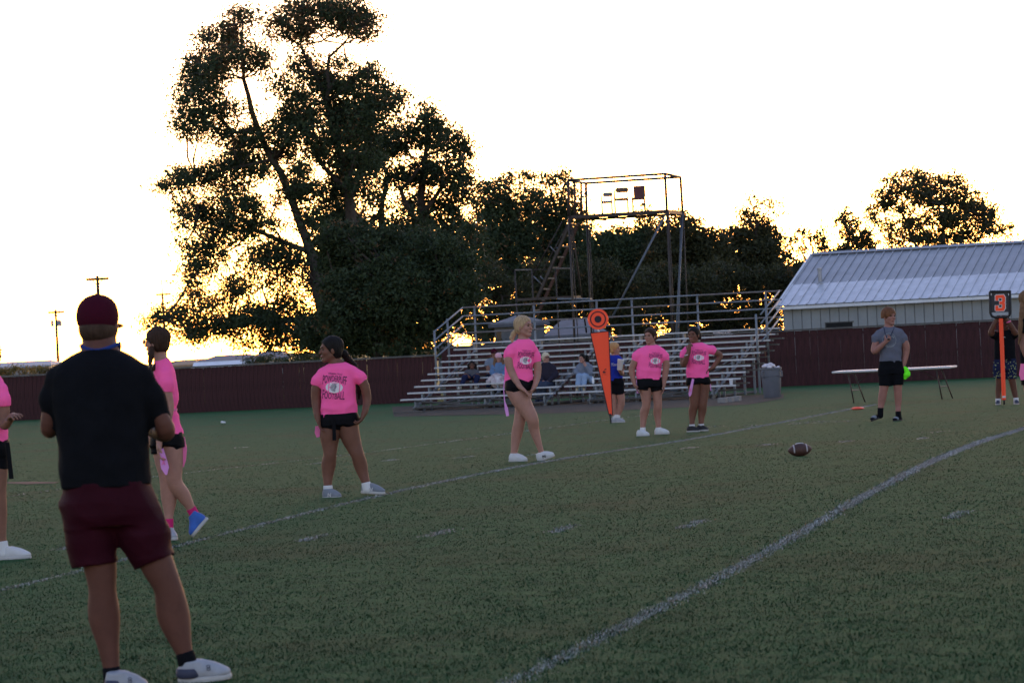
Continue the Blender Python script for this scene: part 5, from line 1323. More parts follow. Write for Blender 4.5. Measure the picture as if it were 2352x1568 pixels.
# 2 -- girl with braids and glasses behind the man
p = Person('girl in pink shirt with braids and glasses walking behind the man in black', (388, 1239), SK_FAIR, 0.007, group=GROUPP)
p.head((360, 785, 0), 62, -108, (370, 838, 0), neck_r=0.045)
garment(p, 'shirt', [(824, 356, 388, .05), (836, 350, 398, .09), (852, 350, 404, .11), (890, 354, 410, .12), (925, 354, 412, .115), (942, 358, 403, .10), (950, 356, 408, .105), (975, 350, 416, .12), (997, 346, 422, .125)],
        [[(380, 858, -.10, 18), (383, 880, -.12, 17), (383, 900, -.12, 15)]], C_PINK, 0.010, 11, fk=42)
p.limb([(382, 862, -.10, 12), (384, 900, -.12, 11), (390, 940, -.12, 9), (378, 985, -.16, 8), (366, 1012, -.18, 6)]); p.hand(p.J(366, 1014, -.18), (-.1, 0, -1), (1, 0, 0), 0.8, 1)
p.limb([(360, 862, .10, 12), (350, 910, .12, 10), (347, 960, .12, 8), (345, 1000, .1, 6)]); p.hand(p.J(345, 1000, .1), (0, 0, -1), (1, 0, 0), 0.6, -1)
shorts(p, [(992, 348, 420, .12), (1008, 345, 421, .13), (1022, 344, 421, .13)], [[(372, 1012, .03, 26), (374, 1040, .03, 28)], [(395, 1010, -.02, 26), (404, 1033, -.02, 22)]], C_BLACKS, 12)
p.limb([(375, 1020, .03, 25), (380, 1054, .03, 25), (384, 1085, .02, 20), (385, 1110, .02, 17), (388, 1145, .04, 17.5), (388, 1175, .03, 11), (388, 1195, .02, 9), (388, 1225, .02, 8)], 0.02)
p.limb([(395, 1020, -.02, 24), (398, 1060, -.02, 22), (401, 1105, -.02, 17), (420, 1135, .02, 16), (434, 1158, .04, 11), (441, 1172, .05, 9.5), (452, 1192, .05, 9)], 0.02)
sock(p, (388, 1190, .02, 10.5), (388, 1226, .02, 10), C_SOCKP); sock(p, (438, 1166, .05, 11.5), (456, 1196, .05, 11), C_SOCKP)
p.shoe((386, 1240, .10), (400, 1241, -.14), SH_PALE, ank=None); p.shoe((479, 1192, .04), (449, 1228, 0.0), SH_BLUE, up=(-0.75, 0, 0.75), collar=0.12)
i = hair(p, H_BROWN, [('braid', [(349, 800, -.09, 7), (347, 815, -.11, 6.5), (345, 830, -.12, 5.5), (347, 843, -.13, 4)], 0.003), ('braid', [(372, 805, .03, 6), (358, 838, -.05, 5), (352, 848, -.07, 4)], 0.003)], seed=21, amp=0.004, face=(0.06, 0.02))
p.done(); g = p
k = MB()
for sgn in (-1, 1):
    c = p.H(0.100, 0.034 * sgn, 0.004); k.tube([c + (p.hl * math.cos(a) * 0.025 + p.hu * math.sin(a) * 0.018) * p.hs for a in [2 * math.pi * j / 12 for j in range(13)]], 0.0028, 5)
    k.tube([p.H(0.100, 0.058 * sgn, 0.008), p.H(0.02, 0.083 * sgn, 0.004)], 0.0028, 5)
go = k.build('glasses', mat('spectacle_frame', (0.03, 0.03, 0.05), 0.3, spec=0.6), p.body)
k = MB()
for sgn in (-1, 1):
    c = p.H(0.100, 0.034 * sgn, 0.004); k.add([c + (p.hl * math.cos(a) * 0.024 + p.hu * math.sin(a) * 0.017) * p.hs for a in [2 * math.pi * j / 12 for j in range(12)]], [tuple(range(12))])
k.build('lens', mat('lens_glass', (0.5, 0.55, 0.62), 0.1, 0.02, 3, spec=0.8), go)
ribbon('belt', [p.J(352, 945, -.08), p.J(380, 944, -.125), p.J(407, 940, -.06)], 0.02, C_HOTP, p.body)
fo = ribbon('flag', [p.J(370, 1030, -.2), p.J(374, 1050, -.2), p.J(379, 1074, -.2), p.J(382, 1090, -.2)], [0.035, 0.05, 0.062, 0.012], C_LAV, p.body)
c = p.J(375.5, 1058, -.208); k = MB(); k.tube([c + Vector((-.012, 0, -.03)), c + Vector((.006, 0, .005)), c + Vector((.008, 0, .02)), c + Vector((0, 0, .028)), c + Vector((-.008, 0, .02)), c + Vector((-.006, 0, .005)), c + Vector((.012, 0, -.03))], 0.0035, 4); k.build('ribbon_print', C_HOTP, fo)
ribbon('flag', [p.J(421, 1003, -.02), p.J(423, 1030, -.02), p.J(419, 1055, -.02), p.J(415, 1070, -.02)], [0.02, 0.045, 0.055, 0.05], C_HOTP, p.body)
bv = bvh_of(p.made[1]); put_poly(bv, [[(-1, 0), (1, 0), (1, 1), (-1, 1)]], (408, 868), (2, 0), (0, -9), M_PRINT, p.made[1], 'back_print')

# 3 -- player cut off by the left edge
p = Person('pink shirted player cut off by the left edge of the picture', (20, 1284), SK_PALM, 0.007, group=GROUPP)
p.head((-22, 812, 0), 62, 60, (-20, 872, 0))
garment(p, 'shirt', [(860, -38, -4, .05), (872, -52, 8, .09), (892, -58, 14, .11), (940, -56, 15, .12), (985, -56, 17, .12), (1017, -57, 20, .125)], [[(4, 892, -.08, 16), (9, 915, -.1, 16), (10, 932, -.1, 16)], [(-50, 892, .06, 16), (-62, 930, .08, 15)]], C_PINK, 0.010, 31)
p.limb([(4, 895, -.08, 12), (10, 935, -.1, 12), (10, 975, -.12, 11), (24, 962, -.2, 8), (30, 953, -.24, 6)]); p.hand(p.J(26, 957, -.24), (.42, -.9, .12), (0.3, 0, -1), 0.35, -1, 1.0)
p.limb([(-52, 895, .06, 12), (-64, 940, .08, 11), (-60, 985, .02, 9), (-40, 1010, -.1, 6)])
shorts(p, [(1010, -55, 19, .125), (1030, -56, 20, .13), (1045, -56, 19, .12)], [[(-35, 1035, .0, 26), (-36, 1072, 0, 26)], [(-6, 1035, -.02, 26), (-7, 1076, -.02, 26)]], C_BLACKS, 32)
p.limb([(-6, 1050, -.02, 24), (-6, 1085, -.02, 23), (-4, 1130, -.02, 18), (-2, 1175, 0, 18), (4, 1230, 0, 10), (8, 1256, 0, 9)], 0.02); p.limb([(-36, 1050, .04, 24), (-38, 1130, .04, 18), (-40, 1180, .05, 18), (-42, 1240, .05, 9)], 0.02)
sock(p, (6, 1242, 0, 11), (10, 1270, 0, 12), C_WHITE); sock(p, (-42, 1232, .05, 11), (-42, 1262, .05, 12), C_WHITE)
p.shoe((-6, 1287, 0), (73, 1283, 0.02), SH_WHITE); p.shoe((-58, 1278, .05), (14, 1277, .05), SH_WHITE)
hair(p, H_BROWN, seed=33)
p.done()
ribbon('belt_strap', [p.J(17, 1016, -.13), p.J(20, 1040, -.13), p.J(26, 1099, -.13)], [0.03, 0.03, 0.035], C_BLACKS, p.body)

# 4 -- girl facing left, black ponytail
p = Person('girl in pink football shirt with long black ponytail looking left', (795, 1139), SK_TAN, 0.0065, group=GROUPP)
p.head((760, 803, 0), 56, -78, (776, 842, .02), neck_r=0.050)
garment(p, 'shirt', [(833, 758, 794, .055), (838, 748, 806, .08), (846, 734, 819, .10), (862, 732, 818, .115), (885, 736, 816, .125), (910, 738, 818, .125), (932, 735, 820, .125), (945, 734, 821, .125), (957, 737, 820, .12)],
        [[(742, 856, 0, 17), (730, 874, -.01, 15), (726, 886, -.01, 13)], [(808, 852, 0, 17), (826, 866, -.01, 15), (835, 877, -.01, 13)]], C_PINK, 0.010, 41, fk=42, zlo=1.5, zhi=0.35)
p.limb([(742, 858, 0, 12), (727, 888, -.01, 11), (726, 925, 0, 10), (729, 958, -.05, 6.5)]); p.hand(p.J(729, 957, -.05), (.25, -.1, -1), (1, -.3, 0), 0.45, -1)
p.limb([(812, 854, 0, 12), (834, 878, -.01, 11), (843, 915, 0, 9.5), (838, 946, -.06, 6.5)]); p.hand(p.J(838, 945, -.06), (-.45, -.2, -1), (-1, 0, .2), 0.9, 1)
shorts(p, [(949, 735, 821, .12), (962, 734, 822, .13), (975, 733, 822, .13)], [[(762, 966, 0, 28), (760, 984, 0, 27)], [(800, 966, 0, 26), (805, 978, 0, 25)]], C_BLACKS, 42)
p.limb([(764, 968, 0, 25), (758, 995, 0, 23), (757.5, 1015, 0, 19.5), (758, 1043, -.01, 14.5), (755, 1065, .02, 16.3), (753, 1092, .02, 12), (752.8, 1113, 0, 8.8), (753, 1128, 0, 8)], 0.02)
p.limb([(797, 968, 0, 25), (804, 1000, 0, 22.5), (812, 1022, 0, 18.5), (821, 1044, -.01, 15), (827.5, 1065, .02, 15.7), (834, 1088, .02, 12), (840.5, 1108, 0, 9), (843, 1120, 0, 8.5)], 0.02)
sock(p, (753, 1114, 0, 10.5), (754, 1132, 0, 11), C_WHITE); sock(p, (840, 1107, 0, 10.5), (844, 1123, 0, 11), C_WHITE)
p.shoe((742, 1147, 0), (783, 1145.5, -.06), SH_GREY); p.shoe((830, 1132.5, .03), (885, 1135.5, -.03), SH_GREY)
hair(p, H_BLACK, [('ponytail', [(790, 812, .08, 9), (800, 826, .13, 8), (814, 838, .16, 6), (822, 865, .17, 8), (826, 895, .17, 8), (824, 915, .17, 3)], 0.02)], seed=43, face=(0.058, 0.035))
p.done(); football_print(p, p.made[1], (767.5, 889.5), (26, 1.5), (1.0, -13))
ribbon('belt', [p.J(763, 960, -.14), p.J(767, 975, -.14), p.J(768, 1011, -.14)], [0.035, 0.035, 0.035], C_BLACKS, p.body)
ribbon('flag', [p.J(728, 978, 0), p.J(730, 992, 0), p.J(733, 1003, 0)], [0.03, 0.06, 0.05], C_HOTP, p.body); ribbon('flag', [p.J(782, 985, .1), p.J(781, 1000, .1), p.J(781, 1006, .1)], [0.03, 0.04, 0.03], C_HOTP, p.body)
def letter_on(shoe, s_, m):
    o_, (hh, d, u, t, L) = shoe; k = MB(); f = Vector((0, -1, 0)); f = (f - d * f.dot(d)).normalized(); c = hh + d * L * 0.45 + u * 0.045 + f * 0.044
    for a, b in (((-.016, -.016), (-.012, .016)), ((-.012, .016), (.010, -.016)), ((.010, -.016), (.014, .016))): k.tube([c + d * a[0] * s_ + u * a[1], c + d * b[0] * s_ + u * b[1]], 0.0045, 4)
    k.build('emblem', m, o_)
for sh in p.shoes: letter_on(sh, 1, SH_WHITE)

# 5 -- blond girl striding right
p = Person('blond girl in pink football shirt stepping to the right with hands clasped', (1200, 1059), SK_FAIR, 0.0065, group=GROUPP)
p.head((1203, 750, 0), 46, 58, (1202, 786, .02), neck_r=0.047)
garment(p, 'shirt', [(779, 1189, 1216, .05), (783, 1180, 1224, .075), (789, 1170, 1232, .095), (803, 1163, 1232, .11), (825, 1161, 1226, .115), (850, 1159, 1223, .115), (870, 1158, 1224, .115), (880, 1159, 1224, .115)],
        [[(1175, 800, -.06, 14), (1170, 812, -.07, 13), (1168, 823, -.07, 12)], [(1224, 802, .03, 13), (1230, 818, .03, 12), (1233, 831, .03, 10.5)]], C_PINK, 0.010, 51, fk=42, zlo=1.4, zhi=0.35)
p.limb([(1176, 802, -.06, 10), (1168, 824, -.08, 10), (1174, 851, -.09, 9), (1184, 872, -.13, 7.5), (1196, 890, -.17, 5)]); p.hand(p.J(1195, 889, -.17), (.75, -.1, -.62), (.3, 0, -.6), 0.35, 1)
p.limb([(1225, 803, .03, 9.5), (1233, 830, .03, 9), (1234.5, 862, 0, 7.8), (1228, 887, -.1, 5)]); p.hand(p.J(1228, 886, -.1), (-.5, -.1, -.8), (-.8, -.2, .3), 0.7, -1)
shorts(p, [(873, 1159, 1224, .11), (885, 1160, 1224, .12), (893, 1160, 1223, .12)], [[(1187, 888, -.03, 26), (1183, 902, -.03, 23)], [(1208, 884, .03, 20), (1209, 896, .03, 19)]], C_BLACKS, 52)
p.limb([(1184, 893, -.02, 23), (1195, 914, -.05, 22), (1206, 934, -.07, 18.5), (1222, 961, -.1, 14), (1226, 982, -.06, 12), (1232, 1003, -.05, 9.5), (1241, 1030, -.05, 6.3), (1244, 1040, -.05, 6)], 0.02)
p.limb([(1205, 893, .03, 19), (1200, 930, .04, 16), (1193, 968, .04, 13), (1188, 992, .07, 12.8), (1184, 1015, .07, 10), (1180, 1043, .05, 6.8), (1179, 1050, .05, 6.5)], 0.02)
p.shoe((1169, 1060.5, .05), (1212, 1060.5, .02), SH_WHITE); p.shoe((1236, 1061.5, -.05), (1275, 1047, -.07), SH_WHITE, SH_SOLE, up=(-.35, -.05, .93))
hair(p, H_BLOND, [('ponytail', [(1185, 760, .03, 5), (1180, 766, .04, 6), (1176, 776, .04, 5.5), (1177, 784, .03, 2.5)], 0.01)], seed=53, face=(0.056, 0.036))
p.done(); football_print(p, p.made[1], (1207.5, 827.5), (17.5, .9), (.8, -9.3))
ribbon('flag', [p.J(1158, 873, -.1), p.J(1157, 895, -.1), p.J(1159, 921, -.1), p.J(1163, 938, -.1), p.J(1166, 955, -.1)], [0.012, 0.010, 0.012, 0.040, 0.034], C_LAV, p.body)
for sh in p.shoes[1:]: letter_on(sh, 1.1, SH_BLACK)
k = MB(); c = p.H(-0.085, 0, -0.02); 

# 6 -- boy in blue behind the orange marker
p = Person('sandy haired boy in royal blue shirt standing behind the tall orange marker', (1420, 970), SK_FAIR, 0.009)
p.head((1412, 801, 0), 27, 78, (1410, 822, .02), neck_r=0.045, brow=M_BROWL)
garment(p, 'shirt', [(815, 1402, 1420, .05), (819, 1396, 1427, .08), (826, 1394, 1431, .10), (845, 1396, 1429, .105), (874, 1398, 1431, .11)], [[(1400, 826, .05, 9), (1394, 845, .06, 8)], [(1424, 826, -.06, 8.5), (1428, 840, -.08, 8)]], C_BLUE, 0.005, 61)
p.limb([(1425, 830, -.07, 6), (1427, 852, -.09, 5.5), (1429, 858, -.13, 4.5), (1424, 849, -.26, 4)]); p.hand(p.J(1424, 850, -.25), (.3, 0, .5), (0, -1, 0), 0.9, 1)
p.limb([(1398, 830, .06, 6), (1392, 855, .06, 5.5), (1396, 872, -.05, 4)])
shorts(p, [(868, 1400, 1431, .11), (880, 1401, 1432, .12)], [[(1410, 880, .02, 12), (1410, 905, .02, 12)], [(1422, 880, -.02, 12), (1424, 906, -.02, 10)]], C_BLACK, 62)
p.limb([(1410, 895, .02, 10), (1408, 915, .02, 8.5), (1409, 935, .02, 8), (1412, 956, .02, 5)]); p.limb([(1422, 895, -.02, 10), (1427, 917, -.02, 8.3), (1425, 933, 0, 7.8), (1419, 955, 0, 4.8)])
sock(p, (1413, 952, .02, 6), (1413, 964, .02, 6), C_WHITE); sock(p, (1419, 952, 0, 6), (1418, 963, 0, 6), C_WHITE)
p.shoe((1404, 971, .03), (1428, 971, .0), SH_PALE); p.shoe((1410, 971, -.02), (1436, 970.5, -.06), SH_PALE)
hair(p, H_SAND, seed=63, grow=1.08, face=(0.066, 0.03))
p.done(); bv = bvh_of(p.made[1]); put_text(bv, 'Youth', (1413, 840), (10, -1), (1, -7), C_WHITE, p.made[1], 'lettering')
CUPB = p

# 7 -- fair girl with arms hanging
p = Person('brown haired girl in pink football shirt with arms hanging at her sides', (1492, 1000), SK_ROSE, 0.0075, group=GROUPP)
p.head((1493, 772, 0), 34.5, -33, (1497, 799, .02), neck_r=0.052, round_=1.04)
garment(p, 'shirt', [(792, 1485, 1509, .055), (795, 1476, 1517, .08), (800, 1466, 1525, .10), (812, 1463, 1524, .12), (830, 1463, 1521, .13), (857, 1460, 1519, .13), (875, 1463, 1518, .12)],
        [[(1470, 808, 0, 12), (1462, 818, -.01, 11), (1458, 829, -.01, 8.5)], [(1519, 808, 0, 12), (1526, 818, 0, 11), (1530, 830, 0, 8.5)]], C_PINK, 0.010, 71, fk=42, zlo=1.4, zhi=0.35)
p.limb([(1470, 808, 0, 8.5), (1458, 830, -.01, 8), (1451, 852, 0, 7), (1457, 880, -.04, 4.5)]); p.hand(p.J(1457, 880, -.04), (.3, -.1, -1), (1, 0, 0), 0.35, 1)
p.limb([(1519, 808, 0, 8.5), (1530, 832, 0, 7.8), (1528, 858, 0, 6.8), (1525, 881, -.04, 4.3)]); p.hand(p.J(1525, 881, -.04), (-.1, -.1, -1), (-1, 0, 0), 0.35, -1)
shorts(p, [(868, 1462, 1519, .12), (880, 1463, 1520, .13), (888, 1464, 1520, .13)], [[(1480, 884, 0, 17), (1479, 896, 0, 16.5)], [(1505, 884, 0, 16), (1508, 898, 0, 14)]], C_BLACKS, 72)
p.limb([(1481, 884, 0, 16), (1484, 903, 0, 13), (1484, 932, -.01, 9.2), (1480, 946, .02, 10), (1478, 962, .02, 7.5), (1476.5, 979, 0, 5.6), (1477, 988, 0, 5.4)]); p.limb([(1506, 884, 0, 15), (1509, 903, 0, 11.5), (1511, 932, -.01, 9), (1510, 946, .02, 9.5), (1511, 962, .02, 7.3), (1512.5, 979, 0, 5.6), (1513, 986, 0, 5.4)])
sock(p, (1476.5, 981, 0, 6.6), (1477, 993, 0, 6.6), C_WHITE); sock(p, (1512.5, 981, 0, 6.6), (1513, 990, 0, 6.6), C_WHITE)
p.shoe((1463, 1002.5, .02), (1492, 1001.5, -.12), SH_WHITE); p.shoe((1504, 998, .02), (1538, 996.5, -.06), SH_WHITE)
hair(p, H_BROWN, [('bun', [(1504, 768, .12, 6), (1506, 776, .12, 5)], 0.01)], seed=73, face=(0.058, 0.034))
p.done(); football_print(p, p.made[1], (1505.5, 828.5), (14.5, .6), (.5, -7.6))
ribbon('flag', [p.J(1462, 872, -.02), p.J(1464, 890, -.04), p.J(1465, 903, -.04)], [0.02, 0.035, 0.03], C_LAV, p.body)

# 8 -- girl with fist at her chin
p = Person('dark haired girl in pink football shirt with fist at chin and hand on hip', (1600, 991), SK_TAN, 0.0075, group=GROUPP)
p.head((1593, 769, 0), 34, -28, (1600, 796, .02), neck_r=0.050)
garment(p, 'shirt', [(787, 1590, 1613, .055), (790, 1582, 1621, .08), (795, 1573, 1629, .10), (808, 1573, 1629, .115), (828, 1578, 1628, .12), (850, 1576, 1629, .12), (872, 1577, 1630, .12)],
        [[(1578, 803, -.02, 11), (1572, 812, -.04, 10), (1569, 823, -.05, 9)], [(1623, 799, 0, 11), (1635, 803, 0, 10.5), (1644, 810, 0, 8)]], C_PINK, 0.010, 81, fk=42, zlo=1.4, zhi=0.35)
p.limb([(1578, 805, -.02, 8), (1570, 825, -.06, 7.5), (1571, 836, -.10, 7), (1577, 820, -.17, 6), (1582, 807, -.18, 4.5)]); p.hand(p.J(1582, 807, -.18), (.15, -.2, 1), (.5, .6, 0), 1.5, 1)
p.limb([(1623, 800, 0, 8), (1644, 809, 0, 7.2), (1654, 817, .02, 6.5), (1646, 832, 0, 5.5), (1637, 844, -.03, 4.3)]); p.hand(p.J(1637, 844, -.03), (-1, -.2, -.5), (-.3, -.2, -1), 0.5, -1)
shorts(p, [(866, 1577, 1631, .12), (875, 1576, 1632, .13), (880, 1576, 1632, .13)], [[(1592, 876, 0, 16), (1593, 884, 0, 15.5)], [(1617, 876, 0, 15), (1618, 884, 0, 14)]], C_BLACKS, 82)
p.limb([(1593, 878, 0, 15.5), (1594.5, 893, 0, 13.8), (1594.5, 926, -.01, 10), (1591.5, 942, .02, 9.8), (1590, 958, .02, 7.3), (1589.3, 973, 0, 5.5), (1590, 981, 0, 5.4)]); p.limb([(1616, 878, 0, 14.5), (1617.5, 893, 0, 12.3), (1614, 926, -.01, 9.8), (1613, 942, .02, 9.6), (1611, 958, .02, 7.2), (1610.5, 973, 0, 5.5), (1611, 980, 0, 5.4)])
sock(p, (1589.5, 974, 0, 6.5), (1590, 984, 0, 6.5), C_WHITE); sock(p, (1610.5, 973, 0, 6.5), (1611, 983, 0, 6.5), C_WHITE)
p.shoe((1578, 993, .02), (1608, 991.5, -.1), SH_BLACK); p.shoe((1601, 990.5, .03), (1627, 989.5, -.08), SH_BLACK)
hair(p, H_BLACK, [('bun', [(1604, 766, .12, 6), (1606, 775, .12, 5)], 0.01)], seed=83, face=(0.058, 0.034))
p.done(); football_print(p, p.made[1], (1605, 821), (15.5, .8), (.5, -7.2))
fo = ribbon('flag', [p.J(1592, 870, -.15), p.J(1588, 888, -.16), p.J(1585, 904, -.16), p.J(1584, 910, -.16)], [0.035, 0.045, 0.05, 0.02], C_LAV, p.body)
c = p.J(1586.5, 895, -.168); k = MB(); k.tube([c + Vector((-.01, 0, -.025)), c + Vector((.007, 0, .02)), c + Vector((-.007, 0, .02)), c + Vector((.01, 0, -.025))], 0.004, 4); k.build('ribbon_print', C_HOTP, fo)
ribbon('flag', [p.J(1629, 868, 0), p.J(1632, 884, 0), p.J(1633, 897, 0)], [0.015, 0.015, 0.015], C_LAV, p.body)
k = MB(); c = p.J(1577.5, 815, -.18); k.tube([c + Vector((math.cos(t) * .036, math.sin(t) * .036, .008 * math.cos(t))) for t in [2 * math.pi * j / 14 for j in range(15)]], 0.007, 5); k.build('wristband', C_WHITE, p.body)

# 9 -- tall boy in slate shirt
p = Person('tall auburn haired boy in slate grey shirt and black shorts holding a whistle', (2040, 967), SK_BLUSH, 0.0075)
p.head((2042, 727, 0), 38, 33, (2042, 756, .02), neck_r=0.050, brow=M_BROWL)
garment(p, 'shirt', [(750, 2031, 2053, .05), (753, 2022, 2062, .08), (757, 2014, 2071, .10), (770, 2013, 2073, .115), (795, 2020, 2072, .115), (815, 2020, 2071, .115), (833, 2020, 2072, .115)],
        [[(2019, 765, 0, 11), (2013, 776, -.01, 11), (2010, 788, -.02, 10)], [(2067, 763, 0, 11), (2074, 775, 0, 10.5), (2078, 786, 0, 9)]], C_GREY, 0.009, 91, fk=42)
p.limb([(2020, 766, 0, 8), (2011, 790, -.03, 8), (2009, 806, -.06, 7.5), (2022, 796, -.14, 6.3), (2034, 785, -.19, 4.6)]); p.hand(p.J(2033, 786, -.19), (.7, -.1, .6), (.2, .5, .6), 1.3, 1)
p.limb([(2067, 764, 0, 8), (2079, 788, 0, 8), (2082, 806, .02, 7.2), (2078, 828, .0, 5.5), (2075, 840, -.01, 4.6)]); p.hand(p.J(2075, 840, -.01), (-.3, 0, -1), (-1, 0, 0), 0.5, -1, 0.9)
shorts(p, [(828, 2020, 2072, .115), (845, 2018, 2075, .125), (858, 2018, 2076, .125)], [[(2034, 852, 0, 17), (2033, 886, 0, 14.5)], [(2060, 852, 0, 17), (2062, 884, 0, 13.5)]], C_BLACK, 92)
p.limb([(2034, 870, 0, 12), (2029, 897, 0, 9.6), (2026, 915, .02, 9.2), (2024, 928, .02, 7.3), (2022.5, 940, 0, 5.8), (2023, 952, 0, 5.6)]); p.limb([(2061, 870, 0, 12), (2062, 893, 0, 9.3), (2063, 915, .02, 8.3), (2063, 932, .02, 6.4), (2063, 944, 0, 5.6), (2063, 955, 0, 5.5)])
sock(p, (2022.5, 936, 0, 6.8), (2022, 954, 0, 6.8), C_BLACK); sock(p, (2063, 944, 0, 6.6), (2064, 960, 0, 6.6), C_BLACK)
p.shoe((2026, 958, .06), (2001, 968, -.08), C_BLACK, SH_BLACK, up=(-.35, -.1, .93), slide=True); p.shoe((2071, 966.5, .05), (2052, 968.5, -.14), C_BLACK, SH_BLACK, slide=True)
hair(p, H_RED, seed=93, grow=1.12, face=(0.086, 0.016), cutback=-0.02)
p.done()
bv = bvh_of(p.made[1]); n = 26
put_poly(bv, [[((0.94 if j in (0, 1) else 1.0) * math.cos(2 * math.pi * (i + (j in (1, 2))) / n), (0.94 if j in (0, 1) else 1.0) * math.sin(2 * math.pi * (i + (j in (1, 2))) / n)) for j in range(4)] for i in range(n)], (2042.5, 781.5), (16, 0), (0, -16.5), mat('faded_print', (0.24, 0.27, 0.31), 0.85, 0.2, 40), p.made[1], 'ring_print')
put_poly(bv, [[(-1 + .3 * i, .62 - .6 * (-.9 + .3 * i) ** 2), (-.82 + .3 * i, .62 - .6 * (-.9 + .3 * i) ** 2), (-.82 + .3 * i, 1.5 - .6 * (-.9 + .3 * i) ** 2), (-1 + .3 * i, 1.5 - .6 * (-.9 + .3 * i) ** 2)] for i in range(7)], (2042.5, 778), (11.5, -.6), (0, -5), MATS['faded_print'], p.made[1], 'arc_print')
put_text(bv, 'HAWAII', (2043, 795.5), (9.5, -.5), (0, -5), MATS['faded_print'], p.made[1], 'lettering', lambda a, b: (a, b - 0.3 + 0.6 * a * a))
k = MB(); k.tube([p.J(2030, 752, -.06), p.J(2032, 762, -.115), p.J(2036, 774, -.15), p.J(2039, 780, -.2)], 0.005, 5); k.tube([p.J(2054, 752, -.06), p.J(2050, 762, -.115), p.J(2044, 774, -.15), p.J(2040, 780, -.2)], 0.005, 5); k.build('lanyard', C_NAVY, p.body)
BOY = p

# 10 -- kid holding the down marker
p = Person('kid in black shirt and banana print shorts holding up the down marker', (2313, 929), SK_DEEP, 0.009)
p.head((2309, 741, 0), 30, 8, (2308, 764, .02), neck_r=0.050)
garment(p, 'shirt', [(757, 2296, 2320, .05), (760, 2288, 2328, .08), (766, 2283, 2333, .11), (790, 2283, 2332, .13), (830, 2283, 2334, .135)], [[(2291, 766, 0, 9.5), (2283, 769, -.06, 9.5), (2279, 766, -.1, 8.5)], [(2325, 766, 0, 9.5), (2330, 768, -.06, 9.5), (2331, 765, -.1, 8.5)]], C_BLACK, 0.006, 101)
p.limb([(2291, 766, 0, 7.5), (2279, 766, -.1, 7.2), (2277, 761, -.14, 6.5), (2284, 744, -.19, 5.4), (2290, 732, -.2, 4.2)]); p.hand(p.J(2290, 733, -.2), (.35, .1, .7), (.6, .7, 0), 0.9, 1, 0.85)
p.limb([(2325, 766, 0, 7.5), (2331, 765, -.1, 7.2), (2329, 760, -.14, 6.5), (2320, 744, -.19, 5.4), (2311, 732, -.2, 4.2)]); p.hand(p.J(2311, 733, -.2), (-.35, .1, .7), (-.6, .7, 0), 0.9, -1, 0.85)
shorts(p, [(824, 2283, 2334, .135), (840, 2282, 2335, .14), (850, 2282, 2335, .14)], [[(2295, 845, 0, 14), (2295, 869, 0, 13.5)], [(2321, 845, 0, 14.5), (2322, 870, 0, 13)]], C_NAVY, 102)
p.limb([(2296, 860, 0, 9), (2295, 880, 0, 7.6), (2293, 900, .02, 6.6), (2292.5, 917, 0, 4.8)]); p.limb([(2322, 860, 0, 9), (2326, 880, 0, 7.6), (2330, 900, .02, 6.6), (2333.5, 915, 0, 4.8)])
sock(p, (2292.5, 915, 0, 5.9), (2292.5, 925, 0, 5.9), C_WHITE); sock(p, (2333.5, 913, 0, 5.9), (2334, 923, 0, 5.9), C_WHITE)
p.shoe((2296, 929, .1), (2290, 930, -.14), SH_NAVY); p.shoe((2331, 928, .1), (2338, 929, -.14), SH_NAVY)
hair(p, H_BLACK, seed=103, face=(0.07, 0.03))
p.done(); KID = p
so = [o for o in p.made if o is not None and o.name.startswith('shorts')][0]
bv = bvh_of(so); rb = random.Random(5); bp_ = []
for _ in range(60):
    cx, cy, a0, sg = rb.uniform(2283, 2334), rb.uniform(828, 868), rb.uniform(0, 6.28), 3.0
    arc = [(cx + sg * math.cos(a0 + t) * rr, cy + sg * math.sin(a0 + t) * rr) for rr, ts in ((1.0, (0, .5, 1.0, 1.5)), (0.66, (1.3, .8, .2))) for t in ts]
    d = ray(cx, cy).normalized()
    if bv.ray_cast(CAM, d)[0] is not None: bp_.append(arc)
put_poly(bv, bp_, (0, 0), (1, 0), (0, 1), mat('banana_print', (0.32, 0.36, 0.16), 0.85), so, 'banana_print', 0.006)
bv = bvh_of(p.made[1]); put_poly(bv, [[(0, 0), (5, 0), (5, 1.6), (0, 1.6)], [(0, -20), (3, -20), (3, -18.6), (0, -18.6)]], (2303.5, 775), (1, 0), (0, -1), C_WHITE, p.made[1], 'chest_print')
k = MB(); c = p.J(2316.5, 739, -.2); k.tube([c + Vector((math.cos(t) * .036, math.sin(t) * .036, .01 * math.cos(t))) for t in [2 * math.pi * j / 14 for j in range(15)]], 0.012, 5); k.build('wristband', C_HOTP, p.body)

# 11 -- player cut off by the right edge
p = Person('dark jersey player with long brown braid cut off by the right edge', (2372, 1030), SK_PALM, 0.008, Y=41)
p.head((2362, 690, 0), 42, 100, (2366, 724, 0))
garment(p, 'shirt', [(716, 2356, 2380, .05), (722, 2347, 2392, .09), (740, 2341, 2398, .11), (790, 2342, 2396, .12), (845, 2344, 2398, .12)], [[(2348, 735, -.1, 9), (2347, 765, -.1, 9)], [(2392, 735, .05, 12), (2400, 765, .05, 12)]], C_BLACK, 0.006, 111)
p.limb([(2350, 740, -.05, 7), (2348, 775, -.06, 7), (2350, 800, -.1, 6), (2362, 830, -.12, 5)]); p.limb([(2392, 738, .05, 8), (2402, 785, .05, 7), (2398, 830, 0, 5)])
shorts(p, [(838, 2345, 2398, .12), (860, 2344, 2399, .13)], [[(2360, 855, 0, 17), (2360, 885, 0, 15)], [(2384, 855, 0, 17), (2385, 885, 0, 15)]], C_BLACKS, 112)
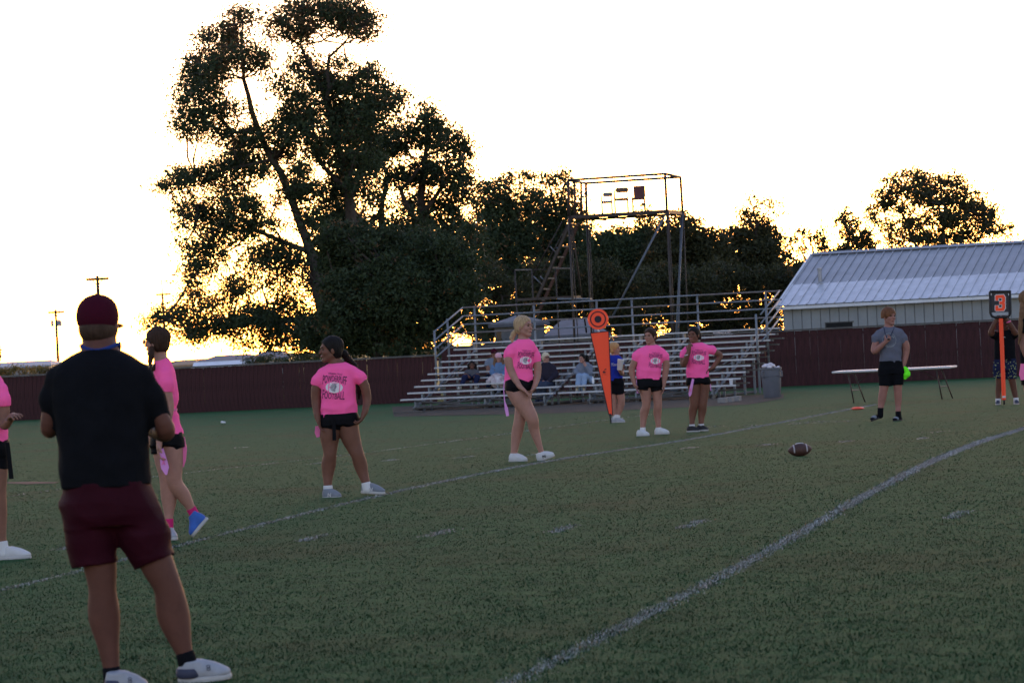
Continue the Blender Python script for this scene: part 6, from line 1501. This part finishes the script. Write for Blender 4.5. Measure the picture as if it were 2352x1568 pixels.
p.limb([(2362, 870, 0, 14), (2366, 930, 0, 10), (2366, 965, 0, 10), (2366, 1010, 0, 6)]); p.limb([(2384, 870, 0, 14), (2388, 930, 0, 10), (2390, 965, 0, 10), (2392, 1010, 0, 6)])
p.shoe((2360, 1032, .05), (2388, 1031, 0), SH_WHITE); p.shoe((2384, 1030, .05), (2412, 1029, 0), SH_WHITE)
hair(p, H_LBR, [('braid', [(2350, 690, -.02, 7), (2347, 720, -.1, 6), (2344, 750, -.14, 5.5), (2342, 775, -.15, 4), (2340, 790, -.15, 1.5)], 0.006)], seed=113, amp=0.004)
p.done(); bv = bvh_of(p.made[1]); put_text(bv, '0', (2354, 786), (6, 0), (0, -18), C_WHITE, p.made[1], 'number'); put_text(bv, '0', (2354, 784.5), (4, 0), (0, -14.5), C_BLACK, p.made[1], 'number', lift=0.007)
ribbon('flag', [p.J(2349, 835, -.15), p.J(2347, 860, -.15), p.J(2350, 872, -.15)], [0.05, 0.07, 0.06], C_HOTP, p.body)

# ---- spectators on the bleachers
def seat_Y(i, x):
    q = row_base(i); s_ = (x - 919 - 18 * i) / 80.0
    return (q + e1 * s_).y
def spect(label, row, x, skinm, h=0.011): return Person(label, (0, 0), skinm, h, Y=seat_Y(row, x) + 0.0)
GS = 'spectators on the bleachers'
# child in grey jacket, row 4 seat
p = spect('dark haired child in grey jacket hunched on the bleachers, leftmost spectator', 3, 1085, SK_DEEP); p.group = GS
p.head((1084, 838, -.05), 17.5, 0, (1084, 850, .08))
garment(p, 'jacket', [(847, 1077, 1092, .07), (852, 1070, 1098, .10), (866, 1070, 1099, .12)], [[(1073, 852, 0, 5.5), (1068, 861, -.12, 5)], [(1095, 852, 0, 5.5), (1098, 861, -.12, 5)]], C_DKJ, 0.004, 121)
p.limb([(1069, 860, -.12, 4), (1078, 866, -.3, 3)]); p.limb([(1097, 860, -.12, 4), (1090, 866, -.3, 3)])
S = Solid(p.h); S.chain(p.pts([(1080, 866, 0, 8), (1067, 867, -.32, 6.5), (1062, 880, -.36, 5), (1059, 889, -.36, 4)]), 0.02); S.chain(p.pts([(1090, 866, 0, 8), (1096, 867, -.32, 6.5), (1093, 880, -.36, 5), (1092, 889, -.36, 4)]), 0.02); p.part('trousers', S, C_NAVY)
p.limb([(1080, 866, 0, 5), (1067, 867, -.32, 4), (1059, 888, -.36, 3)]); p.limb([(1090, 866, 0, 5), (1096, 867, -.32, 4), (1092, 888, -.36, 3)])
p.shoe((1060, 893, -.36), (1053, 894, -.5), SH_WHITE); p.shoe((1092, 892, -.36), (1094, 893, -.5), SH_WHITE)
hair(p, H_BLACK, [('locks', [(1077, 838, 0, 4), (1076, 850, 0, 3)], 0.01), ('locks', [(1091, 838, 0, 4), (1093, 849, 0, 3)], 0.01)], seed=123)
p.done()
# man with maroon cap
p = spect('man in maroon cap, sunglasses and grey shirt sitting behind the pink capped woman', 5, 1130, SK_PALM); p.group = GS
p.head((1135, 811, 0), 19.5, 15, (1133, 826, .05))
garment(p, 'shirt', [(822, 1125, 1142, .06), (826, 1117, 1150, .09), (834, 1115, 1151, .11), (852, 1117, 1150, .12), (866, 1118, 1150, .13)], [[(1119, 831, 0, 6.5), (1117, 842, -.06, 6)], [(1147, 831, 0, 6.5), (1149, 842, -.06, 6)]], C_HEATH, 0.004, 131)
p.limb([(1119, 833, 0, 4.5), (1121, 846, -.1, 4.3), (1124, 860, -.25, 3.5)]); p.limb([(1147, 833, 0, 4.5), (1149, 846, -.1, 4.3), (1140, 860, -.28, 3.5)])
S = Solid(p.h); S.chain(p.pts([(1127, 866, 0, 9), (1122, 866, -.4, 7.5), (1122, 895, -.45, 5)]), 0.02); S.chain(p.pts([(1140, 866, 0, 9), (1146, 866, -.4, 7.5), (1146, 895, -.45, 5)]), 0.02); p.part('trousers', S, C_NAVY)
p.limb([(1127, 866, 0, 5), (1122, 866, -.4, 4), (1122, 894, -.45, 3)]); p.limb([(1140, 866, 0, 5), (1146, 866, -.4, 4), (1146, 894, -.45, 3)])
p.shoe((1122, 900, -.42), (1120, 901, -.6), SH_BLACK); p.shoe((1146, 899, -.42), (1148, 900, -.6), SH_BLACK)
cap(p, C_CAPM); hair(p, H_BROWN, seed=133, grow=0.97, face=(0.03, 0.02), cutback=-0.05)
p.done()
S = Solid(0.008); p.he(S, (0.090, 0, 0.006), (0.016, 0.068, 0.016)); link(bpy.data.objects.new('sunglasses', S.mesh('sunglasses', mat('mirror_lens', (0.02, 0.06, 0.16), 0.1, spec=0.9))), p.body)
# woman with pink cap
p = spect('woman in pink cap and denim jacket with a blanket over her knees', 3, 1145, SK_FAIR); p.group = GS
p.head((1145, 821, 0), 19.5, 12, (1145, 836, .05))
garment(p, 'jacket', [(832, 1137, 1154, .06), (836, 1131, 1160, .09), (845, 1129, 1161, .11), (868, 1130, 1161, .12)], [[(1133, 841, 0, 6.5), (1130, 855, -.05, 6), (1136, 864, -.22, 5)], [(1157, 841, 0, 6.5), (1161, 855, -.05, 6), (1154, 863, -.22, 5)]], C_DENIMJ, 0.004, 141)
p.limb([(1136, 864, -.22, 3.5), (1142, 862, -.34, 3)]); p.limb([(1154, 863, -.22, 3.5), (1150, 860, -.34, 3)])
S = Solid(p.h); S.chain(p.pts([(1138, 872, 0, 9), (1136, 873, -.42, 7.5), (1136, 900, -.45, 5), (1136, 915, -.45, 4.5)]), 0.02); S.chain(p.pts([(1152, 872, 0, 9), (1154, 873, -.42, 7.5), (1154, 900, -.45, 5), (1154, 915, -.45, 4.5)]), 0.02); p.part('trousers', S, C_BLACK)
p.limb([(1138, 872, 0, 5), (1136, 873, -.42, 4), (1136, 914, -.45, 3)]); p.limb([(1152, 872, 0, 5), (1154, 873, -.42, 4), (1154, 914, -.45, 3)])
p.shoe((1136, 918, -.42), (1134, 919, -.6), SH_BLACK); p.shoe((1154, 917, -.42), (1156, 918, -.6), SH_BLACK)
cap(p, cloth('pale_pink_cap', (0.62, 0.33, 0.40))); hair(p, H_LBR, [('locks', [(1138, 822, .02, 4), (1136, 836, -.02, 4), (1137, 850, -.06, 3)], 0.01), ('locks', [(1152, 822, .02, 4), (1154, 836, -.02, 4), (1153, 850, -.06, 3)], 0.01)], seed=143, grow=0.97, face=(0.03, 0.02))
p.done(); WB = p
# platinum woman
p = spect('platinum haired woman in sunglasses and dark sweater on the front rows', 2, 1252, SK_FAIR); p.group = GS
p.head((1254, 821, 0), 20.5, 25, (1253, 837, .05), brow=M_BROWL)
garment(p, 'sweater', [(832, 1245, 1263, .07), (837, 1238, 1271, .10), (848, 1236, 1276, .12), (866, 1237, 1277, .13), (880, 1238, 1277, .135)], [[(1241, 843, 0, 7.5), (1237, 860, -.06, 7), (1247, 876, -.3, 5)], [(1271, 843, 0, 7.5), (1277, 860, -.06, 7), (1258, 877, -.3, 5)]], C_DKSW, 0.005, 151)
p.limb([(1247, 876, -.3, 3.5), (1252, 878, -.36, 3)]); p.limb([(1258, 877, -.3, 3.5), (1253, 880, -.36, 3.2)])
S = Solid(p.h); S.chain(p.pts([(1245, 882, 0, 10), (1241, 883, -.42, 8), (1237, 905, -.46, 5.5), (1235, 920, -.46, 4.8)]), 0.02); S.chain(p.pts([(1265, 882, 0, 10), (1252, 883, -.42, 8), (1247, 905, -.46, 5.5), (1244, 920, -.46, 4.8)]), 0.02); p.part('jeans', S, cloth('dark_jeans', (0.035, 0.045, 0.075)))
p.limb([(1245, 882, 0, 5), (1241, 883, -.42, 4), (1235, 919, -.46, 3)]); p.limb([(1265, 882, 0, 5), (1252, 883, -.42, 4), (1244, 919, -.46, 3)])
p.shoe((1235, 924, -.44), (1229, 925, -.62), SH_NAVY); p.shoe((1244, 924, -.44), (1241, 925, -.62), SH_NAVY)
hair(p, H_PLAT, seed=153, grow=1.1, face=(0.06, 0.03), amp=0.006)
p.done()
S = Solid(0.008); p.he(S, (0.090, 0, 0.006), (0.016, 0.066, 0.017)); link(bpy.data.objects.new('sunglasses', S.mesh('sunglasses', M_EYE)), p.body)
# woman in grey sweater and light jeans
p = spect('dark haired woman in grey sweater and light jeans resting chin on hand', 2, 1340, SK_FAIR); p.group = GS
p.head((1337, 823, -.05), 19, -35, (1341, 838, .06))
garment(p, 'sweater', [(832, 1333, 1351, .07), (836, 1325, 1357, .10), (846, 1322, 1361, .12), (864, 1323, 1361, .13)], [[(1329, 842, 0, 7), (1323, 855, -.1, 6.5), (1334, 862, -.3, 5)], [(1356, 842, 0, 7), (1355, 856, -.16, 6.5), (1345, 840, -.22, 4.5)]], C_HEATH, 0.005, 161)
p.limb([(1334, 862, -.3, 3.5), (1341, 861, -.34, 3)]); p.limb([(1345, 840, -.22, 3.3), (1342, 834, -.2, 3.2)])
S = Solid(p.h); S.chain(p.pts([(1338, 866, 0, 9.5), (1330, 864, -.42, 7), (1328, 880, -.46, 6), (1327, 894, -.46, 6)]), 0.02); S.chain(p.pts([(1350, 868, 0, 10), (1342, 864, -.42, 7.5), (1341, 880, -.46, 6), (1340, 894, -.46, 6)]), 0.02); S.chain(p.pts([(1350, 868, 0, 9), (1358, 873, -.1, 8)]), 0.02); p.part('jeans', S, C_DENIM)
p.limb([(1338, 866, 0, 5), (1330, 864, -.42, 4), (1327, 893, -.46, 3)]); p.limb([(1350, 868, 0, 5), (1342, 864, -.42, 4), (1340, 893, -.46, 3)])
SHT = mat('shoe_tan', (0.4, 0.33, 0.24), 0.8); p.shoe((1327, 897, -.44), (1325, 898, -.6), SHT); p.shoe((1340, 897, -.44), (1342, 898, -.6), SHT)
hair(p, H_BLACK, [('bun', [(1347, 819, .08, 5), (1350, 828, .08, 4)], 0.01)], seed=163)
p.done()
# ------------------------------------------------------------------ things on the field
M_ORANGE = mat('neon_orange_vinyl', (0.95, 0.075, 0.025), 0.5, 0.04, 3, spec=0.3)
M_DKPRINT = mat('dark_print', (0.02, 0.015, 0.025), 0.7)
# tall orange down marker with round target
Ym = G(1404, 972).y - 0.35
def Q(x, y, d=0): return P(x, y, Ym + d)
mk = empty('down_indicator', tuple(Q(1403.8, 972)))
tag(mk, 'tall tapering orange sideline marker topped by a round bullseye disc', 'marker')
def disc(name, c, r0, r1, th, m, lift, parent, n=36):
    k = MB(); ax = Vector((-.06, -1, 0.02)).normalized(); a = ax.cross(UZ).normalized(); b = a.cross(ax)
    V = []
    for z in (0, th):
        for r in ((r0, r1) if r0 > 0 else (r1,)):
            for i in range(n): t = 2 * math.pi * i / n; V.append(c + ax * (lift - z) + (a * math.cos(t) + b * math.sin(t)) * r)
    if r0 > 0: Fc = [(i, (i + 1) % n, n + (i + 1) % n, n + i) for i in range(n)] + [(2 * n + i, 3 * n + i, 3 * n + (i + 1) % n, 2 * n + (i + 1) % n) for i in range(n)] + [(n + i, n + (i + 1) % n, 3 * n + (i + 1) % n, 3 * n + i) for i in range(n)] + [((i + 1) % n, i, 2 * n + i, 2 * n + (i + 1) % n) for i in range(n)]
    else: Fc = [tuple(range(n - 1, -1, -1)), tuple(range(n, 2 * n))] + [(i, (i + 1) % n, n + (i + 1) % n, n + i) for i in range(n)]
    k.add(V, Fc); return k.build(name, m, parent, smooth=0.6)
cD = Q(1373.5, 733); R = 23.8 * mpp(Ym)
d0 = disc('target_disc', cD, 0, R, 0.06, M_ORANGE, 0.0, mk)
disc('dark_ring', cD, R * 0.66, R * 0.77, 0.004, M_DKPRINT, 0.004, d0); disc('bullseye', cD, 0, R * 0.34, 0.004, M_DKPRINT, 0.004, d0)
k = MB(); k.tube([Q(1373, 757, .02), Q(1378, 765, .02), Q(1400, 940, .02)], 0.016, 8); k.build('pole', C_WHITE, mk)
k = MB(); k.tube([Q(1400.5, 950), Q(1403.8, 971.5)], 0.022, 8, 0.012); k.build('tip', SH_BLACK, mk, smooth=True)
pan = [Q(1356, 764.8), Q(1398, 760.3), Q(1406.8, 953), Q(1398.7, 953)]
k = MB(); k.prism(pan[::-1], (0, 0.09, 0)); ban = k.build('banner', M_ORANGE, mk, bevel=0.008)
k = MB()
for i in range(4): k.tube([pan[i] - Vector((0, .004, 0)), pan[(i + 1) % 4] - Vector((0, .004, 0))], 0.008, 5)
k.build('edge_piping', M_DKPRINT, ban)
k = MB(); o_ = Q(1388, 852, -0.012); u_ = 1 * mpp(Ym)
for poly in ([(-4, -3), (2, 5), (5, 5.5), (4, 3), (1, 2.5), (-1, -1), (2, -1.5), (4, -1), (2, -4), (-2, -4.5)],):
    k.prism([o_ + Vector((a, 0, b)) * u_ for a, b in poly], (0, -0.002, 0))
k.build('emblem', M_DKPRINT, ban)
bvb = BVHTree.FromPolygons([tuple(v.co) for v in ban.data.vertices], [tuple(q.vertices) for q in ban.data.polygons]); put_text(bvb, 'CHAMPRO', (1388.5, 860.5), (5.5, -.3), (0, -1.8), M_DKPRINT, ban, 'lettering', lift=0.012)
# down box with number 3
Yk = KID.Y - 0.26
def K(x, y, d=0): return P(x, y, Yk + d)
dm = empty('down_marker', tuple(K(2306.5, 928.6)))
tag(dm, 'orange pole sign showing a large 3 held in front of the kid', 'sign')
k = MB(); k.tube([K(2299, 731), K(2306, 918)], 0.042, 4); k.build('pole', M_ORANGE, dm, bevel=0.006)
k = MB(); k.tube([K(2306, 916), K(2306.6, 929)], 0.018, 8); k.build('tip', SH_BLACK, dm, smooth=True)
k = MB(); k.cbox(K(2305.5, 911), (0.06, 0, 0), (0, 0.09, 0), (0, 0, 0.03)); k.build('sticker', C_WHITE, dm)
bd = [K(2274, 671), K(2319.5, 669.5), K(2320, 722), K(2275.5, 723)]
k = MB(); k.prism(bd[::-1], (0, 0.03, 0)); bo = k.build('board', mat('navy_board', (0.012, 0.013, 0.025), 0.4), dm)
k = MB(); fr = [K(2273.6, 669.5, -.01), K(2274.6, 719, -.01), K(2278, 726, -.01), K(2285, 729, -.01), K(2311, 728, -.01), K(2318, 725, -.01), K(2321, 717, -.01), K(2320.5, 668.5, -.01)]
k.tube(fr + [fr[0]], 0.024, 6); k.build('frame', SH_BLACK, dm, smooth=True)
k = MB(); k.prism([K(2278, 717.5, -.004), K(2278.5, 724.5, -.004), K(2316, 723.5, -.004), K(2316, 716.5, -.004)], (0, 0.002, 0)); k.build('grey_strip', SH_PALE, bo)
k = MB()
for x in (2276.5, 2316.5): k.cbox(K(x, 676, -.02), (0.012, 0, 0), (0, 0.01, 0), (0, 0, 0.04))
k.build('clip', C_WHITE, bo)
# block numeral 3: a white stroke under an orange one
def three(hw, dep, m, name):
    path = [(-.62, .40), (-.62, .76), (.50, .76), (.66, .58), (.66, .18), (.48, 0), (.66, -.18), (.66, -.58), (.50, -.76), (-.62, -.76), (-.62, -.40)]
    cx, cy = 2297.2, 695.5
    pt = lambda a, b: (cx + a * 12.2, cy - b * 19.5 - 0.05 * a * 12)
    k = MB(); dz = 0
    for seg in [path[i:i + 2] for i in range(10)] + [[(.02, 0), (.55, 0)]]:
        (x0, y0), (x1, y1) = pt(*seg[0]), pt(*seg[1]); L = math.hypot(x1 - x0, y1 - y0); ux, uy = (x1 - x0) / L, (y1 - y0) / L; e = hw * 0.55
        dz += 0.00025
        k.add([K(x0 - ux * e - uy * hw, y0 - uy * e + ux * hw, dep - dz), K(x1 + ux * e - uy * hw, y1 + uy * e + ux * hw, dep - dz), K(x1 + ux * e + uy * hw, y1 + uy * e - ux * hw, dep - dz), K(x0 - ux * e + uy * hw, y0 - uy * e - ux * hw, dep - dz)], [(0, 1, 2, 3)])
    return k.build(name, m, bo)
three(5.0, -0.006, C_WHITE, 'numeral_outline'); three(3.5, -0.012, M_ORANGE, 'numeral')
# white cup in the boy's hand, bottle and cup on the bleachers
M_FOAM = mat('foam_cup', (0.58, 0.58, 0.61), 0.6, 0.03, 10)
def cup(label, c, h, r, tilt=(0, 0, 1), lid=True):
    k = MB(); k.lathe(c, [(r * 0.72, 0), (r * 0.76, 0.003), (r, h), (r * 1.05, h + 0.004), (r * 1.05, h + 0.012), (r * 0.97, h + 0.012)], tilt, 18); o_ = k.build('cup', M_FOAM, None, smooth=0.7)
    co = np.array(c); me = o_.data
    for v in me.vertices: v.co -= Vector(c)
    o_.location = c
    if lid:
        k = MB(); k.lathe(Vector(c) + Vector(tilt).normalized() * (h + 0.012), [(r * 1.0, 0), (r * 1.0, 0.006), (r * 0.85, 0.012)], tilt, 18); k.build('lid', M_FOAM, o_)
    return tag(o_, label, 'cup')
cup('white foam cup held by the boy in blue', P(1423, 850, CUPB.Y - 0.30), 0.19, 0.062, (0.18, 0, 1))
sY = (row_base(0) + e1 * 9.2).y
cup('white foam cup standing on the lowest seat at the right end', P(1680.5, 885.5, sY - 0.02) + Vector((0, 0.12, 0.0)), 0.17, 0.055)
q = P(1362.5, 881, seat_Y(1, 1362)); k = MB(); k.lathe(q, [(0.03, 0), (0.034, 0.005), (0.034, 0.13), (0.013, 0.17), (0.013, 0.185), (0.015, 0.187), (0.015, 0.205), (0.010, 0.207)], n=14)
tag(k.build('bottle', mat('clear_plastic', (0.6, 0.63, 0.68), 0.2, 0.05, 8, spec=0.6), smooth=0.7), 'clear water bottle beside the woman in light jeans', 'bottle')
# blanket over the knees
S = Solid(0.012); p = WB
S.chain(p.pts([(1124, 876, -.30, 8), (1140, 866, -.35, 10), (1155, 868, -.35, 9)]), 0.03); S.chain(p.pts([(1136, 868, -.42, 10), (1140, 880, -.5, 11), (1144, 886, -.5, 8)]), 0.04); S.chain(p.pts([(1152, 870, -.42, 9), (1153, 880, -.5, 9), (1154, 887, -.5, 6)]), 0.04); S.chain(p.pts([(1126, 870, -.40, 6), (1122, 876, -.42, 4)]), 0.03)
me = S.mesh('blanket', mat('blanket_fleece', (0.10, 0.025, 0.04), 0.95, 0, 10, 0, col2=(0.62, 0.58, 0.60)), folds(0.010, 9, 1, 1, 22)); b_ = link(bpy.data.objects.new('blanket', me)); tag(b_, 'maroon and white fleece blanket over the pink capped woman\'s knees', 'blanket')
MATS['blanket_fleece'].node_tree.nodes['Noise Texture'].inputs['Scale'].default_value = 6.0
put_text(bvh_of(b_), '87', (1146, 884), (8, -.5), (0, -6), C_WHITE, b_, 'lettering', lift=0.012)
# neon green cloth hanging at the boy's pocket
S = Solid(0.008); p = BOY
S.chain(p.pts([(2076, 842, -.02, 3), (2081, 850, -.03, 6.5), (2082, 860, -.03, 7.5), (2079, 868, -.03, 4.5)]), 0.02); S.chain(p.pts([(2080, 848, -.03, 4), (2087, 856, 0, 4), (2086, 862, 0, 3)]), 0.02)
tag(link(bpy.data.objects.new('cloth', S.mesh('cloth', cloth('neon_green', (0.16, 0.95, 0.03)), folds(0.012, 77, 1, 1, 40)))), 'neon green cloth hanging from the grey shirted boy\'s pocket', 'cloth')
k = MB(); k.lathe(P(2041, 779, BOY.Y - .26), [(0.008, -0.02), (0.014, -0.015), (0.014, 0.015), (0.008, 0.02)], (1, 0, 0), 10); tag(k.build('whistle', SH_BLACK, smooth=True), 'small black whistle in the grey shirted boy\'s raised hand', 'whistle')
# football
fb = G(1839, 1047.5); c = P(1839, 1031.5, fb.y + 0.05)
LB_, RB_ = 28.5 * mpp(fb.y), 15.5 * mpp(fb.y)
S_ = []; n = 28; mseg = 24; ax = Vector((math.cos(.12), math.sin(.12) * .6, 0.05)).normalized(); a_ = ax.cross(UZ).normalized(); b_ = a_.cross(ax)
c = Vector((fb.x, fb.y + 0.05, gz(fb.x, fb.y + .05) + RB_ - 0.004))
k = MB(); prof = []
for i in range(n + 1):
    t = -1 + 2 * i / n; prof.append((RB_ * max(0.0, (1 - abs(t) ** 1.9)) ** 0.72 + 0.0005, t * LB_))
k.lathe(c, prof, ax, mseg); ball = k.build('football', mat('brown_leather', (0.050, 0.018, 0.015), 0.5, 0.2, 60, 0.4, 400, spec=0.4), None, smooth=True)
for v in ball.data.vertices: v.co -= c
ball.location = c; tag(ball, 'brown leather football lying on the grass', 'football')
def rad_at(t): return RB_ * max(0.0, (1 - abs(t) ** 1.9)) ** 0.72
for s_ in (-0.52, 0.52):
    k = MB(); V = []; m_ = 20
    for tt in (s_ - 0.05, s_ + 0.05):
        for j in range(m_ + 1):
            an = math.radians(-35 + 150 * j / m_); r = rad_at(tt) + 0.0015; V.append(c + ax * tt * LB_ + (b_ * math.cos(an) + a_ * math.sin(an)) * r)
    k.add(V, [(j, j + 1, m_ + 2 + j, m_ + 1 + j) for j in range(m_)]); k.build('stripe', mat('ball_stripe', (0.34, 0.31, 0.33), 0.6), ball)
k = MB()
for j in range(8):
    tt = -0.30 + 0.085 * j; r = rad_at(tt) + 0.003; k.tube([c + ax * tt * LB_ + (b_ * math.cos(an) + a_ * math.sin(an)) * r for an in (.06, .2, .34)], 0.0035, 5)
k.tube([c + ax * tt * LB_ + (b_ * math.cos(.2) + a_ * math.sin(.2)) * (rad_at(tt) + 0.003) for tt in (-.33, -.2, 0, .2, .32)], 0.003, 5); k.build('lace', C_WHITE, ball)
# folding table
tY = 70.0
t0, t1 = P(1910, 853.5, tY), P(2183, 840.5, tY - 0.9); zt2 = (t0.z + t1.z) / 2; t0.z = t1.z = zt2
ex = (t1 - t0).normalized(); ey = Vector((-ex.y, ex.x, 0)); W_ = (t1 - t0).length
tb = empty('folding_table', ((t0.x + t1.x) / 2, (t0.y + t1.y) / 2, gz((t0.x + t1.x) / 2, (t0.y + t1.y) / 2))); tag(tb, 'long white folding table with dark legs by the maroon fence', 'table')
k = MB(); k.box(t0 - UZ * 0.045, ex * W_, ey * 0.76, UZ * 0.045); k.build('tabletop', mat('table_white', (0.48, 0.48, 0.51), 0.5, 0.08, 3), tb, bevel=0.015)
k = MB(); k.box(t0 - UZ * 0.075 + ex * 0.25 + ey * 0.06, ex * (W_ - 0.5), ey * 0.03, UZ * 0.024); k.build('apron', M_STEEL, tb)
for s_, sl in ((0.36, 0.10), (W_ - 0.34, 0.10)):
    for d_ in (0.08, 0.66):
        a = t0 + ex * s_ + ey * d_ - UZ * 0.06; b = a + ex * (sl if d_ < .3 else sl + .12); b.z = gz(b.x, b.y)
        k = MB(); k.tube([a, b], 0.016, 8); k.build('leg', M_STEEL, tb, smooth=True)
    a = t0 + ex * s_ + ey * 0.08 - UZ * 0.45 + ex * .05; k = MB(); k.tube([a, a + ey * 0.58 + ex * .07], 0.012, 6); k.build('leg_stretcher', M_STEEL, tb)
    a = t0 + ex * s_ + ey * 0.37 - UZ * 0.35 + ex * .05; b = t0 + ex * (s_ + (0.42 if s_ < 1 else -0.42)) + ey * 0.37 - UZ * 0.07; k = MB(); k.tube([a, b], 0.01, 6); k.build('brace', M_STEEL, tb)
# rubbish bin
M_BIN = mat('bin_grey', (0.095, 0.10, 0.125), 0.55, 0.1, 4); gb_ = G(1774, 912.5); rB = 23.5 * mpp(gb_.y); hB = 0.80
bn = empty('rubbish_bin', tuple(gb_)); tag(bn, 'grey round rubbish bin overflowing with white litter beside the bleachers', 'bin')
k = MB(); k.lathe(gb_, [(rB * 0.80, 0), (rB * 0.84, 0.02), (rB * 0.96, hB * 0.70), (rB * 1.0, hB * 0.71), (rB * 1.0, hB * 0.93), (rB * 1.06, hB * 0.94), (rB * 1.06, hB), (rB * 0.96, hB), (rB * 0.94, hB * 0.85), (0.01, hB * 0.84)], n=32); k.build('barrel', M_BIN, bn, smooth=0.5)
for sg in (-1, 1):
    a = gb_ + Vector((sg * rB * 0.80, -rB * 0.62, hB * 0.90)); k = MB(); k.tube([a, a + Vector((sg * .05, -.05, -.03)), a + Vector((sg * .05, -.05, -.16)), a + Vector((0, 0, -.19))], 0.02, 6); k.build('handle', M_BIN, bn)
S = Solid(0.012); rr = random.Random(3)
for i in range(26):
    an, rd = rr.uniform(0, 6.28), rr.uniform(0, .85) * rB; S.ell(gb_ + Vector((math.cos(an) * rd, math.sin(an) * rd, hB + rr.uniform(-.02, .05 + .06 * (1 - rd / rB)))), np.eye(3), (rr.uniform(.04, .08), rr.uniform(.04, .08), rr.uniform(.03, .05)), 0.01)
S.cut(gb_ + Vector((0, 0, hB * .86)), (0, 0, -1))
tag(link(bpy.data.objects.new('litter', S.mesh('litter', mat('white_litter', (0.55, 0.5, 0.54), 0.7, 0.2, 20), folds(0.012, 5, 1, 1, 60)))), 'crumpled white litter heaped in the grey bin', 'litter', kind='stuff')
# small things on the grass
g0 = G(1970, 941.5); k = MB(); k.lathe(g0 + Vector((0, 0, .012)), [(0.10, 0), (0.135, 0.02), (0.09, 0.045), (0.05, 0.05), (0.045, 0.03)], n=18); tag(k.build('disc_cone', M_ORANGE, smooth=0.6), 'flat orange disc cone on the grass near the sandalled boy', 'cone')
g0 = G(513, 974); S = Solid(0.008)
for i in range(6): S.ell(g0 + Vector((rr.uniform(-.05, .05), rr.uniform(-.04, .04), rr.uniform(.03, .07))), np.eye(3), (.04, .03, .03), 0.01)
tag(link(bpy.data.objects.new('paper_scrap', S.mesh('paper_scrap', M_FOAM, folds(0.008, 4, 1, 1, 80)))), 'white paper scrap lying on the grass left of centre', 'paper')
mb = MB(); pp = [G(*q) for q in ((10, 1110), (60, 1112.5), (125, 1110), (136, 1107.5), (70, 1106), (10, 1107.5))]
mb.add([Vector((q.x, q.y, gz(q.x, q.y) + 0.005)) for q in pp], [tuple(range(6))]); tag(mb.build('bare_earth', mat('red_earth', (0.036, 0.02, 0.017), 0.95, 0.3, 6)), kind='structure')
